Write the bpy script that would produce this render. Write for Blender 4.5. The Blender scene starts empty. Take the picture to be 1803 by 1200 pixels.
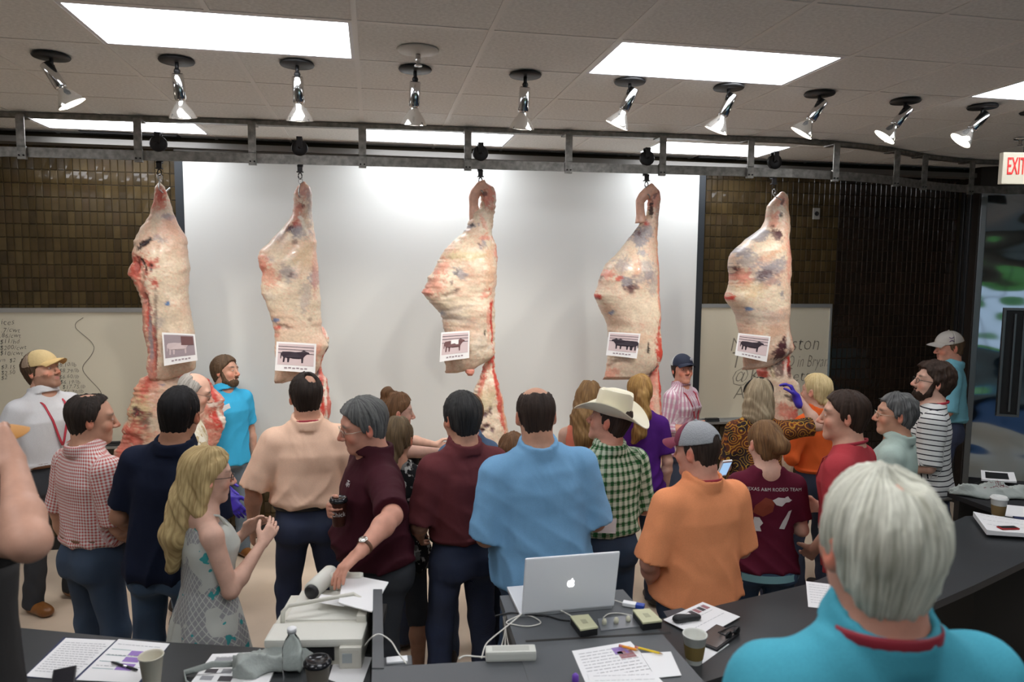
import bpy, bmesh, math, random
import numpy as np
from mathutils import Vector, Matrix
from mathutils.bvhtree import BVHTree
random.seed(7)
C = bpy.context.scene.collection
PI = math.pi
F32 = np.float32

# ------------------------------------------------------------------ camera
FPX, YAW, PIT, ROLL, CAMZ = 1280.0, math.radians(10.82), math.radians(5.47), math.radians(0.5), 2.40
CEIL = CAMZ + 1.087
def cam_axes():
    cy, sy, cp, sp = math.cos(YAW), math.sin(YAW), math.cos(PIT), math.sin(PIT)
    f = np.array([sy*cp, cy*cp, -sp]); r = np.array([cy, -sy, 0.0]); u = np.cross(r, f)
    cr, sr = math.cos(ROLL), math.sin(ROLL)
    return cr*r + sr*u, -sr*r + cr*u, f
AX = cam_axes()
MC = np.array(AX)
def ray(px, py): return MC.T @ np.array([(px-901.5)/FPX, (600-py)/FPX, 1.0])
O3 = np.array([0, 0, CAMZ])
def atY(px, py, Y): d = ray(px, py); return d*Y/d[1] + O3
def atZ(px, py, Z): d = ray(px, py); return d*(Z-CAMZ)/d[2] + O3
def atX(px, py, X): d = ray(px, py); return d*X/d[0] + O3
def atD(px, py, D): return ray(px, py)*D + O3
def depth(p): return float((MC @ (np.array(p)-O3))[2])
def atpl(px, py, p0, n):
    d = ray(px, py); n = np.array(n, float); p0 = np.array(p0, float)
    return O3 + d*((p0-O3)@n)/(d@n)

cam = bpy.data.cameras.new('camera'); camo = bpy.data.objects.new('camera', cam); C.objects.link(camo)
mw = Matrix.Identity(4)
for i, a in enumerate((AX[0], AX[1], -AX[2])):
    for j in range(3): mw[j][i] = float(a[j])
mw[2][3] = CAMZ
camo.matrix_world = mw
cam.sensor_width = 36; cam.lens = 36*FPX/1803; cam.clip_start = .05
cam.dof.use_dof = True; cam.dof.focus_distance = 5.0; cam.dof.aperture_fstop = 3.4
sc = bpy.context.scene; sc.camera = camo
sc.view_settings.view_transform = 'Standard'; sc.view_settings.look = 'None'
sc.view_settings.gamma = 1.0; sc.view_settings.use_curve_mapping = False
sc.view_settings.exposure = 0.30
wd = bpy.data.worlds.new('world'); sc.world = wd; wd.use_nodes = True
wd.node_tree.nodes['Background'].inputs[0].default_value = (.75, .85, 1, 1)
wd.node_tree.nodes['Background'].inputs[1].default_value = .15
PANEL_E, SPOT_W, SPOT_AIM_Z = 9.4, 38.0, 1.9
# the fluorescent troffers: (x0, x1, y0, y1) on the two-foot ceiling grid
G = .6096; GX, GY = -.0707, 2.784
TROFF = [(-2, 0, 1), (2, 4, 1), (6, 8, 1), (-4, -2, 5), (0, 2, 5), (4, 6, 5), (-6, -4, 1), (-4, -2, -3), (0, 2, -3), (4, 6, -3), (-2, 0, -7), (2, 4, -7)]

# ------------------------------------------------------------------ materials
MATS = {}
def nd(nt, t, **kw):
    n = nt.nodes.new(t)
    for k, v in kw.items(): setattr(n, k, v)
    return n
def M(name, col=(.5, .5, .5), rough=.6, metal=0, emis=None, estr=1, var=0, vscale=8, bump=0, bscale=20, stretch=(1, 1, 1), coat=0, trans=0, ior=1.45, sheen=0, alpha=1, attr=None, spec=None, sss=0, bdist=.01, detail=4):
    if name in MATS: return MATS[name]
    m = bpy.data.materials.new(name); MATS[name] = m; m.use_nodes = True
    nt = m.node_tree; b = nt.nodes['Principled BSDF']; L = nt.links.new
    b.inputs['Base Color'].default_value = (*col, 1); b.inputs['Roughness'].default_value = rough
    b.inputs['Metallic'].default_value = metal; b.inputs['IOR'].default_value = ior
    b.inputs['Coat Weight'].default_value = coat; b.inputs['Transmission Weight'].default_value = trans
    b.inputs['Sheen Weight'].default_value = sheen; b.inputs['Alpha'].default_value = alpha
    if spec is not None: b.inputs['Specular IOR Level'].default_value = spec
    if sss: b.inputs['Subsurface Weight'].default_value = sss; b.inputs['Subsurface Scale'].default_value = .01
    if emis: b.inputs['Emission Color'].default_value = (*emis, 1); b.inputs['Emission Strength'].default_value = estr
    src = None
    if attr:
        a = nd(nt, 'ShaderNodeAttribute', attribute_name=attr); src = a.outputs['Color']; L(src, b.inputs['Base Color'])
    if var or bump:
        tc = nd(nt, 'ShaderNodeTexCoord'); mp = nd(nt, 'ShaderNodeMapping'); mp.inputs['Scale'].default_value = stretch
        L(tc.outputs['Object'], mp.inputs[0])
    if var:
        n = nd(nt, 'ShaderNodeTexNoise'); n.inputs['Scale'].default_value = vscale; n.inputs['Detail'].default_value = detail
        L(mp.outputs[0], n.inputs['Vector'])
        mr = nd(nt, 'ShaderNodeMapRange'); mr.inputs['From Min'].default_value = .3; mr.inputs['From Max'].default_value = .7
        mr.inputs['To Min'].default_value = 1-var; mr.inputs['To Max'].default_value = 1+var*.6
        L(n.outputs[0], mr.inputs[0])
        mx = nd(nt, 'ShaderNodeVectorMath', operation='SCALE')
        if src: L(src, mx.inputs[0])
        else: mx.inputs[0].default_value = col
        L(mr.outputs[0], mx.inputs['Scale']); L(mx.outputs[0], b.inputs['Base Color'])
    if bump:
        n2 = nd(nt, 'ShaderNodeTexNoise'); n2.inputs['Scale'].default_value = bscale; n2.inputs['Detail'].default_value = detail
        L(mp.outputs[0], n2.inputs['Vector'])
        bp = nd(nt, 'ShaderNodeBump'); bp.inputs['Strength'].default_value = bump; bp.inputs['Distance'].default_value = bdist
        L(n2.outputs[0], bp.inputs['Height']); L(bp.outputs[0], b.inputs['Normal'])
    return m
def mathn(nt, op, a, b=None, c=None):
    n = nd(nt, 'ShaderNodeMath', operation=op)
    for i, v in enumerate((a, b, c)):
        if v is None: continue
        if isinstance(v, (int, float)): n.inputs[i].default_value = v
        else: nt.links.new(v, n.inputs[i])
    return n.outputs[0]
def mixc(nt, f, a, b):
    n = nd(nt, 'ShaderNodeMix', data_type='RGBA')
    if isinstance(f, (int, float)): n.inputs[0].default_value = f
    else: nt.links.new(f, n.inputs[0])
    for i, v in ((6, a), (7, b)):
        if isinstance(v, tuple): n.inputs[i].default_value = (*v, 1)
        else: nt.links.new(v, n.inputs[i])
    return n.outputs[2]
def cloth(name, kind='plain', c1=(.5, .5, .5), c2=(1, 1, 1), c3=(0, 0, 0), s=.02, rough=.85, wr=.5, sheen=.12, c4=(0, 0, 0)):
    """woven cloth; 'pu' is the garment's own width / length coordinate in metres"""
    if name in MATS: return MATS[name]
    m = M(name, c1, rough, var=.0, sheen=0, spec=.18); nt = m.node_tree; b = nt.nodes['Principled BSDF']; L = nt.links.new
    at = nd(nt, 'ShaderNodeAttribute', attribute_name='pu'); sp = nd(nt, 'ShaderNodeSeparateXYZ'); L(at.outputs['Vector'], sp.inputs[0])
    U, V = sp.outputs[0], sp.outputs[1]
    tc = nd(nt, 'ShaderNodeTexCoord')
    def band(x, per, duty, off=0.0):
        f = mathn(nt, 'FRACT', mathn(nt, 'ADD', mathn(nt, 'DIVIDE', x, per), off+50.0)); return mathn(nt, 'LESS_THAN', f, duty)
    def noise(scale, det=3, vec=None, rs=None):
        n = nd(nt, 'ShaderNodeTexNoise'); n.inputs['Scale'].default_value = scale; n.inputs['Detail'].default_value = det
        L(vec if vec else tc.outputs['Object'], n.inputs['Vector']); return n.outputs[0]
    col = None
    if kind == 'gingham':
        f = mathn(nt, 'MULTIPLY', mathn(nt, 'ADD', band(U, s, .5), band(V, s, .5)), .5); col = mixc(nt, f, c1, c2)
    elif kind == 'plaid':
        a = mathn(nt, 'ADD', band(U, s, .5), band(V, s, .5)); base = mixc(nt, mathn(nt, 'MULTIPLY', a, .5), c1, c2)
        th = mathn(nt, 'MAXIMUM', band(U, s, .1, .25), band(V, s, .1, .25)); col = mixc(nt, mathn(nt, 'MULTIPLY', th, .8), base, c3)
    elif kind == 'hstripe':
        col = mixc(nt, band(V, s, .22), c1, c2)
    elif kind == 'vstripe':
        x = mixc(nt, band(U, s, .45), c1, c2); x = mixc(nt, band(U, s, .18, .3), x, c3); x = mixc(nt, band(V, s*2.2, .5), x, c4); col = mixc(nt, .72, x, mixc(nt, band(U, s, .45, .1), c1, c2))
    elif kind == 'print':      # soft irregular two / three colour print
        n1 = noise(9, 5); n2 = noise(23, 4)
        r1 = mathn(nt, 'GREATER_THAN', n1, .53); r2 = mathn(nt, 'GREATER_THAN', n2, .57)
        col = mixc(nt, r1, c1, c2); col = mixc(nt, r2, col, c3)
    elif kind == 'paisley':
        v = nd(nt, 'ShaderNodeTexVoronoi'); v.inputs['Scale'].default_value = 16; L(tc.outputs['Object'], v.inputs['Vector'])
        w = mathn(nt, 'SINE', mathn(nt, 'MULTIPLY', v.outputs['Distance'], 26.0))
        n1 = noise(7, 3)
        col = mixc(nt, mathn(nt, 'GREATER_THAN', w, .1), c1, c2); col = mixc(nt, mathn(nt, 'GREATER_THAN', n1, .52), col, c3)
        col = mixc(nt, mathn(nt, 'GREATER_THAN', w, .88), col, c4)
    elif kind == 'quilt':      # summer dress: grey lattice panels and teal strokes
        a = mathn(nt, 'ADD', U, V); d_ = mathn(nt, 'SUBTRACT', U, V)
        lat = mathn(nt, 'MAXIMUM', band(a, s, .16), band(d_, s, .16)); n1 = noise(3.5, 3)
        col = mixc(nt, mathn(nt, 'MULTIPLY', mathn(nt, 'SUBTRACT', 1.0, lat), mathn(nt, 'GREATER_THAN', n1, .48)), c1, c2)
        col = mixc(nt, mathn(nt, 'GREATER_THAN', noise(14, 2), .62), col, c3)
    elif kind == 'denim':
        n1 = noise(4, 3); mr = nd(nt, 'ShaderNodeMapRange'); L(n1, mr.inputs[0]); mr.inputs['From Min'].default_value = .42; mr.inputs['From Max'].default_value = .68
        col = mixc(nt, mr.outputs[0], c1, c2); tw = band(mathn(nt, 'ADD', U, V), .004, .5); col = mixc(nt, mathn(nt, 'MULTIPLY', tw, .12), col, (.6, .65, .7))
    else:
        n1 = noise(300, 2); mr = nd(nt, 'ShaderNodeMapRange'); L(n1, mr.inputs[0]); mr.inputs['From Min'].default_value = .3; mr.inputs['From Max'].default_value = .7
        col = mixc(nt, mr.outputs[0], tuple(x*.93 for x in c1), tuple(min(1, x*1.05) for x in c1))
    L(col, b.inputs['Base Color'])
    mp = nd(nt, 'ShaderNodeMapping'); mp.inputs['Scale'].default_value = (1, 1, .6); mp.inputs['Rotation'].default_value = (0, .35, 0); L(tc.outputs['Object'], mp.inputs[0])
    n2 = nd(nt, 'ShaderNodeTexNoise'); n2.inputs['Scale'].default_value = 8; n2.inputs['Detail'].default_value = 1.6; n2.inputs['Distortion'].default_value = .35; L(mp.outputs[0], n2.inputs['Vector'])
    bp = nd(nt, 'ShaderNodeBump'); bp.inputs['Strength'].default_value = wr; bp.inputs['Distance'].default_value = .03
    L(n2.outputs[0], bp.inputs['Height']); L(bp.outputs[0], b.inputs['Normal'])
    return m
def hairmat(name, c, c2=None, rough=.62):
    if name in MATS: return MATS[name]
    c2 = c2 or tuple(x*.45 for x in c)
    m = M(name, c, rough, spec=.25); nt = m.node_tree; b = nt.nodes['Principled BSDF']; L = nt.links.new
    tc = nd(nt, 'ShaderNodeAttribute', attribute_name='pu')
    mp = nd(nt, 'ShaderNodeMapping'); mp.inputs['Scale'].default_value = (1, .07, 1); L(tc.outputs['Vector'], mp.inputs[0])
    n = nd(nt, 'ShaderNodeTexNoise'); n.inputs['Scale'].default_value = 170; n.inputs['Detail'].default_value = 3; L(mp.outputs[0], n.inputs['Vector'])
    n3 = nd(nt, 'ShaderNodeTexNoise'); n3.inputs['Scale'].default_value = 30; n3.inputs['Detail'].default_value = 3; L(mp.outputs[0], n3.inputs['Vector'])
    s = mathn(nt, 'ADD', mathn(nt, 'MULTIPLY', n.outputs[0], .6), mathn(nt, 'MULTIPLY', n3.outputs[0], .4))
    mr = nd(nt, 'ShaderNodeMapRange'); L(s, mr.inputs[0]); mr.inputs['From Min'].default_value = .38; mr.inputs['From Max'].default_value = .62
    L(mixc(nt, mr.outputs[0], c2, c), b.inputs['Base Color'])
    bp = nd(nt, 'ShaderNodeBump'); bp.inputs['Strength'].default_value = .7; bp.inputs['Distance'].default_value = .004
    L(n.outputs[0], bp.inputs['Height']); L(bp.outputs[0], b.inputs['Normal'])
    return m

# ------------------------------------------------------------------ object helpers
def tag(o, label=None, cat=None, group=None, kind=None):
    if label: o['label'] = label
    if cat: o['category'] = cat
    if group: o['group'] = group
    if kind: o['kind'] = kind
    return o
def empty(name, loc=(0, 0, 0), rz=0.0, label=None, cat=None, group=None, kind=None):
    o = bpy.data.objects.new(name, None); C.objects.link(o); o.location = tuple(float(v) for v in loc); o.rotation_euler = (0, 0, rz)
    o.empty_display_size = .1
    return tag(o, label, cat, group, kind)
def link(name, me, mat=None, parent=None):
    o = bpy.data.objects.new(name, me); C.objects.link(o)
    if mat is not None: me.materials.append(mat)
    if parent is not None: o.parent = parent
    return o
def npmesh(name, V, Q, smooth=True):
    """V (n,3), Q (m,k) fast mesh"""
    me = bpy.data.meshes.new(name); V = np.asarray(V, F32); Q = np.asarray(Q, np.int32); k = Q.shape[1]
    me.vertices.add(len(V)); me.vertices.foreach_set('co', V.ravel())
    me.loops.add(Q.size); me.loops.foreach_set('vertex_index', Q.ravel())
    me.polygons.add(len(Q)); me.polygons.foreach_set('loop_start', np.arange(0, Q.size, k, dtype=np.int32))
    me.polygons.foreach_set('loop_total', np.full(len(Q), k, np.int32))
    if smooth: me.polygons.foreach_set('use_smooth', np.ones(len(Q), bool))
    me.update(calc_edges=True); return me
def setattr_vec(me, name, A):
    a = me.attributes.new(name, 'FLOAT_VECTOR', 'POINT'); a.data.foreach_set('vector', np.asarray(A, F32).ravel())
def setattr_col(me, name, A):
    a = me.attributes.new(name, 'FLOAT_COLOR', 'POINT'); B = np.ones((len(A), 4), F32); B[:, :3] = A; a.data.foreach_set('color', B.ravel())
class B:
    """a small mesh collector: boxes, cylinders, tubes, prisms, lathes -> one mesh object"""
    def __init__(s): s.v = []; s.f = []; s.sm = []
    def add(s, vs, fs, smooth=False, mtx=None):
        n = len(s.v)
        for v in vs:
            v = Vector([float(c) for c in v]); s.v.append(tuple(mtx @ v if mtx is not None else v))
        for f in fs: s.f.append(tuple(i+n for i in f)); s.sm.append(smooth)
        return s
    def box(s, lo, hi, mtx=None, bev=0):
        if bev:
            return s.rbox(lo, hi, bev, mtx)
        x0, y0, z0 = lo; x1, y1, z1 = hi
        return s.add([(x0, y0, z0), (x1, y0, z0), (x1, y1, z0), (x0, y1, z0), (x0, y0, z1), (x1, y0, z1), (x1, y1, z1), (x0, y1, z1)],
                     [(3, 2, 1, 0), (4, 5, 6, 7), (0, 1, 5, 4), (1, 2, 6, 5), (2, 3, 7, 6), (3, 0, 4, 7)], False, mtx)
    def rbox(s, lo, hi, b, mtx=None):
        bm = bmesh.new(); bmesh.ops.create_cube(bm, size=1)
        for v in bm.verts:
            for i in range(3): v.co[i] = lo[i] if v.co[i] < 0 else hi[i]
        bmesh.ops.bevel(bm, geom=list(bm.edges), offset=b, segments=2, affect='EDGES', profile=.7)
        s.add([v.co for v in bm.verts], [[v.index for v in f.verts] for f in bm.faces], False, mtx); bm.free(); return s
    def prism(s, pts, z0, z1, mtx=None):
        n = len(pts); a = sum(pts[i][0]*pts[(i+1) % n][1]-pts[(i+1) % n][0]*pts[i][1] for i in range(n))
        if a < 0: pts = list(pts)[::-1]
        vs = [(p[0], p[1], z0) for p in pts]+[(p[0], p[1], z1) for p in pts]
        fs = [tuple(range(n))[::-1], tuple(range(n, 2*n))]+[(i, (i+1) % n, n+(i+1) % n, n+i) for i in range(n)]
        return s.add(vs, fs, False, mtx)
    def lathe(s, prof, n=24, mtx=None, smooth=True, cap=True):
        vs = []; fs = []
        for r, z in prof:
            for i in range(n): a = 2*PI*i/n; vs.append((r*math.cos(a), r*math.sin(a), z))
        for k in range(len(prof)-1):
            for i in range(n): j = (i+1) % n; fs.append((k*n+i, k*n+j, (k+1)*n+j, (k+1)*n+i))
        if cap:
            fs.append(tuple(range(n))[::-1]); fs.append(tuple(range((len(prof)-1)*n, len(prof)*n)))
        return s.add(vs, fs, smooth, mtx)
    def tube(s, pts, r, n=8, closed=False, flat=1.0, smooth=True, up=(0, 0, 1)):
        P = [Vector([float(c) for c in p]) for p in pts]; m = len(P); vs = []; fs = []
        rr = r if isinstance(r, (list, tuple)) else [r]*m
        for k in range(m):
            a = P[(k-1) % m] if (k or closed) else P[k]; b = P[(k+1) % m] if (k < m-1 or closed) else P[k]
            t = (b-a).normalized(); u = Vector(up); u = (u-t*u.dot(t))
            if u.length < 1e-3: u = Vector((1, 0, 0)); u = u-t*u.dot(t)
            u.normalize(); w = t.cross(u)
            for i in range(n): an = 2*PI*i/n; vs.append(P[k]+(u*math.cos(an)+w*math.sin(an)*flat)*rr[k])
        for k in range(m if closed else m-1):
            k2 = (k+1) % m
            for i in range(n): j = (i+1) % n; fs.append((k*n+i, k*n+j, k2*n+j, k2*n+i))
        if not closed: fs.append(tuple(range(n))[::-1]); fs.append(tuple(range((m-1)*n, m*n)))
        return s.add(vs, fs, smooth)
    def grid(s, fn, nu, nv, smooth=True, closeu=False):
        vs = [fn(i/(nu if closeu else nu-1), j/(nv-1)) for j in range(nv) for i in range(nu)]; fs = []
        for j in range(nv-1):
            for i in range(nu if closeu else nu-1):
                i2 = (i+1) % nu; fs.append((j*nu+i, j*nu+i2, (j+1)*nu+i2, (j+1)*nu+i))
        return s.add(vs, fs, smooth)
    def build(s, name, mat=None, parent=None, label=None, cat=None, group=None, kind=None, loc=None, fix=False):
        me = bpy.data.meshes.new(name); me.from_pydata(s.v, [], s.f); me.polygons.foreach_set('use_smooth', s.sm); me.update()
        if fix:
            bm = bmesh.new(); bm.from_mesh(me); bmesh.ops.recalc_face_normals(bm, faces=bm.faces); bm.to_mesh(me); bm.free()
        o = link(name, me, mat, parent)
        if loc is not None: o.location = loc
        return tag(o, label, cat, group, kind)
def align(d, loc=(0, 0, 0), up=(0, 0, 1)):
    """matrix whose z axis points along d"""
    z = Vector([float(c) for c in d]).normalized(); u = Vector(up)
    if abs(z.dot(u)) > .99: u = Vector((0, 1, 0))
    x = u.cross(z).normalized(); y = z.cross(x)
    m = Matrix((x, y, z)).transposed().to_4x4(); m.translation = Vector([float(c) for c in loc]); return m
def textmesh(txt, size, extrude=0.0, align_x='CENTER', spacing=1.0, res=3, thin=0.0):
    cu = bpy.data.curves.new('t', 'FONT'); cu.body = txt; cu.size = size; cu.extrude = extrude; cu.align_x = align_x; cu.align_y = 'CENTER'
    cu.resolution_u = res; cu.offset = thin; cu.space_character = spacing
    o = bpy.data.objects.new('t', cu); C.objects.link(o); bpy.context.view_layer.update()
    me = bpy.data.meshes.new_from_object(o.evaluated_get(bpy.context.evaluated_depsgraph_get()))
    bpy.data.objects.remove(o); bpy.data.curves.remove(cu); me.materials.clear(); return me
def shade(me, smooth=True): me.polygons.foreach_set('use_smooth', [smooth]*len(me.polygons))

# ------------------------------------------------------------------ implicit surfaces (bodies, clothes, hair)
def smin(a, b, k):
    if k <= 0: return np.minimum(a, b)
    h = np.maximum(k-np.abs(a-b), 0)/k
    return np.minimum(a, b)-h*h*(k*.25)
def V3(*a): return np.array(a, F32)
def nrm(v): v = np.asarray(v, float); return v/np.linalg.norm(v)
def rotm(rx=0, ry=0, rz=0):
    return np.array(Matrix.Rotation(rz, 3, 'Z') @ Matrix.Rotation(ry, 3, 'Y') @ Matrix.Rotation(rx, 3, 'X'), float)
class Fld:
    def __init__(s): s.ops = []; s.parts = []
    def op(s, t, fn, c, r, k): s.ops.append((t, fn, np.asarray(c, float), float(r), k)); return s
    def caps(s, a, b, ra, rb=None, k=.02, t='u', uv=None):
        rb = ra if rb is None else rb; a = np.asarray(a, float); b = np.asarray(b, float); ab = (b-a); L2 = float(ab@ab)+1e-9
        a32, ab32 = a.astype(F32), ab.astype(F32)
        def fn(p):
            q = p-a32; h = np.clip((q@ab32)/F32(L2), 0, 1); q = q-h[..., None]*ab32
            return np.sqrt((q*q).sum(-1))-(ra+(rb-ra)*h)
        if uv is not None: s.parts.append((a, b, max(ra, rb), uv))
        return s.op(t, fn, (a+b)/2, np.linalg.norm(ab)/2+max(ra, rb), k)
    def sleeve(s, a, b, ra, rb, k=.03, cuta=False, uv=None):
        """tapered tube with a flat end at b"""
        a = np.asarray(a, float); b = np.asarray(b, float); ab = b-a; L = np.linalg.norm(ab); n = (ab/L).astype(F32); a32, b32 = a.astype(F32), b.astype(F32)
        def fn(p):
            q = p-a32; h0 = (q@n)/F32(L); h = np.clip(h0, 0, 1.3); q = q-(h*F32(L))[..., None]*n
            d = np.sqrt((q*q).sum(-1))-(ra+(rb-ra)*h)
            return np.maximum(d, (p-b32)@n)
        if uv is not None: s.parts.append((a, b, max(ra, rb), uv))
        return s.op('u', fn, (a+b)/2, L/2+max(ra, rb), k)
    def ell(s, c, r, R=None, k=.02, t='u'):
        c32 = np.asarray(c, F32); r32 = np.asarray(r, F32); R32 = None if R is None else np.asarray(R, F32); mr = float(min(r))
        def fn(p):
            q = p-c32
            if R32 is not None: q = q@R32
            a = np.sqrt(((q/r32)**2).sum(-1)); b = np.sqrt(((q/(r32*r32))**2).sum(-1))+1e-6
            return np.where(a > .2, a*(a-1)/b, -mr*.8).astype(F32)
        return s.op(t, fn, c, max(r), k)
    def loft(s, secs, e=2.3, k=.02, t='u', Fr=None, kc=.02, capz=True):
        """secs rows z, cx, cy, rx, ry (in frame Fr=(R,o))"""
        S = np.array(secs, float); zs = S[:, 0]
        if Fr is not None: R32, o32 = Fr[0].astype(F32), Fr[1].astype(F32)
        def fn(p):
            q = (p-o32)@R32 if Fr is not None else p
            z = q[..., 2]; sh = z.shape; zf = z.ravel()
            cx = np.interp(zf, zs, S[:, 1]).reshape(sh); cy = np.interp(zf, zs, S[:, 2]).reshape(sh)
            rx = np.interp(zf, zs, S[:, 3]).reshape(sh); ry = np.interp(zf, zs, S[:, 4]).reshape(sh)
            x = np.abs(q[..., 0]-cx)/rx; y = np.abs(q[..., 1]-cy)/ry
            g = (x**e+y**e+1e-9)**(1/e)
            d = ((g-1)*np.sqrt(rx*ry)*.9).astype(F32)
            if capz:
                d = -smin(-d, -np.maximum(zs[0]-z, z-zs[-1]), kc)
            return d.astype(F32)
        c = np.array([0, S[:, 2].mean(), (zs[0]+zs[-1])/2]); r = math.hypot((zs[-1]-zs[0])/2, max(S[:, 3].max(), S[:, 4].max())+np.abs(S[:, 2]).max()*.5)
        if Fr is not None: c = Fr[0]@c+Fr[1]
        return s.op(t, fn, c, r, k)
    def fn(s, f, c, r, k=.01, t='u'): return s.op(t, f, c, r, k)
    def cut(s, p0, n, k=.004):
        """remove everything on the +n side of the plane"""
        p0 = np.asarray(p0, F32); n = np.asarray(nrm(n), F32)
        return s.op('i', lambda p: (p-p0)@n, (0, 0, 0), 1e9, k)
    def warp(s, f): return s.op('w', f, (0, 0, 0), 1e9, 0)
    def ev(s, P, cen=None, rad=0.0):
        full = cen is None
        d = np.full(P.shape[:-1], 2.0 if full else .2, F32)
        for t, fn, c, r, k in s.ops:
            if full or r > 1e8: ix = None
            else:
                m = ((cen-c)**2).sum(-1) < (r+rad+.05+k)**2
                if not m.any(): continue
                ix = np.nonzero(m)[0]
            p = P if ix is None else P[ix]; a = d if ix is None else d[ix]; b = fn(p).astype(F32)
            if t == 'u': v = smin(a, b, k)
            elif t == 's': v = -smin(-a, b, k)
            elif t == 'i': v = -smin(-a, -b, k)
            else: v = a-b
            if ix is None: d = v
            else: d[ix] = v
        return d
def polyg(fld, h, pad=.02, Bk=8):
    us = [(c, r) for t, f, c, r, k in fld.ops if t == 'u']
    lo = np.min([c-r for c, r in us], 0)-pad; hi = np.max([c+r for c, r in us], 0)+pad
    nb = np.ceil((hi-lo)/h/Bk).astype(int)+1
    ii = np.stack(np.meshgrid(*[np.arange(n) for n in nb], indexing='ij'), -1).reshape(-1, 3)
    cen = lo+(ii+.5)*Bk*h-h/2; dc = fld.ev(cen.astype(F32))
    rad = Bk*h*.87
    keep = np.abs(dc) < rad*1.25+.02
    D = np.repeat(np.repeat(np.repeat(np.where(dc < 0, -1, 1).astype(F32).reshape(nb), Bk, 0), Bk, 1), Bk, 2)
    ki = ii[keep]; l = np.arange(Bk); loc = np.stack(np.meshgrid(l, l, l, indexing='ij'), -1).reshape(-1, 3)
    D6 = D.reshape(nb[0], Bk, nb[1], Bk, nb[2], Bk).transpose(0, 2, 4, 1, 3, 5).copy()
    for st in range(0, len(ki), 600):
        kk = ki[st:st+600]; P = (lo+(kk[:, None, :]*Bk+loc[None])*h).astype(F32)
        v = fld.ev(P, cen[keep][st:st+600], rad); D6[kk[:, 0], kk[:, 1], kk[:, 2]] = v.reshape(-1, Bk, Bk, Bk)
    D = D6.transpose(0, 3, 1, 4, 2, 5).reshape(nb[0]*Bk, nb[1]*Bk, nb[2]*Bk)
    D[D == 0] = 1e-6
    s = D < 0; n = D.shape
    cs = np.zeros((n[0]-1, n[1]-1, n[2]-1), np.uint8)
    offs = [(i, j, k) for i in (0, 1) for j in (0, 1) for k in (0, 1)]
    for i, j, k in offs: cs += s[i:n[0]-1+i, j:n[1]-1+j, k:n[2]-1+k]
    mix = np.nonzero((cs > 0) & (cs < 8)); mi = np.stack(mix, -1)
    idx = np.full(cs.shape, -1, np.int32); idx[mix] = np.arange(len(mi))
    cv = np.stack([D[mi[:, 0]+i, mi[:, 1]+j, mi[:, 2]+k] for i, j, k in offs], -1)
    acc = np.zeros((len(mi), 3)); cnt = np.zeros(len(mi)); of = np.array(offs, float)
    for a in range(8):
        for b in range(a+1, 8):
            if abs(of[a]-of[b]).sum() != 1: continue
            va, vb = cv[:, a], cv[:, b]; m = (va < 0) != (vb < 0); t = np.where(m, va/(va-vb+1e-20), 0)
            acc += np.where(m[:, None], of[a]+(of[b]-of[a])*t[:, None], 0); cnt += m
    Vx = lo+(mi+acc/cnt[:, None])*h
    Q = []
    for ax in range(3):
        u, v = (ax+1) % 3, (ax+2) % 3
        sl = [slice(0, x) for x in n]; s1 = list(sl); s1[ax] = slice(0, n[ax]-1); s2 = list(sl); s2[ax] = slice(1, n[ax])
        A = s[tuple(s1)]; Bb = s[tuple(s2)]; e = np.stack(np.nonzero(A != Bb), -1)
        ok = (e[:, u] > 0) & (e[:, v] > 0) & (e[:, u] < n[u]-1) & (e[:, v] < n[v]-1); e = e[ok]
        if not len(e): continue
        def cell(du, dv):
            q = e.copy(); q[:, u] += du; q[:, v] += dv; return idx[q[:, 0], q[:, 1], q[:, 2]]
        q = np.stack([cell(-1, -1), cell(0, -1), cell(0, 0), cell(-1, 0)], -1)
        fl = ~A[e[:, 0], e[:, 1], e[:, 2]]; q[fl] = q[fl][:, ::-1]; Q.append(q)
    Q = np.concatenate(Q); Q = Q[(Q >= 0).all(1)]
    return Vx, Q
_rs = np.random.RandomState(5); _LAT = _rs.uniform(-1, 1, (64, 64)).astype(float)
def vnoise(x, y):
    """smooth lattice noise, -1..1"""
    xi, yi = np.floor(x).astype(int), np.floor(y).astype(int); fx, fy = x-xi, y-yi; fx = fx*fx*(3-2*fx); fy = fy*fy*(3-2*fy)
    a, b, c, d = _LAT[xi & 63, yi & 63], _LAT[(xi+1) & 63, yi & 63], _LAT[xi & 63, (yi+1) & 63], _LAT[(xi+1) & 63, (yi+1) & 63]
    return (a*(1-fx)+b*fx)*(1-fy)+(c*(1-fx)+d*fx)*fy
def swirl(p, f, seed=0.0):
    """cheap smooth pseudo-noise in -1..1"""
    x, y, z = p[..., 0]*f, p[..., 1]*f, p[..., 2]*f
    return (np.sin(x*1.3+1.7*np.sin(y*.9+seed)+z*.7+seed*2)+np.sin(y*1.1-1.3*np.sin(z*1.2+seed*3)+x*.5)+np.sin(z*1.25+1.5*np.sin(x*1.05-seed)+y*.6))/3
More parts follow.
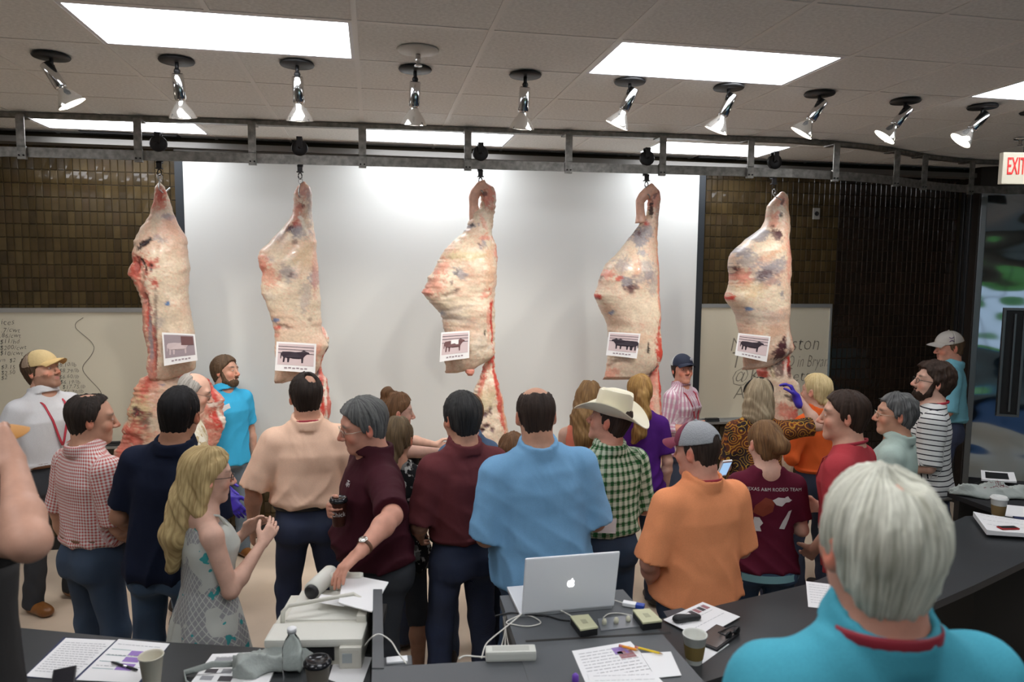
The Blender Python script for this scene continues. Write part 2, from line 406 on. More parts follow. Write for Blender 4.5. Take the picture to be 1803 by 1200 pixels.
# ------------------------------------------------------------------ people
HS = 1.09
HC = V3(0, .012, 1.618)          # head centre in the 1.75 m reference body
def hairfield(F, kind, R, o, t=.012, opt={}):
    """hair volume in the head frame (R,o)"""
    R32, o32 = R.astype(F32), o.astype(F32)
    W = lambda c: R@np.array(c, float)+o
    hz = [-.13, -.09, -.055, -.03, -.01, .02, .05, .075, .095, .13]
    hy = [-.075, -.055, -.035, -.012, .012, .028, .055, .066, .10, .2]
    if opt.get('recede'): hy = [-.075, -.055, -.035, -.012, .008, .02, .03, .035, .05, .2]
    nape = opt.get('nape', -.092)
    def fn(p):
        q = (p-o32)@R32; x, y, z = q[..., 0], q[..., 1], q[..., 2]
        def el(c, r):
            c = V3(*c); r = V3(*r); a = np.sqrt((((q-c)/r)**2).sum(-1)); b = np.sqrt((((q-c)/(r*r))**2).sum(-1))+1e-6; return a*(a-1)/b
        d = el((0, -.012, .03), (.0750+t*.55, .0935+t, .0855+t*1.1)); d = smin(d, el((0, -.035, -.035), (.060+t*.5, .052+t*.8, .075)), .02); d = d+np.clip(-.02-z, 0, .1)*(0 if opt.get('full') else .10)
        d = np.maximum(d, (y-np.interp(z.ravel(), hz, hy).reshape(z.shape).astype(F32))*.8); d = np.maximum(d, nape-z)
        if opt.get('bald'):     # bare crown
            bc, br = opt['bald']; d = np.maximum(d, -(np.sqrt(((q-V3(*bc))**2).sum(-1))-br))
        an = np.arctan2(x, -y+.001)
        zz = z*9+y*6; d = d-(.0045*vnoise(an*7+3*vnoise(zz*.5+3, an), zz*.7+1)+.0032*vnoise(an*19+5, zz*1.1)+.0022*vnoise(an*44, zz*1.6)).astype(F32)
        if opt.get('curly'): d = d-.006*swirl(q, 75, 2)
        return d
    F.fn(fn, o, .16, .008)
    return F
def person(label, px, h=1.76, face=0, head=(0, 0, 0), w=1.0, belly=0.0, fem=False, skin=(.62, .36, .25), hair=None,
           shirt=None, pants=None, armR='down', armL='down', lean=(0, 0), root=None, shoes=None, beard=0, hv=.0055, dress=None, cap=None,
           bare=False, hands=True, fold=.0085, stance=.10, hl=1.0, zoff=0.0, floor=0.0, shr=None, belt=None, lip=(.50, .22, .19), glove=None, brow=(.1, .07, .05), detail=True, curl=.5):
    s = h/1.75
    face = math.radians(face)
    # -- frames
    RL = rotm(-lean[0], lean[1], 0); oH = np.array([0, 0, .95]); oU = oH-RL@oH          # upper body: p' = RL p + oU
    U = lambda c: RL@np.array(c, float)+oU
    RH = RL@rotm(0, 0, -head[0])@rotm(-head[1], head[2], 0); neckp = U((0, -.005, 1.53)); oHd = neckp+RH@(HC.astype(float)*np.array([1, 1, 1])-np.array([0, -.005, 1.53])+np.array([0, 0, 0]))
    if root is None:
        Rz = rotm(0, 0, -face); top = (oHd+RH@np.array([0, -.012, .124])*HS)*s; tw = Rz@top
        g = atZ(px[0], px[1], float(tw[2])+floor); root = (g[0]-tw[0], g[1]-tw[1], floor)
    e = empty('person', (root[0], root[1], root[2]), -face, label, 'person')
    e['s_'] = s
    RZi = rotm(0, 0, face)
    def L(wp): return RZi@(np.array(wp, float)-np.array(root))/s       # world -> reference body
    def Hd(c): return RH@(np.array(c, float))+oHd
    def hscale(V):
        q_ = (V-oHd)@RH; w_ = np.clip((q_[:, 2]+.17+.6*np.clip(q_[:, 1], -.1, 0.05))/.07, 0, 1)*np.clip(1.6-np.linalg.norm(q_, axis=1)/.25, 0, 1); return oHd+(V-oHd)*(1+(HS-1)*np.clip(w_*1.6, 0, 1))[:, None]
    def hscale_all(V): return oHd+(V-oHd)*(1+(HS-1)*np.clip(1.9-np.linalg.norm(V-oHd, axis=1)/.26, 0.35, 1))[:, None]
    fs = .90 if fem else 1.0
    shw = (.150 if fem else .177)*(.45+.55*w) if w > 1 else (.150 if fem else .177)
    ua, fa = .285*(.95 if fem else 1), .255*(.95 if fem else 1)
    J = {}
    PRE = {'down': ((.22, -.10, -1), (.02, .22, -1)), 'front': ((.22, .0, -1), (-.62, .8, .05)), 'phone': ((.2, .25, -1), (-.45, .8, .45)),
           'side': ((.35, -.15, -1), (-.05, .5, -.85)), 'back': ((.3, -.35, -1), (-.7, -.25, -.6)), 'pocket': ((.35, -.25, -1), (-.25, .5, -1)), 'low': ((.2, .05, -1), (-.45, .6, -.6))}
    arms = {}
    for sd, a in ((1, armR), (-1, armL)):
        S_ = U((sd*shw, -.01, 1.375))
        a = PRE[a] if isinstance(a, str) else a
        if a[0] == 'px' and len(a) == 4: S_ = S_+RL@np.array([0, .02, a[3]])
        if a[0] == 'px':       # elbow and wrist named in the world
            E_ = S_+nrm(L(a[1])-S_)*ua; Wr = E_+nrm(L(a[2])-E_)*fa
        else:
            E_ = S_+RL@nrm((a[0][0]*sd, a[0][1], a[0][2]))*ua; Wr = E_+RL@nrm((a[1][0]*sd, a[1][1], a[1][2]))*fa
        arms[sd] = (S_, E_, Wr)
    J['arms'] = {k: [np.array(root)+rotm(0, 0, -face)@(q*s) for q in v] for k, v in arms.items()}
    # -- body
    F = Fld()
    H = lambda c: Hd(c)
    F.ell(H((0, -.012, .03)), (.0735, .0925, .0845), RH, .02)
    F.ell(H((0, .028, -.028)), (.057*fs**.5, .060, .082), RH, .03)
    F.ell(H((0, .030, -.072)), (.046*fs, .045, .034), RH, .03)
    F.caps(H((-.012, .070, -.096)), H((.012, .070, -.096)), .019*fs, k=.02)
    F.caps(H((-.040, .068, .028)), H((.040, .068, .028)), .014*fs, k=.02)
    for sd in (1, -1):
        F.ell(H((sd*.037, .062, -.030)), (.022, .020, .022), RH, .02)
        F.ell(H((sd*.030, .095, .006)), (.015, .014, .010), RH, .008, 's')
        F.ell(H((sd*.029, .076, .005)), (.0135, .0125, .0115), RH, .002)
        ER = RH@rotm(.15, 0, sd*-.28)
        F.ell(H((sd*.078, -.010, -.008)), (.008, .018, .031), ER, .006)
        F.ell(H((sd*.085, -.006, -.004)), (.006, .009, .016), ER, .004, 's')
    F.caps(H((0, .088, .012)), H((0, .110, -.028)), .007, .0115, .012)
    F.ell(H((-.012, .098, -.034)), (.008, .011, .008), RH, .006); F.ell(H((.012, .098, -.034)), (.008, .011, .008), RH, .006)
    F.caps(H((-.018, .082, -.0565)), H((.018, .082, -.0565)), .0065, k=.008); F.caps(H((-.015, .081, -.068)), H((.015, .081, -.068)), .0075, k=.008)
    F.caps(H((-.02, .096, -.062)), H((.02, .096, -.062)), .0045, k=.004, t='s')
    nr = (.050 if fem else .060)*(.8+.2*w)
    F.caps(H((0, -.022, -.055)), U((0, -.018, 1.47)), nr, nr*1.08, .03)
    F.caps(U((0, -.01, 1.43)), U((0, 0, 1.0)), .075, .085, .05)
    tr = .05
    for sd in (1, -1):
        S_, E_, Wr = arms[sd]
        F.caps(U((sd*.03, -.02, 1.455)), S_, .040, .046, .05)
        uw = (.043 if fem else .050)*(.6+.4*w); fw = (.036 if fem else .041)*(.7+.3*w)
        F.caps(S_, E_, uw*1.05, fw*1.0, .03, uv='a')
        md = E_+(Wr-E_)*.3
        F.caps(E_, md, fw, fw*1.06, .02); F.caps(md, Wr, fw*1.06, .0265*fs, .02)
        if hands:
            dv = nrm(Wr-E_); sp = curl
            if isinstance(hands, dict) and sd in hands: hd = hands[sd]; dv = nrm(RZi@np.array(hd[0])) if hd[0] is not None else dv; nv = RZi@np.array(hd[1], float); sp = hd[2]
            else: nv = np.array([-sd*1.0, .25, .0])
            nv = nrm(nv-dv*(nv@dv)); tv = sd*np.cross(dv, nv)
            arms_h = (dv, nv, tv)
            gF = F if not (glove and sd in glove) else Fld()
            k = .94 if fem else 1.0
            if gF is not F: gF.caps(Wr-dv*.05, Wr+dv*.01, .034, .03, .01); k *= 1.08; F.caps(Wr, Wr+dv*.05, .010, k=.004)
            for j, off in enumerate((.027, .010, -.009, -.026)):
                A = Wr+dv*.012+tv*off*.6*k; Bq = Wr+dv*(.092-.004*abs(j-1))*k+tv*off*k
                gF.caps(A, Bq, .0135*k, .0115*k, .014)
                ln = (.072, .080, .075, .060)[j]*k; p0 = Bq; ang = .25*sp+(.1 if j else 0); spr = tv*(1.5-j)*.07
                for q, fr in enumerate((.45, .32, .23)):
                    ang += sp*(.45, .6, .4)[q]; d_ = nrm(dv*math.cos(ang)+nv*math.sin(ang)+spr*math.cos(ang)); p1 = p0+d_*ln*fr
                    gF.caps(p0, p1, (.0092-.0008*q)*k, (.0086-.0008*q)*k, .003); p0 = p1
            t0 = Wr+dv*.022*k+tv*.022*k; t1 = t0+nrm(dv*.7+tv*.75+nv*.25)*.042*k; t2 = t1+nrm(dv*.95+tv*.35+nv*(.2+.5*sp))*.034*k; t3 = t2+nrm(dv*.95+tv*.15+nv*(.2+.7*sp))*.026*k
            gF.caps(t0, t1, .016*k, .0125*k, .012); gF.caps(t1, t2, .0115*k, .0105*k, .004); gF.caps(t2, t3, .010*k, .0085*k, .003)
            if gF is not F:
                V, Q = polyg(gF, .006); V *= s; link('glove', npmesh('glove', V, Q), glove[sd], e)
    # legs (thin under trousers, full when bare)
    hp = {}
    for sd in (1, -1):
        hp[sd] = (np.array([sd*.088, 0, .90]), np.array([sd*(.088+stance*.35), .03, .50]), np.array([sd*(.08+stance*.55), -.02, .08]))
        a, b, c = hp[sd]
        if pants is not None or dress is not None or bare:
            F.caps(U((sd*.05, 0, .98)), a, .05, .05, .03)
            if bare:
                F.caps(a, b, .075, .052, .03); F.caps(b, b+(c-b)*.35, .050, .054, .02); F.caps(b+(c-b)*.35, c, .054, .034, .02)
                F.caps(c, c+np.array([0, .12, -.045]), .034, .028, .02)
            else: F.caps(a, b, .035, .03, .02); F.caps(b, c, .03, .028, .02)
    V, Q = polyg(F, hv)
    q = (V-oHd)@RH; x, y, z = q[:, 0], q[:, 1], q[:, 2]
    colr = np.tile(np.array(skin), (len(V), 1)).astype(float)
    nh = (np.abs(x) < .11) & (np.abs(y) < .14) & (z > -.14)
    def mixin(c, f): nonlocal colr; f = np.clip(f, 0, 1)[:, None]*nh[:, None]; colr = colr*(1-f)+np.array(c)*f
    red = np.array(skin)*np.array([1.12, .74, .68])
    for sd in (1, -1):
        mixin(red, 1.2-np.hypot(np.hypot(x-sd*.04, z+.03), y-.07)/.025)
        mixin(red, (1.1-np.hypot(z+.008, y+.01)/.03)*(np.abs(x) > .072))
        mixin(brow, 1.6-np.hypot((x-sd*.032)/.019, (z-.030-.08*0)/.0055)-(y < .055)*9)
        mixin((.75, .72, .70), 2.2-2*np.hypot((x-sd*.030)/.010, (z-.005)/.0048)-(y < .07)*9)
        mixin((.06, .04, .03), 2.4-2*np.hypot((x-sd*.030)/.0045, (z-.005)/.005)-(y < .07)*9)
    mixin(red, 1.2-np.hypot(np.hypot(x, z+.028), (y-.112))/.02)
    mixin(lip, 2.0-np.hypot(x/.013, (z+.062)/.0075)*1.2-(y < .072)*9)
    if beard > .6:
        BF = Fld(); BF.ell(Hd((0, .030, -.078)), (.052, .056, .044), RH, .02); BF.ell(Hd((0, .062, -.088)), (.036, .038, .036), RH, .02)
        for sd in (1, -1): BF.caps(Hd((sd*.062, .012, -.005)), Hd((sd*.052, .025, -.07)), .012, .02, .02)
        BF.caps(Hd((-.020, .093, -.047)), Hd((.020, .093, -.047)), .008, k=.006)
        BF.caps(Hd((-.016, .100, -.063)), Hd((.016, .100, -.063)), .009, k=.006, t='s')
        R32b, o32b = RH.astype(F32), oHd.astype(F32)
        def bcut(p):
            q_ = (p-o32b)@R32b; return np.maximum(q_[..., 2]+.043-.0*q_[..., 1]-np.clip((np.abs(q_[..., 0])-.040)*3.0, -.004, .05), -q_[..., 1]-.002)
        BF.op('i', bcut, (0, 0, 0), 1e9, .006)
        BF.warp(lambda p: (.0018*np.sin(p[..., 0]*330+p[..., 2]*90)+.0015*np.sin(p[..., 1]*300+p[..., 2]*160)).astype(F32))
        V_, Q_ = polyg(BF, .005); mb = npmesh('beard', hscale(V_)*s, Q_); setattr_vec(mb, 'pu', np.stack([V_[:, 0], V_[:, 2], V_[:, 1]], -1)); link('beard', mb, hairmat(hair['mat'], hair['col'], hair.get('col2')), e)
    if beard and beard <= .6:
        bc = hair['col'] if hair else (.1, .06, .04)
        m = 1.0*((z < -.030+.0*x) & (y > -.02) & (z < -.012-.35*np.clip(y-.0, 0, .05)-(np.abs(x) < .05)*(y > .06)*.012))
        m = m*(z > -.125)*(1-np.clip(1.9-np.hypot(x/.012, (z+.062)/.007), 0, 1)*(y > .07))
        bb = np.array([c*.8 for c in bc]); mixin(bb, m*beard)
    V2 = hscale(V)*s; me = npmesh('body', V2, Q); setattr_col(me, 'Col', colr)
    sk = M('skin', (.6, .4, .3), .5, attr='Col', var=.10, vscale=25, bump=.15, bscale=180, bdist=.002, spec=.35)
    link('body', me, sk, e)
    # -- hair
    def cyl_uv(P, R, o):
        q = (P-o)@R; return np.stack([np.arctan2(q[:, 0], -q[:, 1])*.09, q[:, 2]+q[:, 1]*.5, np.zeros(len(q))], -1)
    if hair:
        hm = hairmat(hair['mat'], hair['col'], hair.get('col2'))
        HF = Fld(); hairfield(HF, hair.get('kind', 'short'), RH, oHd, hair.get('t', .012), hair)
        for pr in hair.get('caps', []): HF.caps(Hd(pr[0]), Hd(pr[1]), pr[2], pr[3], pr[4] if len(pr) > 4 else .02)
        for pr in hair.get('ells', []): HF.ell(Hd(pr[0]), pr[1], RH, .02)
        ss = hair.get('seed', 1)
        if hair.get('caps') or hair.get('ells'):
            R32, o32 = RH.astype(F32), oHd.astype(F32)
            def wf(p):
                q_ = (p-o32)@R32; an_ = q_[..., 0]*70+6*np.sin(q_[..., 2]*9+ss)+q_[..., 1]*45; return .0035*np.sin(an_+q_[..., 2]*4)+.002*np.sin(an_*2.3)
            HF.warp(wf)
        V, Q = polyg(HF, hair.get('hv', .0055)); me = npmesh('hair', hscale_all(V)*s, Q); setattr_vec(me, 'pu', cyl_uv(V, RH, oHd)); link('hair', me, hm, e)
    # -- garments
    bf = belly
    def torso_secs(inf, z0, z1, loose=0.0):
        if fem:
            S = [(.80, .182, .128, 0), (.90, .178, .128, -.006), (1.0, .150, .105, 0), (1.08, .134, .092, .004), (1.2, .140, .100, .012), (1.29, .150, .118, .024), (1.36, .140, .096, .012), (1.42, .105, .066, -.004), (1.47, .065, .048, -.012)]
        else:
            S = [(.80, .165, .120, 0), (.90, .168, .124, -.006), (1.0, .160, .112, .0), (1.08, .160, .108, .004), (1.2, .172, .116, .008), (1.30, .178, .122, .010), (1.38, .155, .098, .002), (1.43, .112, .070, -.008), (1.475, .070, .052, -.016)]
        out = []
        for z_, rx, ry, cy in S:
            fb = math.exp(-((z_-1.05)/.13)**2)
            out.append((z_, 0, cy+bf*.5*fb, rx*(.35+.65*w if z_ > 1.25 else w)+inf+loose*(1 if z_ < 1.2 else .3), ry*(.5+.5*w)+bf*.5*fb+inf+loose*(1 if z_ < 1.2 else .3)))
        zs = [o_[0] for o_ in out]
        def at(zq): return tuple([zq]+[float(np.interp(zq, zs, [o_[k] for o_ in out])) for k in range(1, 5)])
        return [at(z0)]+[o_ for o_ in out if z0 < o_[0] < z1]+[at(z1)]
    def garment_uv(P, sleeves):
        P = np.asarray(P); q = (P-oU)@RL; u = np.arctan2(q[:, 0], -q[:, 1])*.17; v = q[:, 2].copy()
        # on the back, plain x reads truer
        best = np.full(len(P), 1e9)
        for sd in (1, -1):
            S_, E_, Wr = arms[sd]
            for (a, b, base) in ((S_, E_, 0), (E_, Wr, ua)):
                ab = b-a; t = np.clip(((P-a)@ab)/(ab@ab), 0, 1); d = P-a-t[:, None]*ab; dist = np.linalg.norm(d, axis=1)
                m = (dist < .085*max(1, w)) & ((q[:, 0]*sd > shw*.93) | (base > 0)) & (dist < best)
                ax = nrm(ab); r0 = nrm(np.cross(ax, (0, 1, 0.01))); r1 = np.cross(ax, r0); ang = np.arctan2(d@r1, d@r0)
                u = np.where(m, ang*.06, u); v = np.where(m, 1.40-(base+(P-a)@ax), v); best = np.where(m, dist, best)
        return np.stack([u, v, np.zeros(len(P))], -1)
    if shirt:
        z0 = shirt.get('hem', .93); inf = shirt.get('inf', .014); SF = Fld(); loose = shirt.get('loose', .012)
        secs = torso_secs(inf, z0, 1.475, loose); 
        if shirt.get('tuck'): secs[0] = tuple(list(secs[0][:3])+[secs[0][3]-.010, secs[0][4]-.010]); secs.insert(1, tuple([z0+.035]+list(np.array(secs[1][1:])+np.array([0, 0, .008, .008]))))
        SF.loft(secs, 2.25, .03, Fr=(RL, oU), kc=.012)
        uw = (.047 if fem else .054)*(.55+.45*w); sl = shirt.get('sleeve', 'short')
        for sd in (1, -1):
            S_, E_, Wr = arms[sd]
            if sl != 'none' or True:
                SF.caps(U((sd*.045, -.018, 1.462)), S_+RL@np.array([-.02*sd, 0, .01]), .032, .050 if sl != 'none' else .040, .06)
            if sl == 'short':
                c_ = S_+(E_-S_)*shirt.get('slen', .80); SF.caps(S_, S_+(E_-S_)*.3, uw+.014, uw+.012, .05); SF.sleeve(S_, c_, uw+.012, uw+.016+shirt.get('flare', .004), .03)
            elif sl == 'cap': SF.caps(S_, S_+(E_-S_)*.28, uw+.01, uw+.008, .04)
            elif sl == 'long':
                SF.caps(S_, E_, uw+.013, uw*.9+.010, .05); c_ = E_+(Wr-E_)*shirt.get('slen', .93); SF.sleeve(E_, c_, uw*.9+.010, .038, .02); SF.caps(E_, E_, uw*.9+.010, k=.02)
            elif sl == 'roll':
                SF.caps(S_, E_, uw+.013, uw*.9+.010, .05); c_ = E_+(Wr-E_)*.35; SF.sleeve(E_, c_, uw*.9+.010, uw*.9+.012, .02)
        if sl == 'none': pass
        if shirt.get('collar', True):
            nk = U((0, -.018, 1.492)); cr = nr+.021; nF = RL@rotm(.28, 0, 0)
            n32, R32 = nk.astype(F32), nF.astype(F32); ch = shirt.get('ch', .024)
            def colf(p):
                q_ = (p-n32)@R32; r_ = np.hypot(q_[..., 0], q_[..., 1]*.93); dr = np.abs(r_-(cr+.25*(-q_[..., 2])))-.006; dz = np.abs(q_[..., 2])-ch
                return np.maximum(dr, dz)-.004
            SF.fn(colf, nk, cr+.06, .003)
        else:
            nk = U((0, -.01, 1.50)); SF.ell(nk, (nr+.012+shirt.get('scoop', 0), nr+.012+shirt.get('scoop', 0), .03+shirt.get('scoop', 0)), None, .01, 's')
        sdn = hash(label) % 17 if False else (sum(map(ord, label)) % 17)
        am = fold
        if am:
            def wf(p):
                zz = p[..., 2]; lowf = np.clip((1.32-zz)/.35, .25, 1.3)
                a_ = swirl(p*V3(1, 1, .45), 17, sdn*.7); b_ = 1-2*np.abs(np.sin(p[..., 0]*21+3.5*np.sin(zz*6+sdn)+p[..., 1]*9+zz*(9 if sdn % 2 else -9)+1.5*swirl(p, 9, sdn)))**.6
                return (am*lowf*(.8*a_+.75*b_)).astype(F32)
            SF.warp(wf)
        V, Q = polyg(SF, .0095); me = npmesh('shirt', V*s, Q); setattr_vec(me, 'pu', garment_uv(V, 1)*s)
        so = link(shirt.get('name', 'shirt'), me, shirt['mat'], e); J['shirt'] = so
    if pants:
        PF = Fld(); inf = pants.get('inf', .010); z1 = pants.get('waist', 1.03)
        se = torso_secs(inf-.006, .82, z1, 0.0); PF.loft(se, 2.2, .03)
        fem_ = 1.06 if fem else 1.0
        for sd in (1, -1):
            a, b, c = hp[sd]; hemz = pants.get('hem', .045)
            PF.ell((sd*.075*w, -.055, .87), (.085*w, .075, .10), None, .05)
            PF.caps(a+np.array([0, 0, -.03]), b, (.083*fem_)*(.4+.6*w)+inf, .056*(.6+.4*w)+inf, .035)
            cc = b+(c-b)*((b[2]-hemz)/(b[2]-c[2])) if hemz < b[2] else b
            PF.sleeve(b+(b-c)*.02, cc, .056*(.6+.4*w)+inf, (.050*(.7+.3*w)+inf*1.2) if hemz < .3 else .058+inf, .03)
            PF.caps(b, b, .055*(.6+.4*w)+inf, k=.03)
        sdn = (sum(map(ord, label)) % 13)
        PF.warp(lambda p: (.004*swirl(p*V3(1, 1, .8), 22, sdn)+.003*np.sin(p[..., 2]*48+7*np.sin(p[..., 0]*14+sdn))*np.clip((.75-p[..., 2])*2, 0, 1)).astype(F32))
        V, Q = polyg(PF, .0125); me = npmesh('trousers', V*s, Q)
        u = np.arctan2(V[:, 0], -V[:, 1])*.15; setattr_vec(me, 'pu', np.stack([u, V[:, 2], u*0], -1)*s); link(pants.get('name', 'jeans'), me, pants['mat'], e)
        if belt:
            se = torso_secs(inf+.004, 1.0, 1.03, 0); b_ = B(); zc = z1-.018; rx, ry, cy = se[0][3], se[0][4], se[0][2]
            prof = [(0, -.018), (.006, -.016), (.006, .016), (0, .018)]
            def bfn(i, j):
                a_ = 2*PI*i; o_, zz = prof[min(3, int(round(j*3)))]; ce, sn = math.cos(a_), math.sin(a_); ex = 2/2.2
                return ((rx+o_)*math.copysign(abs(ce)**ex, ce)*s, (cy+(ry+o_)*math.copysign(abs(sn)**ex, sn))*s, (zc+zz)*s)
            b_.grid(bfn, 48, 4, closeu=True); b_.build('belt', belt, e)
    if dress:
        DF = Fld(); se = torso_secs(.012, 1.10, 1.40, .004); zt = dress.get('hem', .45)
        low = [(zt, 0, 0, .27, .24), (zt+.25, 0, 0, .235, .20), (.93, 0, 0, .205, .155)]
        DF.loft(low+se, 2.1, .02, Fr=(RL, oU), kc=.01)
        DF.warp(lambda p: (.010*np.clip((1.15-p[..., 2])*2, 0, 1)*np.sin(np.arctan2(p[..., 0], p[..., 1])*11+2*np.sin(p[..., 2]*3))+.003*swirl(p, 20)).astype(F32))
        V, Q = polyg(DF, .0095); me = npmesh('dress', V*s, Q); u = np.arctan2(V[:, 0], -V[:, 1])*.2
        setattr_vec(me, 'pu', np.stack([u, V[:, 2], u*0], -1)*s); link('dress', me, dress['mat'], e)
        bs = B()
        for sd in (1, -1): bs.tube([U((sd*.085, .085, 1.37))*s, U((sd*.09, .04, 1.445))*s, U((sd*.085, -.02, 1.462))*s, U((sd*.075, -.075, 1.38))*s], .006*s, 6)
        bs.build('shoulder_strap', dress['mat'], e)
    if shoes:
        for sd in (1, -1):
            a, b, c = hp[sd]; QF = Fld(); g = shoes.get('k', 1.0)
            QF.ell((c[0], c[1]+.045, .045), (.044*g, .125*g, .042), None, .02); QF.ell((c[0], c[1]-.02, .075), (.040, .055, .06), None, .03); QF.ell((c[0], c[1]+.12, .032), (.042*g, .055, .03), None, .02)
            QF.cut((0, 0, .004), (0, 0, -1)); V, Q = polyg(QF, .010); so_ = link(shoes.get('name', 'shoe'), npmesh('shoe', V*s, Q), shoes['mat'], e)
    J['e'] = e; J['s'] = s; J['U'] = U; J['Hd'] = Hd; J['RH'] = RH; J['RL'] = RL; J['oHd'] = oHd; J['L'] = L; J['root'] = np.array(root); J['arms_l'] = arms; J['nr'] = nr; J['face'] = face; J['fem'] = fem
    J['hsa'] = hscale_all; J['Hd'] = lambda c: RH@(np.array(c, float)*HS)+oHd
    J['W'] = lambda c: np.array(root)+rotm(0, 0, -face)@(np.array(c, float)*s)
    return J

def hfn(J, q): return tuple(float(c) for c in J['Hd'](q)*J['s'])
def cap(J, c1, c2, brimc, back_open=True, button=None, brim_len=.075, flip=0, split=.012):
    """ball cap: front panels, mesh back, brim"""
    RH, o, s, e = J['RH'], J['oHd'], J['s'], J['e']
    T = RH@rotm(.0, 0, flip)
    W = lambda c: T@(np.array(c, float))+o
    z0 = .040
    for nm, mt, sg in (('front_panel', c1, 1), ('back_panel', c2, -1)):
        F = Fld(); F.ell(W((0, -.006, .034)), (.088, .108, .100), T, .01); F.ell(W((0, -.006, .030)), (.080, .100, .088), T, .004, 's')
        F.cut(W((0, 0, z0-.006)), T@np.array([0, -.10, -1.0]), .003)
        F.cut(W((0, split, 0)), T@np.array([0, -sg, -.25*sg]), .002)
        if sg < 0 and back_open: F.ell(W((0, -.11, .045)), (.034, .05, .03), T, .003, 's')
        V, Q = polyg(F, .0048); me = npmesh(nm, (o+(V-o)*HS)*s, Q); uv = (V-o)@T; setattr_vec(me, 'pu', uv); link(nm, me, mt, e)
    b = B()
    def bf(i, j):
        a = (i-.5)*2.1; r = j; x = math.sin(a)*(.080+.002*r); yb = -.006+math.cos(a)*.100
        y = yb+brim_len*r*max(0, math.cos(a*1.05))**.6; z = z0+.004+.012*(1-abs(a))-.02*r*(abs(math.sin(a))**2)-.012*r*r
        x *= (1-.05*r)
        return x, y, z
    W0 = W; W = lambda c: o+(W0(c)-o)*HS
    top = [[W(bf(i/20, j/6))*s for i in range(21)] for j in range(7)]; n_ = T@np.array([0, 0, -.003])*s
    b.grid(lambda i, j: top[round(j*6)][round(i*20)], 21, 7); b.grid(lambda i, j: top[round(j*6)][20-round(i*20)]+n_, 21, 7)
    b.build('brim', brimc, e)
    if button:
        bb = B(); bb.add(*uvs(.009, W((0, -.006, .134))*s)); bb.build('button', button, e)
def uvs(r, c, n=10, m=6, sc=(1, 1, 1)):
    vs = [(c[0], c[1], c[2]+r*sc[2])]; fs = []
    for j in range(1, m):
        t = PI*j/m
        for i in range(n): a = 2*PI*i/n; vs.append((c[0]+r*sc[0]*math.sin(t)*math.cos(a), c[1]+r*sc[1]*math.sin(t)*math.sin(a), c[2]+r*sc[2]*math.cos(t)))
    vs.append((c[0], c[1], c[2]-r*sc[2])); l = len(vs)-1
    for i in range(n): fs.append((0, 1+i, 1+(i+1) % n)); fs.append((l, l-n+(i+1) % n, l-n+i))
    for j in range(m-2):
        for i in range(n): a = 1+j*n+i; b = 1+j*n+(i+1) % n; fs.append((a, a+n, b+n, b))
    return vs, fs, True
def glasses(J, mat, r=.0013, rim=True):
    b = B(); H = lambda c: J['Hd'](c)*J['s']
    for sd in (1, -1):
        b.tube([H((sd*(.031+.021*math.cos(a)), .098-.004*abs(math.cos(a)), .002+.015*math.sin(a))) for a in [2*PI*i/16 for i in range(16)]], r, 5, closed=True)
        b.tube([H((sd*.052, .092, .006)), H((sd*.074, .06, .006)), H((sd*.079, .005, .004)), H((sd*.079, -.015, -.008))], r, 5)
    b.tube([H((-.011, .099, .006)), H((0, .102, .008)), H((.011, .099, .006))], r, 5)
    b.build('glasses', mat, J['e'])
def lanyard(J, mat, front=True, drop=.34, badge=None, wd=.0085, up=0.0):
    """flat ribbon round the collar; hangs down the chest"""
    U, s, nr = J['U'], J['s'], J['nr']+.024+up; pts = []
    for i in range(17):
        a = PI*(i/16)*1.24-PI*.12; pts.append(U((nr*math.cos(a), -.022-nr*math.sin(a)*.98, 1.484+.012*math.sin(a)+up*.4-(.03 if i in (0, 16) else 0)))*s)
    b = B(); b.tube(pts, wd, 6, flat=.22, up=(0, 0, 1))
    yb = .145 if not J['fem'] else .150
    if front:
        for sd in (1, -1):
            b.tube([U((sd*nr*.93, .005, 1.462))*s, U((sd*.07, .098, 1.41))*s, U((sd*.050, yb+.002, 1.31))*s, U((sd*.012, yb+.012, 1.475-drop+.03))*s, U((0, yb+.014, 1.475-drop))*s], wd, 6, flat=.3, up=(1, 0, .01))
    b.build('lanyard', mat, J['e'])
    if badge and front:
        c = U((0, yb+.012, 1.475-drop-.06))*s; bb = B(); bb.box((c[0]-.04, c[1]-.002, c[2]-.05), (c[0]+.04, c[1]+.002, c[2]+.04)); bb.build('badge', badge, J['e'])
def project_on(J, me, center, wdir, up=(0, 0, 1), name='print', mat=None, off=.0035):
    """lay a flat mesh (x right, y up) on the garment: rays travel along wdir in the person's own axes"""
    so = J['shirt']; bv = BVHTree.FromPolygons([v.co.copy() for v in so.data.vertices], [tuple(p.vertices) for p in so.data.polygons])
    d = Vector([float(c) for c in wdir]).normalized(); u = Vector(up); rt = d.cross(u).normalized(); u = rt.cross(d); c0 = Vector([float(c) for c in center])*J['s']
    bad = 0
    for v in me.vertices:
        p = c0+rt*v.co.x+u*v.co.y; loc, nn, _, _ = bv.ray_cast(p-d*.6, d)
        if loc is None: v.co = p-d*.12; bad += 1
        else: v.co = loc-d*off
    me.update(); return link(name, me, mat, J['e'])
def strandlock(pts, r0): return [(pts[i], pts[i+1], r0[i], r0[i+1]) for i in range(len(pts)-1)]
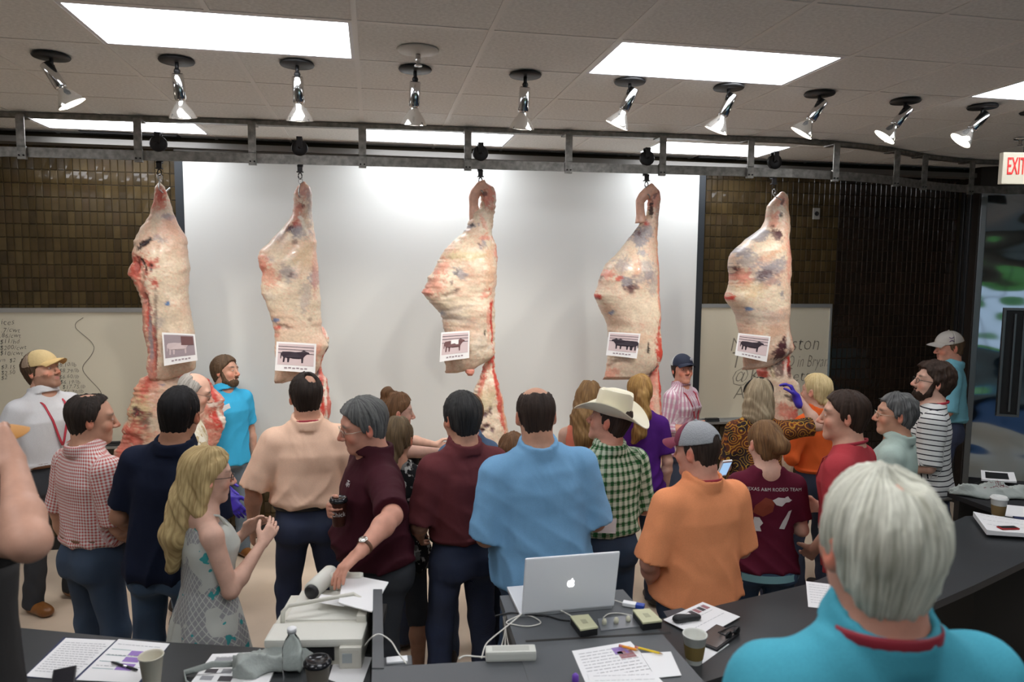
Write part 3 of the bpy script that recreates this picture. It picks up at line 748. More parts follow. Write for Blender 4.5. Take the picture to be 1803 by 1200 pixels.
# ------------------------------------------------------------------ the room
WY, WX, WR = 6.65, 6.03, 8.9
XL, YB = -4.6, -5.0
m_grid = M('ceiling_grid', (.80, .79, .76), .5)
m_ct = M('ceiling_tile', (.80, .80, .775), .95, var=.12, vscale=60, bump=.5, bscale=140, bdist=.004)
m_floor = M('floor_vinyl', (.66, .53, .40), .28, var=.08, vscale=3, detail=6)
m_dark = M('black_metal', (.015, .015, .016), .45)
m_wallpaint = M('wall_paint', (.30, .26, .21), .9)
def struct(b, name, mat, kind='structure', parent=None, label=None): return b.build(name, mat, parent, kind=kind, label=label)
fl = B().box((XL, YB, -.1), (WR, WY+.2, 0)); struct(fl, 'floor', m_floor)
riser = B().box((XL+.01, YB, .001), (4.6, 1.9, .35)); struct(riser, 'floor_riser', M('riser_vinyl', (.06, .055, .05), .6))
struct(B().box((4.61, YB, .001), (WR-.01, 2.2, .012)), 'floor_blue_reflector', M('blue_reflector', (.05, .13, .30), .8))  # unseen blue strip, added to tint the steel door's lower reflection
ceil = empty('ceiling', (0, 0, 0), kind='structure')
B().box((XL, YB, CEIL+.03), (WR, WY, CEIL+.12)).build('ceiling_slab', M('plenum', (.25, .24, .22), .9), ceil, kind='structure')
holes = set()
for a, b_, r in TROFF:
    for i in range(a, b_): holes.add((i, r))
tb = B(); tb.box((0, 0, 0), (G-.022, G-.022, .012)); tile_me = None; far = B(); i0 = int((XL-GX)//G); i1 = int((WR-GX)//G); j0 = int((YB-GY)//G)
for j in range(j0, 7):
    for i in range(i0, i1+1):
        if (i, j) in holes: continue
        x0, y0 = GX+G*i+.011, GY+G*j+.011; x1, y1 = min(x0+G-.022, WR-.01), min(y0+G-.022, WY-.01); x0 = max(x0, XL)
        if x1-x0 < .03: continue
        if j >= -2 and -6 <= i <= 9 and abs(x1-x0-(G-.022)) < 1e-4 and abs(y1-y0-(G-.022)) < 1e-4:
            if tile_me is None:
                o = tb.build('ceiling_tile', m_ct, ceil); tile_me = o.data
            else: o = bpy.data.objects.new('ceiling_tile', tile_me); C.objects.link(o); o.parent = ceil
            o.location = (x0, y0, CEIL+.004)
        else: far.box((x0, y0, CEIL+.004), (x1, y1, CEIL+.016))
far.build('ceiling_tiles', m_ct, ceil, kind='stuff')
gb = B()
for i in range(i0, i1+2):
    x = GX+G*i
    if not XL < x < WR: continue
    cuts = sorted((GY+G*r, GY+G*(r+1)) for a, b_, r in TROFF if a < i < b_); y = YB
    for c0, c1 in cuts: gb.box((x-.012, y, CEIL), (x+.012, c0, CEIL+.02)); y = c1
    gb.box((x-.012, y, CEIL), (x+.012, WY, CEIL+.02))
gb.build('ceiling_runner', m_grid, ceil, kind='stuff'); gb = B()
for j in range(j0, 8):
    y = GY+G*j
    if YB < y < WY: gb.box((XL, y-.012, CEIL+.0015), (WR, y+.012, CEIL+.02))
gb.build('ceiling_cross_bar', m_grid, ceil, kind='stuff')
# troffers
m_diff = M('light_diffuser', (.9, .92, 1), .5, emis=(.93, .95, 1), estr=PANEL_E)
vis = {(-2, 1): 'large recessed fluorescent panel glowing at the upper left of the ceiling', (2, 1): 'large recessed fluorescent panel glowing right of centre above the spotlights',
       (6, 1): 'recessed fluorescent panel cut off by the right edge of the picture', (-4, 5): 'narrow looking far fluorescent panel above the leftmost carcass', (0, 5): 'far fluorescent panel behind the rail above the middle of the screen', (4, 5): 'far fluorescent panel behind the rail near the right end of the screen'}
for a, b_, r in TROFF:
    x0, x1, y0, y1 = GX+G*a, GX+G*b_, GY+G*r, GY+G*(r+1)
    if y0 > WY-.3: continue
    t = empty('ceiling_light', ((x0+x1)/2, (y0+y1)/2, CEIL), 0, vis.get((a, r), 'recessed fluorescent ceiling panel behind the photographer'), 'ceiling light', 'fluorescent ceiling panels' if (a, r) not in vis else None)
    w_, d_ = (x1-x0)/2, (y1-y0)/2; fr = B()
    for q in ((-w_+.012, -d_+.012, w_-.012, -d_+.03), (-w_+.012, d_-.03, w_-.012, d_-.012), (-w_+.012, -d_+.03, -w_+.03, d_-.03), (w_-.03, -d_+.03, w_-.012, d_-.03)): fr.box((q[0], q[1], .002), (q[2], q[3], .016))
    fr.build('frame', M('light_frame', (.75, .75, .78), .4), t)
    B().box((-w_+.03, -d_+.03, .006), (w_-.03, d_-.03, .012)).build('diffuser', m_diff, t)
# walls
wb = empty('wall_back', (0, 0, 0), kind='structure')
B().box((XL, WY, 0), (WX+.2, WY+.15, CEIL+.12)).build('wall_grout', M('grout', (.034, .024, .011), .9), wb)
B().box((XL-.15, YB, 0), (XL, WY+.15, CEIL+.12)).build('wall_left', m_wallpaint, kind='structure')
B().box((XL-.15, YB-.15, 0), (WR+.2, YB, CEIL+.12)).build('wall_rear', m_wallpaint, kind='structure')
# glazed tiles: those in view as single pieces, the rest joined
tvars = [M('glazed_tile_%d' % k, c, .22, coat=.4, var=.25, vscale=9, bump=.25, bscale=14, bdist=.01) for k, c in enumerate([(.056, .037, .014), (.046, .030, .011), (.068, .046, .018), (.038, .025, .010), (.052, .033, .014)])]
dvars = [M('dark_tile_%d' % k, c, .25, coat=.3, var=.25, vscale=9, bump=.25, bscale=14) for k, c in enumerate([(.022, .013, .008), (.017, .011, .007)])]
TW, TH = .0575, .1100; tmesh = []
for mt in tvars:
    b_ = B(); b_.add([(0, 0, 0), (TW-.003, 0, 0), (TW-.003, 0, TH-.003), (0, 0, TH-.003), (.004, -.006, .004), (TW-.007, -.006, .004), (TW-.007, -.006, TH-.007), (.004, -.006, TH-.007)], [(0, 1, 5, 4), (1, 2, 6, 5), (2, 3, 7, 6), (3, 0, 4, 7), (4, 5, 6, 7)])
    o = b_.build('tile', mt, wb); tmesh.append(o.data); bpy.data.objects.remove(o)
rest = [B() for _ in tvars]; restd = [B() for _ in dvars]; nt_ = 0; rr = random.Random(3)
def tilegeo(b_, x, z, y=WY):
    t_ = rr.uniform(-.0015, .0015); b_.add([(x, y, z), (x+TW-.003, y, z), (x+TW-.003, y, z+TH-.003), (x, y, z+TH-.003), (x+.004, y-.006+t_, z+.004), (x+TW-.007, y-.006-t_, z+.004), (x+TW-.007, y-.006, z+TH-.007), (x+.004, y-.006, z+TH-.007)], [(0, 1, 5, 4), (1, 2, 6, 5), (2, 3, 7, 6), (3, 0, 4, 7), (4, 5, 6, 7)])
nz = int(CEIL/TH)
for k in range(nz+1):
    z = k*TH+.003
    if z+TH > CEIL: continue
    i = 0; x = XL
    while x < WX-TW:
        if x > 4.56: tilegeo(restd[rr.randrange(2)], x, z)
        else:
            inview = (z > 2.06 and ((-2.55 < x < -1.62) or (3.08 < x)))
            v = rr.choices(range(5), (5, 4, 2, 2, 2))[0]
            if inview and nt_ < 300 and z < 3.36:
                o = bpy.data.objects.new('tile', tmesh[v]); C.objects.link(o); o.parent = wb; o.location = (x, WY, z); o.rotation_euler = (rr.uniform(-.006, .006), 0, rr.uniform(-.02, .02)); nt_ += 1
            elif z > 1.95 or x > 3 or z < .9 : tilegeo(rest[v], x, z)
        x += TW
for v, b_ in enumerate(rest): b_.build('tile_field', tvars[v], wb, kind='stuff')
for v, b_ in enumerate(restd): b_.build('dark_tile_field', dvars[v], wb, kind='stuff')
B().box((-1.62, WY-.16, CEIL-.10), (WX, WY-.001, CEIL-.055)).build('trim_1', M('steel_trim', (.13, .125, .115), .7), kind='structure')
B().box((XL, WY-.16, CEIL-.10), (-1.62, WY-.001, CEIL-.055)).build('trim_2', MATS['steel_trim'], kind='structure')
B().box((XL, WY-.02, 0), (WX, WY-.001, .11)).build('baseboard_back', m_dark, kind='structure')
for x0, x1, l_ in ((-2.3, -1.56, 'black slot air vent in the ceiling above the leftmost carcass'), (3.0, 3.42, 'short black slot air vent in the ceiling beside the screen edge')):
    t = empty('air_vent', ((x0+x1)/2, WY-.11, CEIL), 0, l_, 'vent'); h_ = (x1-x0)/2
    B().box((-h_, -.06, -.006), (h_, .06, .003)).build('frame', m_dark, t)
    for k in range(3): B().box((-h_+.01, -.045+k*.035, -.011), (h_-.01, -.027+k*.035, -.006)).build('louvre', M('vent_louvre', (.03, .03, .03), .4), t)
# right wall with the stainless door
B().box((WR, YB, 0), (WR+.2, WY+.15, CEIL+.12)).build('wall_right', M('brown_panel', (.02, .014, .010), .5), kind='structure')
B().box((WX, 6.44, 0), (WX+.25, WY, CEIL+.12)).build('wall_right_end', MATS['brown_panel'], kind='structure')
m_ss = M('stainless', (.42, .46, .50), .07, metal=1, bump=.35, bscale=1.3, bdist=.10, stretch=(1, 1.1, 1.6), detail=1)
m_ssb = M('stainless_frame', (.20, .205, .21), .35, metal=1)
TH_ = math.radians(60); d1 = empty('door_1', (WX, 6.44, 0), TH_, kind='structure'); lf = B().box((.02, -2.45, .02), (.07, -.075, 3.20)).build('door_leaf', m_ss, d1)
for y0, y1, z0, z1 in ((-.012, 0.0, 0, CEIL), (-3.3, -2.53, 0, CEIL), (-2.53, -.012, 3.29, CEIL)): B().box((.0, y0, z0), (.12, y1, z1)).build('wall_right_panel', MATS['brown_panel'], kind='structure', parent=d1)
B().box((-.012, -.072, 0), (.09, -.014, 3.29), bev=.006).build('jamb', m_ssb, d1); B().box((-.012, -2.53, 0), (.09, -2.46, 3.29), bev=.006).build('jamb', m_ssb, d1); B().box((.0, -2.53, 3.205), (.09, -.014, 3.29)).build('lintel', m_ssb, d1)
for y0, y1 in ((6.605, 6.645), (6.525, 6.57)): B().box((WX-.02, y0, 0), (WX+.002, y1, 3.30), bev=.006).build('trim_3', m_ssb, kind='structure')
nl = Vector((math.cos(TH_), math.sin(TH_), 0)); hc = atpl(1780, 638, (WX+nl.x*.02, 6.44+nl.y*.02, 0), nl); hl = Matrix.Rotation(-TH_, 3, 'Z') @ (Vector([float(c) for c in hc])-Vector((WX, 6.44, 0))); yc, zc = hl.y, hl.z; hb = B()
for q in ((yc-.10, yc-.075, zc-.53, zc+.53), (yc+.075, yc+.10, zc-.53, zc+.53), (yc-.10, yc+.10, zc+.53, zc+.555), (yc-.10, yc+.10, zc-.555, zc-.53)): hb.box((-.005, q[0], q[2]), (.022, q[1], q[3]), bev=.004)
hb.build('handle_frame', m_ssb, lf); B().box((.012, yc-.075, zc-.53), (.019, yc+.075, zc+.53)).build('handle_recess', m_dark, lf); B().box((-.03, yc-.010, zc-.50), (-.008, yc+.010, zc+.50), bev=.004).build('handle_bar', m_ssb, lf)
B().box((.014, -2.44, .02), (.0195, -.08, .30)).build('kick_plate', M('dark_plate', (.03, .03, .035), .4, metal=.5), lf)
# unseen glowing window, added in the rear wall for the polished door to mirror
win = empty('added_window', (0, YB, 0), kind='structure')
m_skyglow = M('added_daylight_glow', (.5, .6, .7), .5, emis=(.62, .80, 1.0), estr=.62); m_lawnglow = M('added_lawn_glow', (.1, .3, .06), .8, emis=(.10, .30, .09), estr=.40); m_paveglow = M('added_pavement_glow', (.1, .2, .4), .8, emis=(.06, .16, .36), estr=.35)
for z0, z1, mt, n_ in ((.05, .45, m_paveglow, 'pavement_glow_band'), (.45, .80, m_lawnglow, 'lawn_glow_band'), (.80, 1.75, m_skyglow, 'pane'), (1.75, 2.4, m_lawnglow, 'foliage_glow_band')): B().box((1.2, .001, z0), (7.6, .01, z1)).build(n_, mt, win)
for x_ in (1.2, 2.8, 4.4, 6.0, 7.6): B().box((x_-.03, 0, .05), (x_+.03, .03, 2.45)).build('added_mullion', m_dark, win)
# ------------------------------------------------------------------ projection screen and whiteboards
SX0, SX1, SZ0, SZ1 = -1.546, 3.05, .80, 3.365
t = empty('projection_screen', ((SX0+SX1)/2, WY-.09, 0), 0, 'wide white projection screen with black borders behind the carcasses', 'screen'); h_ = (SX1-SX0)/2
B().box((-h_+.0, -.004, SZ0), (h_, .004, SZ1)).build('screen_cloth', M('screen_white', (.64, .655, .63), .75), t)
B().box((-h_-.065, -.006, SZ0-.11), (-h_, .006, SZ1)).build('side_border', M('screen_black', (.012, .016, .02), .6), t)
B().box((h_, -.006, SZ0-.11), (h_+.065, .006, SZ1)).build('side_border', MATS['screen_black'], t)
B().box((-h_, -.006, SZ0-.11), (h_, .006, SZ0)).build('bottom_border', MATS['screen_black'], t)
B().box((-h_-.065, -.03, SZ1-.0), (h_+.065, .04, CEIL-.055), bev=.01).build('screen_case', M('case_grey', (.10, .095, .085), .6), t)
m_wb = M('whiteboard', (.62, .57, .44), .35); m_al = M('aluminium', (.55, .55, .53), .35, metal=.8)
def whiteboard(x0, x1, z0, z1, label, lines):
    t = empty('whiteboard', (x0, WY-.03, 0), 0, label, 'whiteboard'); w_ = x1-x0
    B().box((0, -.01, z0), (w_, .01, z1)).build('board', m_wb, t)
    f = B(); f.box((-.02, -.02, z1), (w_+.02, .012, z1+.035)); f.box((-.02, -.02, z0-.03), (w_+.02, .012, z0)); f.box((-.02, -.02, z0), (0, .012, z1)); f.box((w_, -.02, z0), (w_+.02, .012, z1)); f.build('frame', m_al, t)
    B().box((0, -.10, z0-.045), (w_, -.02, z0-.025)).build('marker_tray', m_al, t)
    for lns in lines:
        txt, px_, py_, hh = lns[:4]; p = atY(px_, py_, WY-.042); sz = hh*(.62 if hh < 20 else 1.0)*1.45/190
        me = textmesh(txt, sz, 0, 'LEFT', 1.05, 2, -.010*sz/.1*(1 if hh < 20 else 1.1)*.1*1.4)
        sh = .18
        for v in me.vertices: vx, vy = v.co.x, v.co.y; v.co = (vx*.95*(lns[5] if len(lns) > 5 else 1)+vy*sh, -.013, vy+vx*(lns[4] if len(lns) > 4 else 0)+.004*math.sin(vx*60+py_))
        o = link('handwriting', me, M('marker_ink' if hh < 20 else 'faint_ink', (.05, .05, .045) if hh < 20 else (.20, .18, .14), .6), t); o.location = (float(p[0])-x0, 0, float(p[2]))
    return t
LT = [('ices', 2, 567, 14), ('.7/cwt', 2, 581, 12), ('.86/cwt', 0, 591, 11), ('$11/hd', 0, 601, 11), ('$200/cwt', 0, 612, 11), ('$10/cwt', 0, 622, 11), ('rn  $2', 0, 634, 10), ('$3.15', 2, 646, 10), ('$2.50', 2, 656, 10), ('$2', 2, 665, 10),
      ('$8.10/lb', 99, 642, 10), ('$8.79/lb', 104, 653, 10), ('$6.60/lb', 104, 663, 10), ('$6.19/lb', 106, 673, 10), ('$17.75/lb', 110, 681, 10), ('$6.70/lb', 112, 690, 10), ('$6.80/lb', 114, 700, 10), ('$2.70', 120, 711, 10), ('$2.50', 124, 727, 10), ('ribs', 84, 663, 9), ('chuck', 80, 673, 9), ('tender', 78, 681, 9), ('strip loin', 80, 691, 9), ('sirloin', 84, 701, 9)]
wl = whiteboard(-4.5, -1.66, .93, 2.03, 'whiteboard left of the screen covered with a handwritten price list', LT)
curve = [atY(x, y, WY-.045) for x, y in ((148, 558), (133, 567), (132, 577), (145, 588), (160, 600), (167, 612), (160, 627), (146, 642), (145, 652), (155, 665), (172, 682), (178, 690), (182, 706))]
cx_, cz_ = np.array([p[0] for p in curve]), np.array([p[2] for p in curve]); tt = np.arange(len(curve)); tf = np.linspace(0, len(curve)-1, 70); kf = np.array([1, 2, 3, 4, 3, 2, 1])/16.0; sx_ = np.convolve(np.pad(np.interp(tf, tt, cx_), 3, 'edge'), kf, 'valid'); sz_ = np.convolve(np.pad(np.interp(tf, tt, cz_), 3, 'edge'), kf, 'valid')
B().tube([(float(a)+4.5, -.013, float(b)) for a, b in zip(sx_, sz_)], .003, 5, flat=.3).build('drawn_curve', M('faint_ink', (.20, .18, .14), .6), wl)
RT = [('N', 1286, 607, 26), ('ston', 1394, 605, 28, 0, .85), ('T', 1286, 635, 30), ('Q in Bryan', 1386, 637, 23, 0, .60), ('@Kr', 1288, 662, 26), ('ett', 1396, 662, 22), ('Any', 1292, 692, 26)]
whiteboard(3.125, 4.53, .97, 2.065, 'whiteboard between the screen and the dark wall with large handwritten words', RT)
for px_, py_, l_ in ((200, 766, 'black eraser on the tray of the left whiteboard'), (1253, 757, 'black eraser on the tray of the right whiteboard')):
    p = atY(px_, py_, WY-.09); zz = (.93 if px_ < 900 else .97)-.024; e_ = empty('board_eraser', (p[0], WY-.09, zz), 0, l_, 'eraser'); B().rbox((-.07, -.025, 0), (.07, .025, .018), .006).build('felt', M('felt', (.03, .03, .03), .9), e_); B().rbox((-.068, -.023, .018), (.068, .023, .034), .006).build('grip', m_dark, e_)
p = atY(1437, 376, WY-.012); e_ = empty('wall_outlet', (p[0], WY-.012, p[2]), 0, 'small steel wall plate with a round black socket high on the tiled wall', 'outlet')
B().rbox((-.037, -.008, -.055), (.037, .004, .055), .004).build('plate', M('brushed_plate', (.5, .48, .42), .35, metal=.6), e_); B().lathe([(.022, -.001), (.022, .008), (.014, .008), (.012, .002)], 16, align((0, -1, 0), (0, -.006, 0))).build('socket', m_dark, e_)
# exit sign
p = atD(1805, 297, 4.9); e_ = empty('exit_sign', (p[0]+.0, p[1], p[2]), math.radians(-8), 'hanging white exit sign with red letters at the right edge', 'sign')
B().rbox((-.172, -.02, -.105), (.172, .02, .105), .006).build('housing', M('sign_face', (.50, .46, .36), .5), e_)
me = textmesh('EXIT', .155, .002, spacing=1.0); o = link('lettering', me, M('exit_red', (.7, .02, .02), .5, emis=(.9, .02, .02), estr=.25), e_); o.rotation_euler = (PI/2, 0, 0); xs_ = [v.co.x for v in me.vertices]; w0 = max(xs_)-min(xs_); o.scale = (.125/w0, 1.05, 1); o.location = (-.172+.030+.0625, -.0225, .008)
B().box((-.012, -.012, .105), (.012, .012, CEIL-p[2])).build('hanger', m_dark, e_); B().lathe([(.05, CEIL-p[2]-.012), (.06, CEIL-p[2])], 16).build('canopy', m_dark, e_)
# ceiling plate / sprinkler / smoke detector
p = atZ(736, 88, CEIL); e_ = empty('sprinkler', (p[0], p[1], CEIL), 0, 'white round ceiling plate with a small glass sprinkler head above the spotlights', 'sprinkler')
B().lathe([(.105, 0), (.10, -.008), (.05, -.018), (.018, -.02)], 28).build('plate', M('white_plastic', (.62, .6, .56), .5), e_); B().lathe([(.012, -.02), (.014, -.05), (.008, -.07), (.02, -.074), (.02, -.078)], 12).build('sprinkler_head', M('chrome', (.7, .7, .7), .12, metal=1), e_)
p = atZ(1797, 243, CEIL); e_ = empty('sprinkler', (p[0], p[1], CEIL), 0, 'small shiny sprinkler head on the ceiling above the exit sign', 'sprinkler')
B().lathe([(.05, 0), (.045, -.012), (.02, -.018)], 20).build('plate', MATS['chrome'], e_); B().lathe([(.012, -.018), (.01, -.05), (.02, -.052), (.02, -.056)], 12).build('sprinkler_head', MATS['chrome'], e_)
# ------------------------------------------------------------------ spotlights
m_chr = M('chrome', (.7, .7, .7), .12, metal=1); m_bulb = M('spot_glass', (.85, .83, .78), .12, metal=.85); m_face = M('spot_face', (.9, .88, .8), .3, emis=(1, .93, .8), estr=2.4)
SP = [(90, 100, .55, .15, 'leftmost'), (311, 108, .04, .25, 'second from the left'), (523, 114, .02, .25, 'third from the left'), (731, 123, -.03, .25, 'fourth from left under round plate'), (925, 133, -.03, .25, 'fifth from the left'),
      (1109, 145, -.42, .25, 'just right of centre, tilted left'), (1283, 155, -.36, .25, 'fourth from the right'), (1443, 166, -.55, .3, 'third from the right'), (1594, 179, -.7, .3, 'second from the right'), (1730, 189, -.8, .3, 'rightmost')]
aimx = [-1.4, -1.4, -.5, .2, .8, .8, 1.5, 2.1, 2.9, 3.2]
for k, (px_, py_, dx, dy, wh) in enumerate(SP):
    p = atZ(px_, py_, CEIL-.01); e_ = empty('spotlight', (p[0], p[1], CEIL), 0, 'chrome ceiling spotlight on a black disc, '+wh+(' of the row' if 'plate' not in wh else ''), 'spotlight')
    B().lathe([(.085, 0), (.09, -.008), (.085, -.016), (.02, -.018)], 28).build('canopy', m_dark, e_)
    d = Vector((dx, dy, -1)).normalized(); piv = Vector((0, 0, -.06)); off = Vector((.018 if dx < 0 else -.018, 0, 0)) if abs(dx) > .2 else Vector((0, 0, 0))
    B().tube([(0, 0, -.012), (0, 0, -.06)], .010, 8).build('stem', m_dark, e_); B().add(*uvs(.017, piv)).build('knuckle', m_dark, e_)
    a = piv+off-d*(.02 if abs(dx) > .2 else -.01); L_ = .135
    B().lathe([(.026, 0), (.030, .004), (.030, L_-.01), (.026, L_)], 20, align(d, a)).build('lamp_holder', m_chr, e_)
    q = a+d*L_; lm = B().lathe([(.022, 0), (.026, .014), (.038, .030), (.058, .060), (.069, .082), (.071, .090)], 24, align(d, q), cap=False).build('lamp', m_bulb, e_)
    B().lathe([(.070, .087), (.066, .0895), (.03, .093), (.002, .095)], 24, align(d, q), cap=True).build('lens', m_face, lm)
    l = bpy.data.lights.new('spot', 'SPOT'); l.energy = SPOT_W; l.color = (1, .95, .88); l.spot_size = math.radians(64); l.spot_blend = .7; l.shadow_soft_size = .05
    lo = bpy.data.objects.new('spot_beam', l); C.objects.link(lo); lo.parent = e_; lo.location = q+d*.12
    wp = Vector((aimx[k], 5.55, SPOT_AIM_Z))-(Vector((float(p[0]), float(p[1]), CEIL))+q); lo.rotation_euler = wp.to_track_quat('-Z', 'Y').to_euler()
# ------------------------------------------------------------------ overhead rail
m_galv = M('galvanised', (.25, .24, .22), .42, metal=.75, var=.35, vscale=26, bump=.2, bscale=40); m_iron = M('dark_iron', (.02, .018, .018), .4, metal=.5)
RAILZ = 3.235; rail = empty('overhead_rail', (0, 0, 0), 0, 'long galvanised overhead meat rail running across the room under the ceiling', 'rail')
_tb = [atZ(a, b, CEIL-.02) for a, b in ((1330, 239), (1400, 243), (1470, 250), (1525, 257), (1580, 267), (1640, 278), (1700, 284), (1760, 287), (1810, 287))]
_px = [-4.6]+[float(p[0]) for p in _tb]; _py = [5.60+.060*4.6]+[float(p[1])-.08 for p in _tb]; _c0 = 5.60-.060*_px[1]-_py[1]; _py = [_py[0]]+[y+_c0*max(0, 1-k/4) for k, y in enumerate(_py[1:])]
def ryc(x): return float(np.interp(x, _px, _py))
xs = [x for x in [-4.5+.2*i for i in range(56)] if x <= _px[-1]]
def beam(zt, zb, hw, yo=0.0):
    b_ = B(); ring = []
    for x in xs:
        y = ryc(x)+yo; ring += [(x, y-hw, zb), (x, y+hw, zb), (x, y+hw, zt), (x, y-hw, zt)]
    n = len(xs); fs = [(0, 3, 2, 1), (4*n-4, 4*n-3, 4*n-2, 4*n-1)]
    for k in range(n-1):
        for i in range(4): j = (i+1) % 4; fs.append((k*4+i, k*4+j, (k+1)*4+j, (k+1)*4+i))
    return b_.add(ring, fs)
beam(RAILZ, RAILZ-.068, .008).build('rail_bar', m_galv, rail)
beam(CEIL-.002, CEIL-.035, .03, .08).build('top_bar', m_galv, rail)
for px_ in (40, 245, 445, 638, 823, 1000, 1165, 1320, 1469, 1580, 1637, 1722):
    p = atY(px_, 255 if px_ < 1400 else 285, 5.5); x = float(p[0]); y = ryc(x); p = atY(px_, 255, y); x = float(p[0]); y = ryc(x)
    h_ = B(); hw = .027
    for q in (((y+.055, CEIL-.03), (y+.063, CEIL-.03), (y-.058, CEIL-.037), (y+.063, CEIL-.037)),): pass
    h_.box((x-hw, y-.02, CEIL-.045), (x+hw, y+.11, CEIL-.035))
    h_.box((x-hw, y-.035, RAILZ+.0), (x+hw, y-.027, CEIL-.035))
    h_.add([(x-hw, y-.035, CEIL-.04), (x+hw, y-.035, CEIL-.04), (x+hw, y-.015, CEIL-.03), (x-hw, y-.015, CEIL-.03)], [(0, 1, 2, 3)])
    h_.box((x-hw, y-.035, RAILZ-.085), (x+hw, y-.008, RAILZ+.005))
    hg = h_.build('hanger', m_galv, rail)
    bb = B()
    for dx in (-.014, .014): bb.lathe([(.006, 0), (.006, .008)], 6, align((0, -1, 0), (x+dx, y-.035, RAILZ-.06)))
    bb.build('bolt', m_iron, hg, kind='stuff')
# ------------------------------------------------------------------ trolleys and hooks
HK = [(280, 320, 237, 'left end', 281), (528, 320, 240, 'second from the left', 528), (846, 322, 249, 'in the middle', 846), (1139, 333, 260, 'second from the right', 1140), (1364, 338, 268, 'nearest the right', 1366)]
TOPX = [(283, 334), (527, 345), (848, 338), (1140, 345), (1370, 352)]
for k, (px_, py_, wy_, wh, bx_) in enumerate(HK):
    p = atY(px_, 280, 5.5); y = ryc(float(p[0])); p = atY(px_, 280, y); x = float(p[0])
    e_ = empty('trolley_hook', (x, y, RAILZ), 0, 'black rail trolley with wheel and steel hook, '+{0: 'at the left end of the rail', 1: 'over the second carcass from the left', 2: 'over the middle carcass', 3: 'over the second carcass from the right', 4: 'over the rightmost carcass'}[k], 'hook')
    B().lathe([(.012, -.016), (.052, -.016), (.058, -.012), (.052, -.004), (.052, .004), (.058, .012), (.052, .016), (.012, .016)], 28, align((0, 1, 0), (0, 0, .050))).build('wheel', m_iron, e_)
    st = B(); st.box((-.020, -.030, .05), (.020, -.023, .128)); st.box((-.020, -.030, .12), (.020, .030, .128)); st.box((-.020, .023, -.084), (.020, .030, .128)); st.box((-.018, -.012, -.122), (.018, -.004, -.074)); st.box((-.020, -.012, -.084), (.020, .030, -.077)); st.box((-.024, -.02, -.127), (.024, .012, -.120)); st.build('strap', m_iron, e_)
    B().lathe([(.009, 0), (.009, .07)], 8, align((0, 1, 0), (0, -.035, .05))).build('axle', m_iron, e_)
    zt = -.127
    B().tube([(.013*math.cos(a), -.004, zt-.025+.022*math.sin(a)) for a in [2*PI*i/14 for i in range(14)]], .0045, 6, closed=True).build('chain_link', m_iron, e_)
    tx, tz = [float(v) for v in atY(*TOPX[k], y)[[0, 2]]]; tx -= x; tz -= RAILZ
    pts = [(.012, -.004, zt-.075), (.018, -.004, zt-.055), (.006, -.004, zt-.038), (-.010, -.004, zt-.046), (-.010, -.004, zt-.065), (.0, -.006, zt-.085), ((tx)*.5-.004, -.02, (zt-.085+tz)*.5), (tx, -.045, tz-.0), (tx+.015, -.01, tz-.02), (tx+.03, .03, tz-.005), (tx+.05 if k == 0 else tx+.03, .05, tz+.02)]
    P_ = []
    for a in range(len(pts)-1):
        for f_ in (0, .33, .66): P_.append(tuple(pts[a][c_]+(pts[a+1][c_]-pts[a][c_])*f_ for c_ in range(3)))
    P_.append(pts[-1]); B().tube(P_, .0048, 7).build('hook', M('steel_wire', (.45, .45, .44), .3, metal=.9), e_)
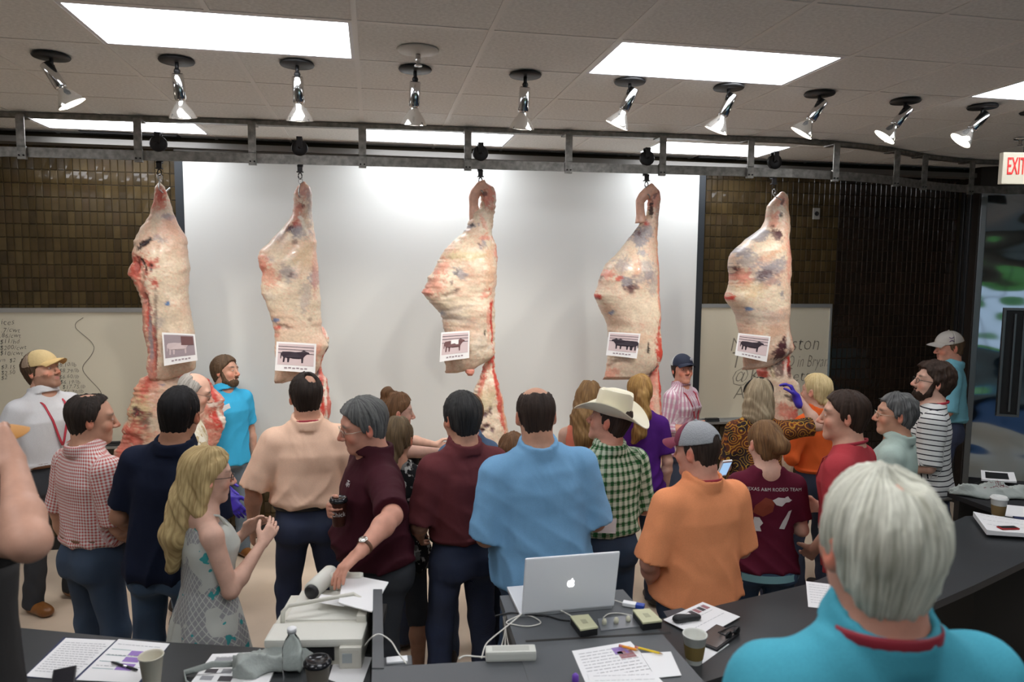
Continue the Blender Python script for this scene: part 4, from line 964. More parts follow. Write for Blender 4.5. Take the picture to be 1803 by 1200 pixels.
# ------------------------------------------------------------------ hanging beef sides
m_meat = M('carcass_surface', (.8, .6, .5), .42, attr='Col', var=.13, vscale=60, bump=.30, bscale=45, bdist=.003, coat=.12, sss=.06)
PAL = dict(c=(.66, .54, .40), p=(.64, .25, .18), q=(.64, .45, .33), r=(.52, .045, .03), m=(.52, .10, .07), d=(.075, .025, .03), g=(.30, .27, .28), y=(.60, .50, .28), w=(.72, .64, .54), b=(.03, .14, .34), k=(.02, .012, .014), o=(.62, .30, .17))
def vn(x, y, f, s):
    s = s*7.31; ca, sa = math.cos(s), math.sin(s); u, v = (x*ca+y*sa)*f*.55+s*11, (-x*sa+y*ca)*f*.55+s*5
    w = vnoise(u*.6+9, v*.6-7)*.8; return 1.25*(vnoise(u+w, v-w)*.7+vnoise(u*2.1+w, v*2.1)*.4)
def meat(name, rows, Y, e, base, blobs, seed=0, th=.16, NT=112, NV=190, rough=.006, edge=None, thx=.72, tilt=0.0, jag=1.0, bot=None, marb=0.0, flap=0.0):
    R_ = np.array(rows, float); ys = np.linspace(R_[0, 0], R_[-1, 0], NV)
    xl = np.interp(ys, R_[:, 0], R_[:, 1]); xr = np.interp(ys, R_[:, 0], R_[:, 2])
    # soften the polyline a little, add a ragged edge
    ker = np.array([1, 2, 3, 2, 1])/9.0
    sm = lambda a: np.convolve(np.pad(a, 2, 'edge'), ker, 'valid')
    xl = sm(xl)+jag*1.3*vn(ys*0, ys, .45, seed); xr = sm(xr)+jag*.7*vn(ys*0+9, ys, .35, seed+1)
    P = np.zeros((NV, NT, 3)); PX = np.zeros((NV, NT, 2)); t = np.linspace(0, 2*PI, NT, endpoint=False)
    tap = np.clip(np.minimum((np.arange(NV)+.6)/5.0, 1.0), 0, 1)**.5
    tab = np.clip(np.minimum((NV-np.arange(NV)-.4)/4.0, 1.0), 0, 1)**.5
    wd = np.convolve(np.pad(xr-xl, 14, 'edge'), np.ones(29)/29, 'valid')/(xr-xl).clip(1)
    for i in range(NV):
        l = atY(xl[i], ys[i], Y); r = atY(xr[i], ys[i], Y); c = (l+r)/2; a = max(.004, (r[0]-l[0])/2)
        b = min(th, a*wd[i]*thx+.01)*tap[i]*(tab[i] if bot is None else 1.0)
        if flap: k_ = float(np.interp(ys[i], [R_[-1, 0]-flap, R_[-1, 0]], [1, .22])); b0 = b; b *= k_
        yo = -(b0-b)*.75 if flap else 0.0
        ct, st = np.cos(t), np.sin(t); cx = np.sign(ct)*np.abs(ct)**.85; sy = np.sign(st)*np.abs(st)**.9
        P[i, :, 0] = c[0]+a*cx*(.3+.7*tap[i]); P[i, :, 1] = Y+yo+b*sy+tilt*cx*a; P[i, :, 2] = c[2]+(r[2]-l[2])/2*cx
        PX[i, :, 0] = (xl[i]+xr[i])/2+(xr[i]-xl[i])/2*cx; PX[i, :, 1] = ys[i]
    X, Yp = PX[..., 0], PX[..., 1]
    n1 = vn(X, Yp, .10, seed); n2 = vn(X, Yp, .28, seed+1); n3 = vn(X, Yp, .7, seed+2); n4 = vn(X, Yp, .045, seed+3)
    dsp = rough*(n1*.7+n2*.35+n3*.22+2.4*vn(X, Yp, .04, seed+9))
    col = np.array(PAL[base[0]])*np.ones(X.shape+(1,)); c2 = np.array(PAL[base[1]])
    f = np.clip(.45+1.1*n4+.7*n1+.3*n2, 0, 1)[..., None]; col = col*(1-f)+c2*f
    f = np.clip((np.abs(n2+.4*n3) < .09)*.28, 0, 1)[..., None]; col = col*(1-f)+np.array(PAL['p'])*f        # fine pink lines
    f = np.clip((n3*n1-.38)*3, 0, .5)[..., None]; col = col*(1-f)+np.array(PAL['w'])*f
    if marb:
        n2s = vn(X*1.8, Yp*.45, .28, seed+4); f = np.clip(n2s*3+marb-.3, 0, 1)[..., None]; col = col*(1-f)+np.array(PAL['m'])*f
        f = np.clip(-n2s*3-.5, 0, 1)[..., None]; col = col*(1-f)+np.array(PAL['w'])*f
    for bl in blobs:
        x0, y0, rx, ry, ang, cc, st_ = bl[:7]; gm = {'g': 1.5, 'd': 1.2, 'k': 1.15, 'm': 1.25, 'r': 1.2, 'p': 1.2}.get(cc, 1.1); rx, ry = rx*gm, ry*gm; dp = bl[7] if len(bl) > 7 else 0; ra = math.radians(ang)
        dx, dy = X-x0, Yp-y0; u = (dx*math.cos(ra)+dy*math.sin(ra))/rx; v = (-dx*math.sin(ra)+dy*math.cos(ra))/ry; d = np.sqrt(u*u+v*v)
        ff = np.clip((1.18-d+.40*n2+.45*n3)*1.7, 0, 1)*min(1, st_*1.1); col = col*(1-ff[..., None])+np.array(PAL[cc])*ff[..., None]
        if dp: dsp = dsp+dp*np.clip(1.1-d+.2*n2, 0, 1)
    if edge:        # a strip of exposed meat and bone down one cut edge
        x_, w0, y0, y1 = edge; cx_ = np.clip((X-(np.interp(Yp, R_[:, 0], R_[:, 2])-w0))/w0*1.6, 0, 1)*(Yp > y0)*(Yp < y1)
        f = np.clip(cx_+.3*n3*(cx_ > 0), 0, 1)[..., None]; ec = np.where((vn(Yp, X, .35, 4)+.4*n3)[..., None] > .1, np.array(PAL['r']), np.array(PAL[x_])); col = col*(1-f)+ec*f
    # push along the outward direction
    ctr = P.mean(1, keepdims=True); nrm_ = (P-ctr)*np.array([1, 1.6, .0]); nrm_ /= np.linalg.norm(nrm_, axis=-1, keepdims=True)+1e-9
    P = P+nrm_*dsp[..., None]
    V = P.reshape(-1, 3)-np.array(e.location); col = col.reshape(-1, 3)
    top, botc = V[:NT].mean(0), V[-NT:].mean(0); V = np.vstack([V, top+np.array([0, 0, .004]), botc]); col = np.vstack([col, col[:1], col[-1:]])
    i, j = np.meshgrid(np.arange(NV-1), np.arange(NT), indexing='ij'); j2 = (j+1) % NT
    Q = np.stack([i*NT+j, (i+1)*NT+j, (i+1)*NT+j2, i*NT+j2], -1).reshape(-1, 4)
    jj = np.arange(NT); n_ = len(V); Qt = np.stack([jj, (jj+1) % NT, np.full(NT, n_-2), np.full(NT, n_-2)], -1); Qb = np.stack([(NV-1)*NT+(jj+1) % NT, (NV-1)*NT+jj, np.full(NT, n_-1), np.full(NT, n_-1)], -1)
    me = bpy.data.meshes.new(name); fs = Q.tolist()+[q[:3] for q in Qt.tolist()]+[q[:3] for q in Qb.tolist()]
    me.from_pydata(V.tolist(), [], fs); me.polygons.foreach_set('use_smooth', [True]*len(fs)); me.update(); setattr_col(me, 'Col', col)
    return link(name, me, m_meat, e)
def tubepart(name, e, pts, rs, Y, mat):
    P_ = [atY(x, y, Y)-np.array(e.location) for x, y in pts]; fine = []; rf = []
    for a in range(len(P_)-1):
        for f_ in (0, .25, .5, .75): fine.append(P_[a]*(1-f_)+P_[a+1]*f_); rf.append(rs[a]*(1-f_)+rs[a+1]*f_)
    fine.append(P_[-1]); rf.append(rs[-1])
    return B().tube(fine, rf, 12, flat=.8, up=(1, 0, 0)).build(name, mat, e)
m_tend = M('tendon', (.70, .40, .29), .4, var=.15, vscale=30, coat=.15); m_red = M('lean_meat', (.55, .10, .07), .4, var=.4, vscale=40, coat=.2, bump=.3)
def carc(px_, py_, lab):
    p = atY(px_, py_, ryc(float(atY(px_, py_, 5.5)[0]))+.02); return empty('beef_carcass', p, 0, lab, 'beef carcass'), float(p[1])
# 1 -- leftmost, opened to show the inside edge
e_, Y = carc(283, 320, 'leftmost hanging beef side, split open to red ribs along its left edge')
meat('hind_side', [(320, 275, 287), (330, 270, 293), (345, 269, 297), (360, 267, 299), (375, 264, 302), (385, 258, 308), (400, 248, 315), (413, 240, 321), (424, 234, 325), (432, 236, 327), (446, 236, 329), (460, 236, 331), (472, 230, 332), (483, 227, 333), (492, 236, 333), (510, 242, 334), (530, 247, 334), (560, 252, 337), (590, 256, 341), (620, 258, 343), (648, 260, 346), (655, 262, 330), (664, 264, 308), (671, 266, 290)], Y, e_, 'cq',
     [(282, 350, 12, 26, 0, 'p', .9), (284, 345, 7, 10, 0, 'm', .8), (288, 380, 14, 8, 0, 'w', .6), (264, 428, 13, 5, -38, 'k', .95, -.012), (255, 437, 8, 5, -30, 'k', .8), (300, 383, 6, 4, 0, 'g', .8), (290, 422, 8, 4, 20, 'g', .6), (280, 462, 10, 7, 0, 'r', .7), (276, 470, 3, 7, 0, 'k', .9, -.01), (283, 497, 6, 8, 0, 'm', .85), (252, 475, 16, 22, 10, 'm', .9, -.03), (254, 500, 10, 24, 0, 'p', .8, -.02), (246, 470, 4, 14, 15, 'k', .7, -.02), (262, 466, 4, 12, -25, 'k', .85, -.02), (258, 485, 6, 16, 0, 'q', .8), (240, 482, 9, 14, 0, 'm', .5), (262, 528, 8, 12, 0, 'd', .95, -.03), (262, 512, 8, 14, 0, 'm', .5, -.01), (268, 560, 6, 26, 3, 'r', .85, -.012), (256, 580, 7, 50, 3, 'p', .7), (272, 620, 8, 44, 2, 'm', .8, -.01), (270, 600, 3, 40, 2, 'g', .8), (281, 575, 3, 70, 2, 'd', .5, -.008), (292, 565, 7, 8, 0, 'g', .5), (304, 533, 4, 4, 0, 'b', .8), (310, 570, 14, 22, 0, 'c', .7), (270, 655, 6, 22, 0, 'p', .6), (320, 420, 20, 60, 10, 'q', .3), (310, 400, 22, 16, 0, 'p', .25)], 1, .17, rough=.006, flap=80, jag=.6)
meat('fore_side', [(655, 258, 288), (665, 254, 372), (680, 247, 383), (700, 238, 393), (720, 228, 398), (740, 220, 397), (760, 214, 391), (790, 204, 378), (830, 198, 366), (880, 204, 352), (920, 225, 335), (950, 245, 320)], Y+.05, e_, 'qp',
     [(310, 730, 40, 50, 0, 'q', .5), (245, 700, 16, 30, 20, 'o', .6), (250, 740, 24, 30, 10, 'y', .5, .012), (240, 730, 6, 10, 0, 'd', .6, -.02), (270, 726, 6, 6, 0, 'd', .8, -.02), (235, 760, 10, 14, 0, 'r', .6, -.01), (250, 775, 8, 14, 0, 'd', .6, -.015), (262, 690, 6, 40, 12, 'm', .8), (280, 700, 5, 40, 0, 'm', .3), (255, 718, 18, 26, 20, 'y', .7, .006), (252, 722, 8, 8, 0, 'd', .9, -.02), (262, 740, 12, 12, 0, 'd', .7, -.015), (245, 760, 14, 24, 15, 'm', .7), (225, 780, 16, 22, 20, 'r', .4), (280, 740, 10, 14, 0, 'c', .7), (300, 690, 18, 28, 0, 'q', .9), (288, 674, 6, 3, 0, 'b', .5), (320, 690, 26, 24, 0, 'q', .6), (355, 664, 30, 5, 12, 'm', .85), (380, 690, 4, 30, -15, 'r', .85), (372, 690, 3, 30, -15, 'w', .8), (385, 730, 11, 20, -10, 'r', .9), (394, 735, 3, 22, -6, 'w', .95), (378, 708, 10, 6, 30, 'w', .8), (372, 745, 9, 10, 0, 'm', .7), (216, 800, 12, 40, 10, 'm', .5), (240, 820, 20, 40, 0, 'p', .6)], 5, .10, rough=.012, jag=1.8)
# 2
e_, Y = carc(535, 320, 'second hanging beef side from the left, bruised patches, in front of the screen')
meat('hind_side', [(320, 530, 540), (326, 524, 546), (334, 519, 549), (345, 516, 550), (360, 517, 550), (375, 515, 551), (385, 511, 552), (395, 503, 552), (410, 489, 553), (420, 479, 554), (430, 470, 556), (438, 459, 557), (450, 457, 558), (470, 458, 560), (478, 463, 561), (490, 462, 562), (505, 460, 563), (518, 461, 564), (524, 465, 564), (540, 471, 565), (560, 479, 566), (585, 484, 568), (598, 485, 575), (608, 485, 580), (616, 485, 574), (630, 485, 566), (645, 484, 562), (658, 482, 556), (668, 481, 522), (674, 483, 498)], Y, e_, 'cq',
     [(534, 340, 8, 3, -50, 'g', .8), (532, 335, 12, 14, 0, 'p', .6), (531, 364, 5, 6, 0, 'd', .85, -.01), (527, 375, 8, 14, 0, 'p', .7), (521, 405, 11, 9, 0, 'd', .95, -.006), (526, 396, 7, 5, 0, 'm', .6), (530, 412, 10, 8, 0, 'g', .7), (548, 360, 4, 24, 0, 'g', .5), (536, 395, 3, 18, -20, 'w', .9), (478, 456, 7, 5, 0, 'g', .7), (496, 420, 6, 9, 30, 'g', .45), (510, 480, 12, 9, 20, 'g', .65), (514, 483, 4, 4, 0, 'd', .7), (554, 485, 6, 12, 0, 'g', .75), (523, 428, 5, 4, 0, 'd', .6), (468, 462, 10, 14, 0, 'p', .75), (466, 474, 4, 7, 0, 'm', .6), (478, 485, 16, 18, 0, 'p', .55), (466, 524, 4, 7, 0, 'm', .6), (476, 520, 12, 8, 0, 'w', .5), (540, 450, 20, 24, 0, 'y', .3), (490, 440, 20, 16, 0, 'c', .6), (540, 525, 7, 20, 10, 'g', .4), (489, 562, 7, 3, -15, 'b', .7), (502, 573, 16, 4, 8, 'd', .55, -.01), (491, 575, 5, 4, 0, 'r', .6), (491, 588, 5, 4, 0, 'm', .6), (520, 590, 28, 14, 0, 'c', .6), (548, 560, 4, 4, 0, 'd', .4), (556, 470, 5, 40, 0, 'p', .4), (480, 660, 4, 14, 0, 'w', .5), (556, 620, 6, 16, 30, 'p', .5)], 2, .17, rough=.005, flap=90, jag=.6)
meat('fore_side', [(575, 561, 568), (600, 562, 579), (612, 560, 577), (625, 556, 570), (640, 553, 566), (655, 545, 569), (668, 540, 576), (685, 536, 581), (700, 532, 583), (720, 529, 584), (735, 528, 579), (745, 530, 574), (780, 528, 575), (840, 520, 574), (900, 524, 566), (930, 532, 556)], Y+.04, e_, 'cp',
     [(575, 612, 5, 8, 40, 'd', .7), (560, 645, 3, 18, 0, 'd', .8), (566, 668, 5, 22, 8, 'r', .7), (575, 700, 4, 34, -4, 'w', .8), (568, 705, 4, 34, -4, 'r', .85), (580, 715, 3, 30, 0, 'm', .8), (560, 720, 5, 28, 0, 'w', .7), (552, 725, 5, 24, 0, 'm', .7), (545, 730, 5, 20, 0, 'q', .7)], 9, .12, rough=.006, marb=.15)
# 3
e_, Y = carc(855, 322, 'middle hanging beef side, the palest and widest, ragged fat on its left edge')
meat('hind_side', [(322, 851, 860), (330, 847, 871), (340, 846, 874), (352, 846, 873), (366, 845, 870), (374, 829, 869), (390, 827, 868), (400, 825, 868), (410, 816, 867), (420, 803, 868), (430, 791, 869), (442, 778, 872), (456, 770, 875), (466, 768, 873), (478, 765, 873), (488, 757, 873), (500, 754, 874), (508, 749, 874), (516, 747, 874), (526, 751, 874), (536, 763, 874), (560, 777, 874), (580, 781, 873), (600, 783, 872), (620, 783, 871), (628, 783, 864), (640, 783, 848), (650, 784, 826), (656, 785, 800)], Y, e_, 'cq',
     [(858, 345, 10, 16, 0, 'p', .85), (853, 341, 4, 4, 0, 'd', .7, -.006), (872, 345, 3, 9, 0, 'r', .6), (864, 360, 8, 10, 0, 'm', .35), (827, 400, 8, 4, -30, 'g', .85), (830, 397, 4, 3, 0, 'k', .7), (850, 395, 4, 14, -20, 'p', .6), (851, 420, 10, 4, -10, 'p', .8), (850, 429, 4, 5, -30, 'g', .75), (840, 433, 2, 6, -20, 'd', .7), (871, 448, 5, 12, 0, 'p', .8), (820, 450, 34, 7, 0, 'y', .6), (804, 481, 9, 5, 20, 'g', .75), (798, 480, 3, 4, 0, 'k', .6), (790, 495, 2, 6, 0, 'd', .7), (800, 508, 8, 2, -10, 'd', .6), (775, 470, 9, 12, 0, 'p', .6, .008), (766, 498, 14, 18, 30, 'p', .65, .01), (751, 514, 8, 7, 0, 'p', .8, .01), (785, 518, 20, 4, -20, 'd', .35, -.012), (775, 550, 3, 4, 0, 'b', .7), (800, 540, 34, 16, 0, 'c', .6), (795, 560, 26, 5, 10, 'g', .3, -.01), (790, 545, 22, 4, -12, 'g', .3, -.01), (812, 575, 20, 5, 5, 'd', .2, -.008), (800, 590, 22, 6, 0, 'w', .4, .006), (858, 470, 9, 40, 0, 'o', .4), (850, 517, 6, 7, 0, 'p', .7), (864, 534, 5, 8, 10, 'r', .9), (857, 565, 4, 24, 0, 'p', .7), (864, 570, 3, 40, -3, 'r', .9), (870, 560, 4, 50, 0, 'c', .6), (851, 584, 3, 5, 0, 'k', .95, -.01), (838, 600, 14, 20, 0, 'w', .4, .006), (860, 610, 12, 3, -35, 'w', .8)], 3, .18, rough=.008, jag=1.3, flap=90)
tubepart('tendon', e_, [(856, 326), (846, 330), (838, 338), (834, 348), (834, 362), (836, 376), (838, 390)], [.05, .05, .042, .038, .034, .045, .05], Y-.01, m_tend)
meat('fore_side', [(600, 855, 873), (625, 853, 872), (640, 850, 872), (655, 846, 872), (668, 843, 875), (680, 838, 878), (692, 835, 881), (710, 831, 886), (735, 829, 891), (765, 828, 896), (790, 826, 899), (830, 824, 900), (880, 828, 896), (930, 838, 884), (950, 848, 872)], Y+.04, e_, 'cq',
     [(866, 628, 6, 12, 20, 'r', .8), (850, 650, 6, 9, 0, 'm', .8), (858, 645, 8, 5, 0, 'p', .8), (848, 668, 3, 16, 15, 'm', .6), (872, 680, 3, 60, -8, 'r', .85), (881, 720, 3, 44, -8, 'm', .85), (890, 740, 4, 60, -8, 'o', .5), (850, 725, 6, 5, -30, 'd', .9, -.015), (860, 718, 4, 8, 0, 'd', .85, -.012), (853, 745, 5, 4, 0, 'd', .85, -.015), (845, 752, 7, 4, 0, 'd', .9, -.015), (862, 750, 5, 5, 20, 'd', .8, -.015), (840, 735, 4, 5, 0, 'd', .7, -.01), (842, 690, 3, 24, 15, 'r', .5), (856, 700, 12, 20, 0, 'y', .45), (860, 790, 20, 16, 0, 'w', .4)], 4, .14, rough=.007)
meat('dewlap', [(646, 818, 836), (655, 819, 836), (661, 823, 832)], Y-.05, e_, 'pp', [], 2, .03, 30, 14, .002)
# 4
e_, Y = carc(1148, 330, 'second hanging beef side from the right, grey bruises on the upper leg, screen behind')
meat('hind_side', [(328, 1148, 1156), (336, 1143, 1162), (350, 1142, 1163), (365, 1141, 1161), (380, 1138, 1159), (386, 1129, 1158), (396, 1125, 1158), (405, 1118, 1157), (420, 1107, 1157), (440, 1092, 1157), (455, 1076, 1157), (466, 1066, 1157), (480, 1060, 1157), (492, 1056, 1158), (508, 1052, 1159), (518, 1047, 1159), (526, 1049, 1159), (534, 1053, 1159), (545, 1058, 1160), (558, 1066, 1160), (572, 1071, 1160), (600, 1072, 1160), (625, 1068, 1160), (640, 1065, 1156), (652, 1063, 1145), (660, 1061, 1130), (667, 1060, 1105)], Y, e_, 'cq',
     [(1150, 350, 12, 22, 10, 'p', .8), (1150, 346, 3, 12, 25, 'd', .7), (1143, 374, 3, 12, 8, 'k', .85, -.006), (1154, 395, 3, 24, 0, 'g', .7), (1133, 395, 5, 4, 0, 'r', .8), (1122, 414, 11, 12, -20, 'd', .9), (1118, 424, 9, 8, 0, 'g', .9), (1132, 408, 8, 10, 0, 'g', .7), (1120, 446, 5, 4, 0, 'g', .8), (1124, 474, 9, 16, 0, 'g', .55), (1086, 466, 8, 10, 30, 'g', .6), (1095, 500, 12, 9, 20, 'd', .85), (1090, 493, 7, 6, 0, 'g', .8), (1098, 510, 6, 6, 0, 'd', .7), (1077, 490, 5, 4, 0, 'm', .85), (1065, 482, 9, 8, 0, 'p', .8), (1056, 489, 3, 4, 0, 'd', .85), (1049, 522, 4, 6, 0, 'r', .9), (1048, 526, 3, 3, 0, 'k', .7), (1108, 470, 7, 14, 0, 'o', .55), (1140, 495, 8, 20, 0, 'g', .45), (1118, 490, 16, 6, -20, 'g', .45), (1154, 470, 5, 90, 0, 'o', .8), (1154, 510, 4, 60, 0, 'p', .8), (1070, 549, 4, 4, 0, 'b', .65), (1110, 540, 30, 20, 0, 'c', .6), (1105, 590, 26, 10, 0, 'o', .25), (1158, 560, 2, 40, 0, 'r', .9), (1151, 605, 6, 26, 0, 'm', .95), (1153, 620, 6, 18, 10, 'r', .6), (1128, 608, 2, 8, 0, 'k', .9), (1148, 650, 10, 6, -30, 'd', .8), (1070, 655, 10, 10, 0, 'p', .6)], 6, .17, rough=.004, flap=90, jag=.5)
tubepart('tendon', e_, [(1152, 332), (1142, 338), (1132, 346), (1127, 354), (1127, 366), (1128, 378), (1129, 392)], [.05, .048, .04, .036, .034, .036, .05], Y-.01, m_tend)
meat('fore_side', [(560, 1154, 1161), (600, 1152, 1161), (640, 1147, 1161), (655, 1140, 1161), (670, 1134, 1162), (700, 1124, 1163), (740, 1114, 1165), (790, 1106, 1168), (840, 1104, 1170), (900, 1112, 1160), (930, 1125, 1150)], Y+.05, e_, 'cp',
     [(1159, 700, 3, 150, 0, 'r', .95), (1146, 662, 7, 12, 0, 'p', .9), (1138, 668, 5, 6, 0, 'p', .9), (1150, 650, 5, 10, 20, 'r', .7), (1140, 655, 4, 8, 0, 'k', .7), (1150, 740, 7, 60, 0, 'q', .6)], 7, .13, rough=.006)
# 5
e_, Y = carc(1378, 338, 'rightmost hanging beef side in front of the dark tiled wall and whiteboard')
meat('hind_side', [(338, 1374, 1382), (343, 1370, 1386), (350, 1363, 1387), (360, 1353, 1387), (370, 1350, 1387), (380, 1350, 1387), (392, 1349, 1386), (400, 1345, 1386), (406, 1337, 1386), (418, 1320, 1385), (430, 1307, 1385), (438, 1296, 1385), (446, 1288, 1386), (456, 1286, 1386), (472, 1285, 1387), (482, 1288, 1387), (500, 1287, 1386), (513, 1284, 1386), (520, 1280, 1386), (528, 1282, 1386), (538, 1289, 1386), (550, 1297, 1385), (565, 1302, 1384), (585, 1303, 1385), (600, 1303, 1388), (610, 1302, 1391), (618, 1302, 1388), (628, 1302, 1374), (638, 1303, 1362), (645, 1304, 1345), (650, 1305, 1318)], Y, e_, 'cq',
     [(1372, 352, 8, 14, 20, 'p', .5), (1371, 357, 2, 9, 30, 'd', .7), (1365, 380, 4, 7, 25, 'k', .85, -.006), (1357, 385, 6, 14, 15, 'p', .6), (1383, 365, 5, 24, 0, 'o', .6), (1352, 414, 10, 9, 30, 'd', .75), (1357, 412, 4, 7, 0, 'd', .85), (1330, 417, 10, 5, -30, 'g', .85), (1298, 443, 8, 6, -30, 'g', .8), (1302, 460, 10, 9, 0, 'g', .55), (1289, 473, 4, 6, 0, 'd', .85), (1289, 482, 3, 3, 0, 'k', .8), (1333, 480, 20, 14, -20, 'g', .8), (1332, 484, 14, 10, -15, 'd', .75), (1340, 492, 10, 7, 0, 'g', .7), (1350, 465, 14, 6, -20, 'g', .7), (1378, 444, 3, 6, 0, 'd', .85), (1345, 445, 22, 5, -28, 'o', .5), (1375, 450, 7, 40, 0, 'p', .6), (1330, 500, 40, 6, -35, 'o', .35), (1300, 494, 7, 12, 10, 'm', .55), (1296, 490, 8, 14, 0, 'p', .7), (1283, 523, 3, 7, 0, 'r', .9), (1305, 542, 5, 3, 0, 'b', .75), (1357, 517, 3, 5, 0, 'g', .8), (1305, 510, 20, 14, 0, 'y', .4), (1325, 555, 26, 9, 0, 'g', .25), (1381, 570, 2, 12, 0, 'r', .9), (1340, 580, 24, 8, 0, 'o', .25), (1362, 612, 10, 20, 20, 'd', .97), (1356, 622, 7, 10, 0, 'd', .95), (1374, 612, 6, 8, 0, 'd', .6), (1372, 600, 4, 16, 0, 'w', .8), (1386, 596, 3, 18, -8, 'r', .8), (1330, 640, 30, 5, -12, 'w', .5)], 8, .17, rough=.004, flap=80, jag=.5)
meat('fore_side', [(600, 1364, 1386), (625, 1358, 1388), (640, 1338, 1386), (655, 1336, 1388), (665, 1338, 1392), (672, 1340, 1402), (690, 1342, 1404), (705, 1344, 1403), (730, 1344, 1400), (760, 1342, 1398), (810, 1340, 1396), (870, 1346, 1390), (920, 1356, 1380)], Y+.05, e_, 'qc',
     [(1339, 656, 4, 14, 0, 'm', .9), (1350, 648, 3, 16, 0, 'y', .7), (1362, 645, 12, 14, 20, 'd', .75), (1376, 640, 6, 18, 8, 'r', .9), (1377, 655, 4, 12, 0, 'd', .8), (1371, 650, 3, 20, 8, 'w', .7), (1372, 676, 16, 14, 0, 'q', .9), (1378, 695, 13, 5, 25, 'k', .75), (1384, 702, 10, 3, 25, 'k', .7), (1396, 680, 4, 20, -12, 'w', .8), (1400, 680, 2, 20, -12, 'm', .8), (1394, 712, 5, 6, 0, 'k', .8), (1384, 725, 14, 14, 0, 'r', .7), (1368, 715, 9, 12, 0, 'p', .8)], 10, .13, rough=.005)
# printed photographs pinned on the sides
m_paper = M('paper', (.80, .79, .78), .6)
def sheet_quad(cs, Yd, tk=.0015):
    return [atY(x, y, Yd) for x, y in cs]
PH = [((285, 585), (343, 588), (348, 634), (289, 644), 'leftmost', 'pale cow at a fence', 0), ((487, 601), (557, 605), (555, 657), (484, 652), 'second from the left', 'black cow side-on', 1), ((777, 585), (827, 582), (826, 630), (774, 637), 'middle', 'brown and white cow', 2), ((1072, 584), (1128, 587), (1121, 631), (1067, 625), 'second from the right', 'group of black cattle', 3), ((1300, 586), (1357, 592), (1350, 637), (1294, 625), 'rightmost', 'black cow standing', 4)]
COWP = [(.05, .62), (.10, .72), (.3, .74), (.5, .72), (.68, .76), (.76, .86), (.82, .80), (.93, .74), (.95, .66), (.86, .62), (.80, .52), (.76, .42), (.75, .12), (.70, .12), (.69, .36), (.62, .34), (.42, .34), (.33, .38), (.31, .12), (.26, .12), (.25, .36), (.19, .38), (.17, .12), (.12, .12), (.13, .40), (.08, .50), (.06, .30), (.04, .32)]
for q in PH:
    cx = sum(c[0] for c in q[:4])/4; yb_ = ryc(float(atY(cx, 610, 5.5)[0]))+.02; Yd = yb_-.19
    K = [atY(c[0], c[1], Yd) for c in q[:4]]; org = K[3]
    e_ = empty('photo_sheet', org, 0, {0: 'printed photo of a pale cow hung on the leftmost carcass', 1: 'printed photo of a black cow on the second carcass from the left', 2: 'printed photo of a brown and white cow on the middle carcass', 3: 'printed photo of black cattle on the second carcass from the right', 4: 'printed photo of one black cow on the rightmost carcass'}[q[6]], 'photo')
    u = K[2]-K[3]; v = K[0]-K[3]; u2 = K[1]-K[0]
    def pt(a, b, off=0.0): p_ = org+u*a*(1-b)+(u2)*a*b+v*b; return (p_[0]-org[0], p_[1]-org[1]-off+.012*math.sin(PI*a), p_[2]-org[2])
    B().tube([pt(.5, .93, .004), (pt(.5, .93)[0], pt(.5, .93)[1]+.14, pt(.5, .93)[2])], .002, 5).build('pin', m_tend, e_)
    g = B(); g.grid(lambda i, j: pt(i, j), 7, 5); g.grid(lambda i, j: pt(1-i, j, -.001), 7, 5); g.build('sheet', m_paper, e_)
    def poly(name, pts, mat, off, sub=1):
        b_ = B(); b_.add([pt(a, b, off) for a, b in pts], [tuple(range(len(pts)))[::-1] if False else tuple(range(len(pts)))]); return b_.build(name, mat, e_)
    pale = M('print_pale', (.62, .50, .50), .5); dk = M('print_black', (.035, .025, .035), .5); br = M('print_brown', (.16, .08, .08), .5); gy = M('print_grey', (.33, .27, .29), .5)
    b_ = B(); b_.grid(lambda i, j: pt(.05+.9*i, .22+.72*j, .0015), 7, 3); b_.build('picture', pale if q[6] not in (0,) else gy, e_)
    for z_ in (.62, .74, .84):
        b_ = B(); b_.grid(lambda i, j: pt(.05+.9*i, z_+.018*j, .0025), 7, 2); b_.build('fence_rail', dk if q[6] else gy, e_)
    for k_ in range(2 if q[6] == 3 else 1):
        cm = {0: M('print_cream', (.55, .45, .45), .5), 1: dk, 2: br, 3: dk, 4: dk}[q[6]]
        sx = -1 if q[6] in (3,) else 1; ox = .08+.14*k_
        pts = [((ox+.8*(a if sx > 0 else 1-a)), .24+.60*b) for a, b in COWP]
        # triangulated fan so the silhouette stays flat on the curved sheet
        b_ = B(); b_.add([pt(a, b, .0035+.001*k_) for a, b in pts], [tuple(range(len(pts)))]); b_.build('cow_picture', cm, e_)
    if q[6] == 2:
        b_ = B(); b_.grid(lambda i, j: pt(.36+.26*i, .55+.16*j, .005), 3, 2); b_.build('cow_blaze', m_paper, e_)
    if q[6] == 0:
        b_ = B(); b_.grid(lambda i, j: pt(.55+.38*i, .6+.3*j, .005), 3, 2); b_.build('dark_head', br, e_)
    for k_ in range(6):
        b_ = B(); b_.grid(lambda i, j: pt(.22+.10*k_+.07*i, .09+.05*j+.01*(k_ % 2), .002), 2, 2); b_.build('handwriting', gy, e_)
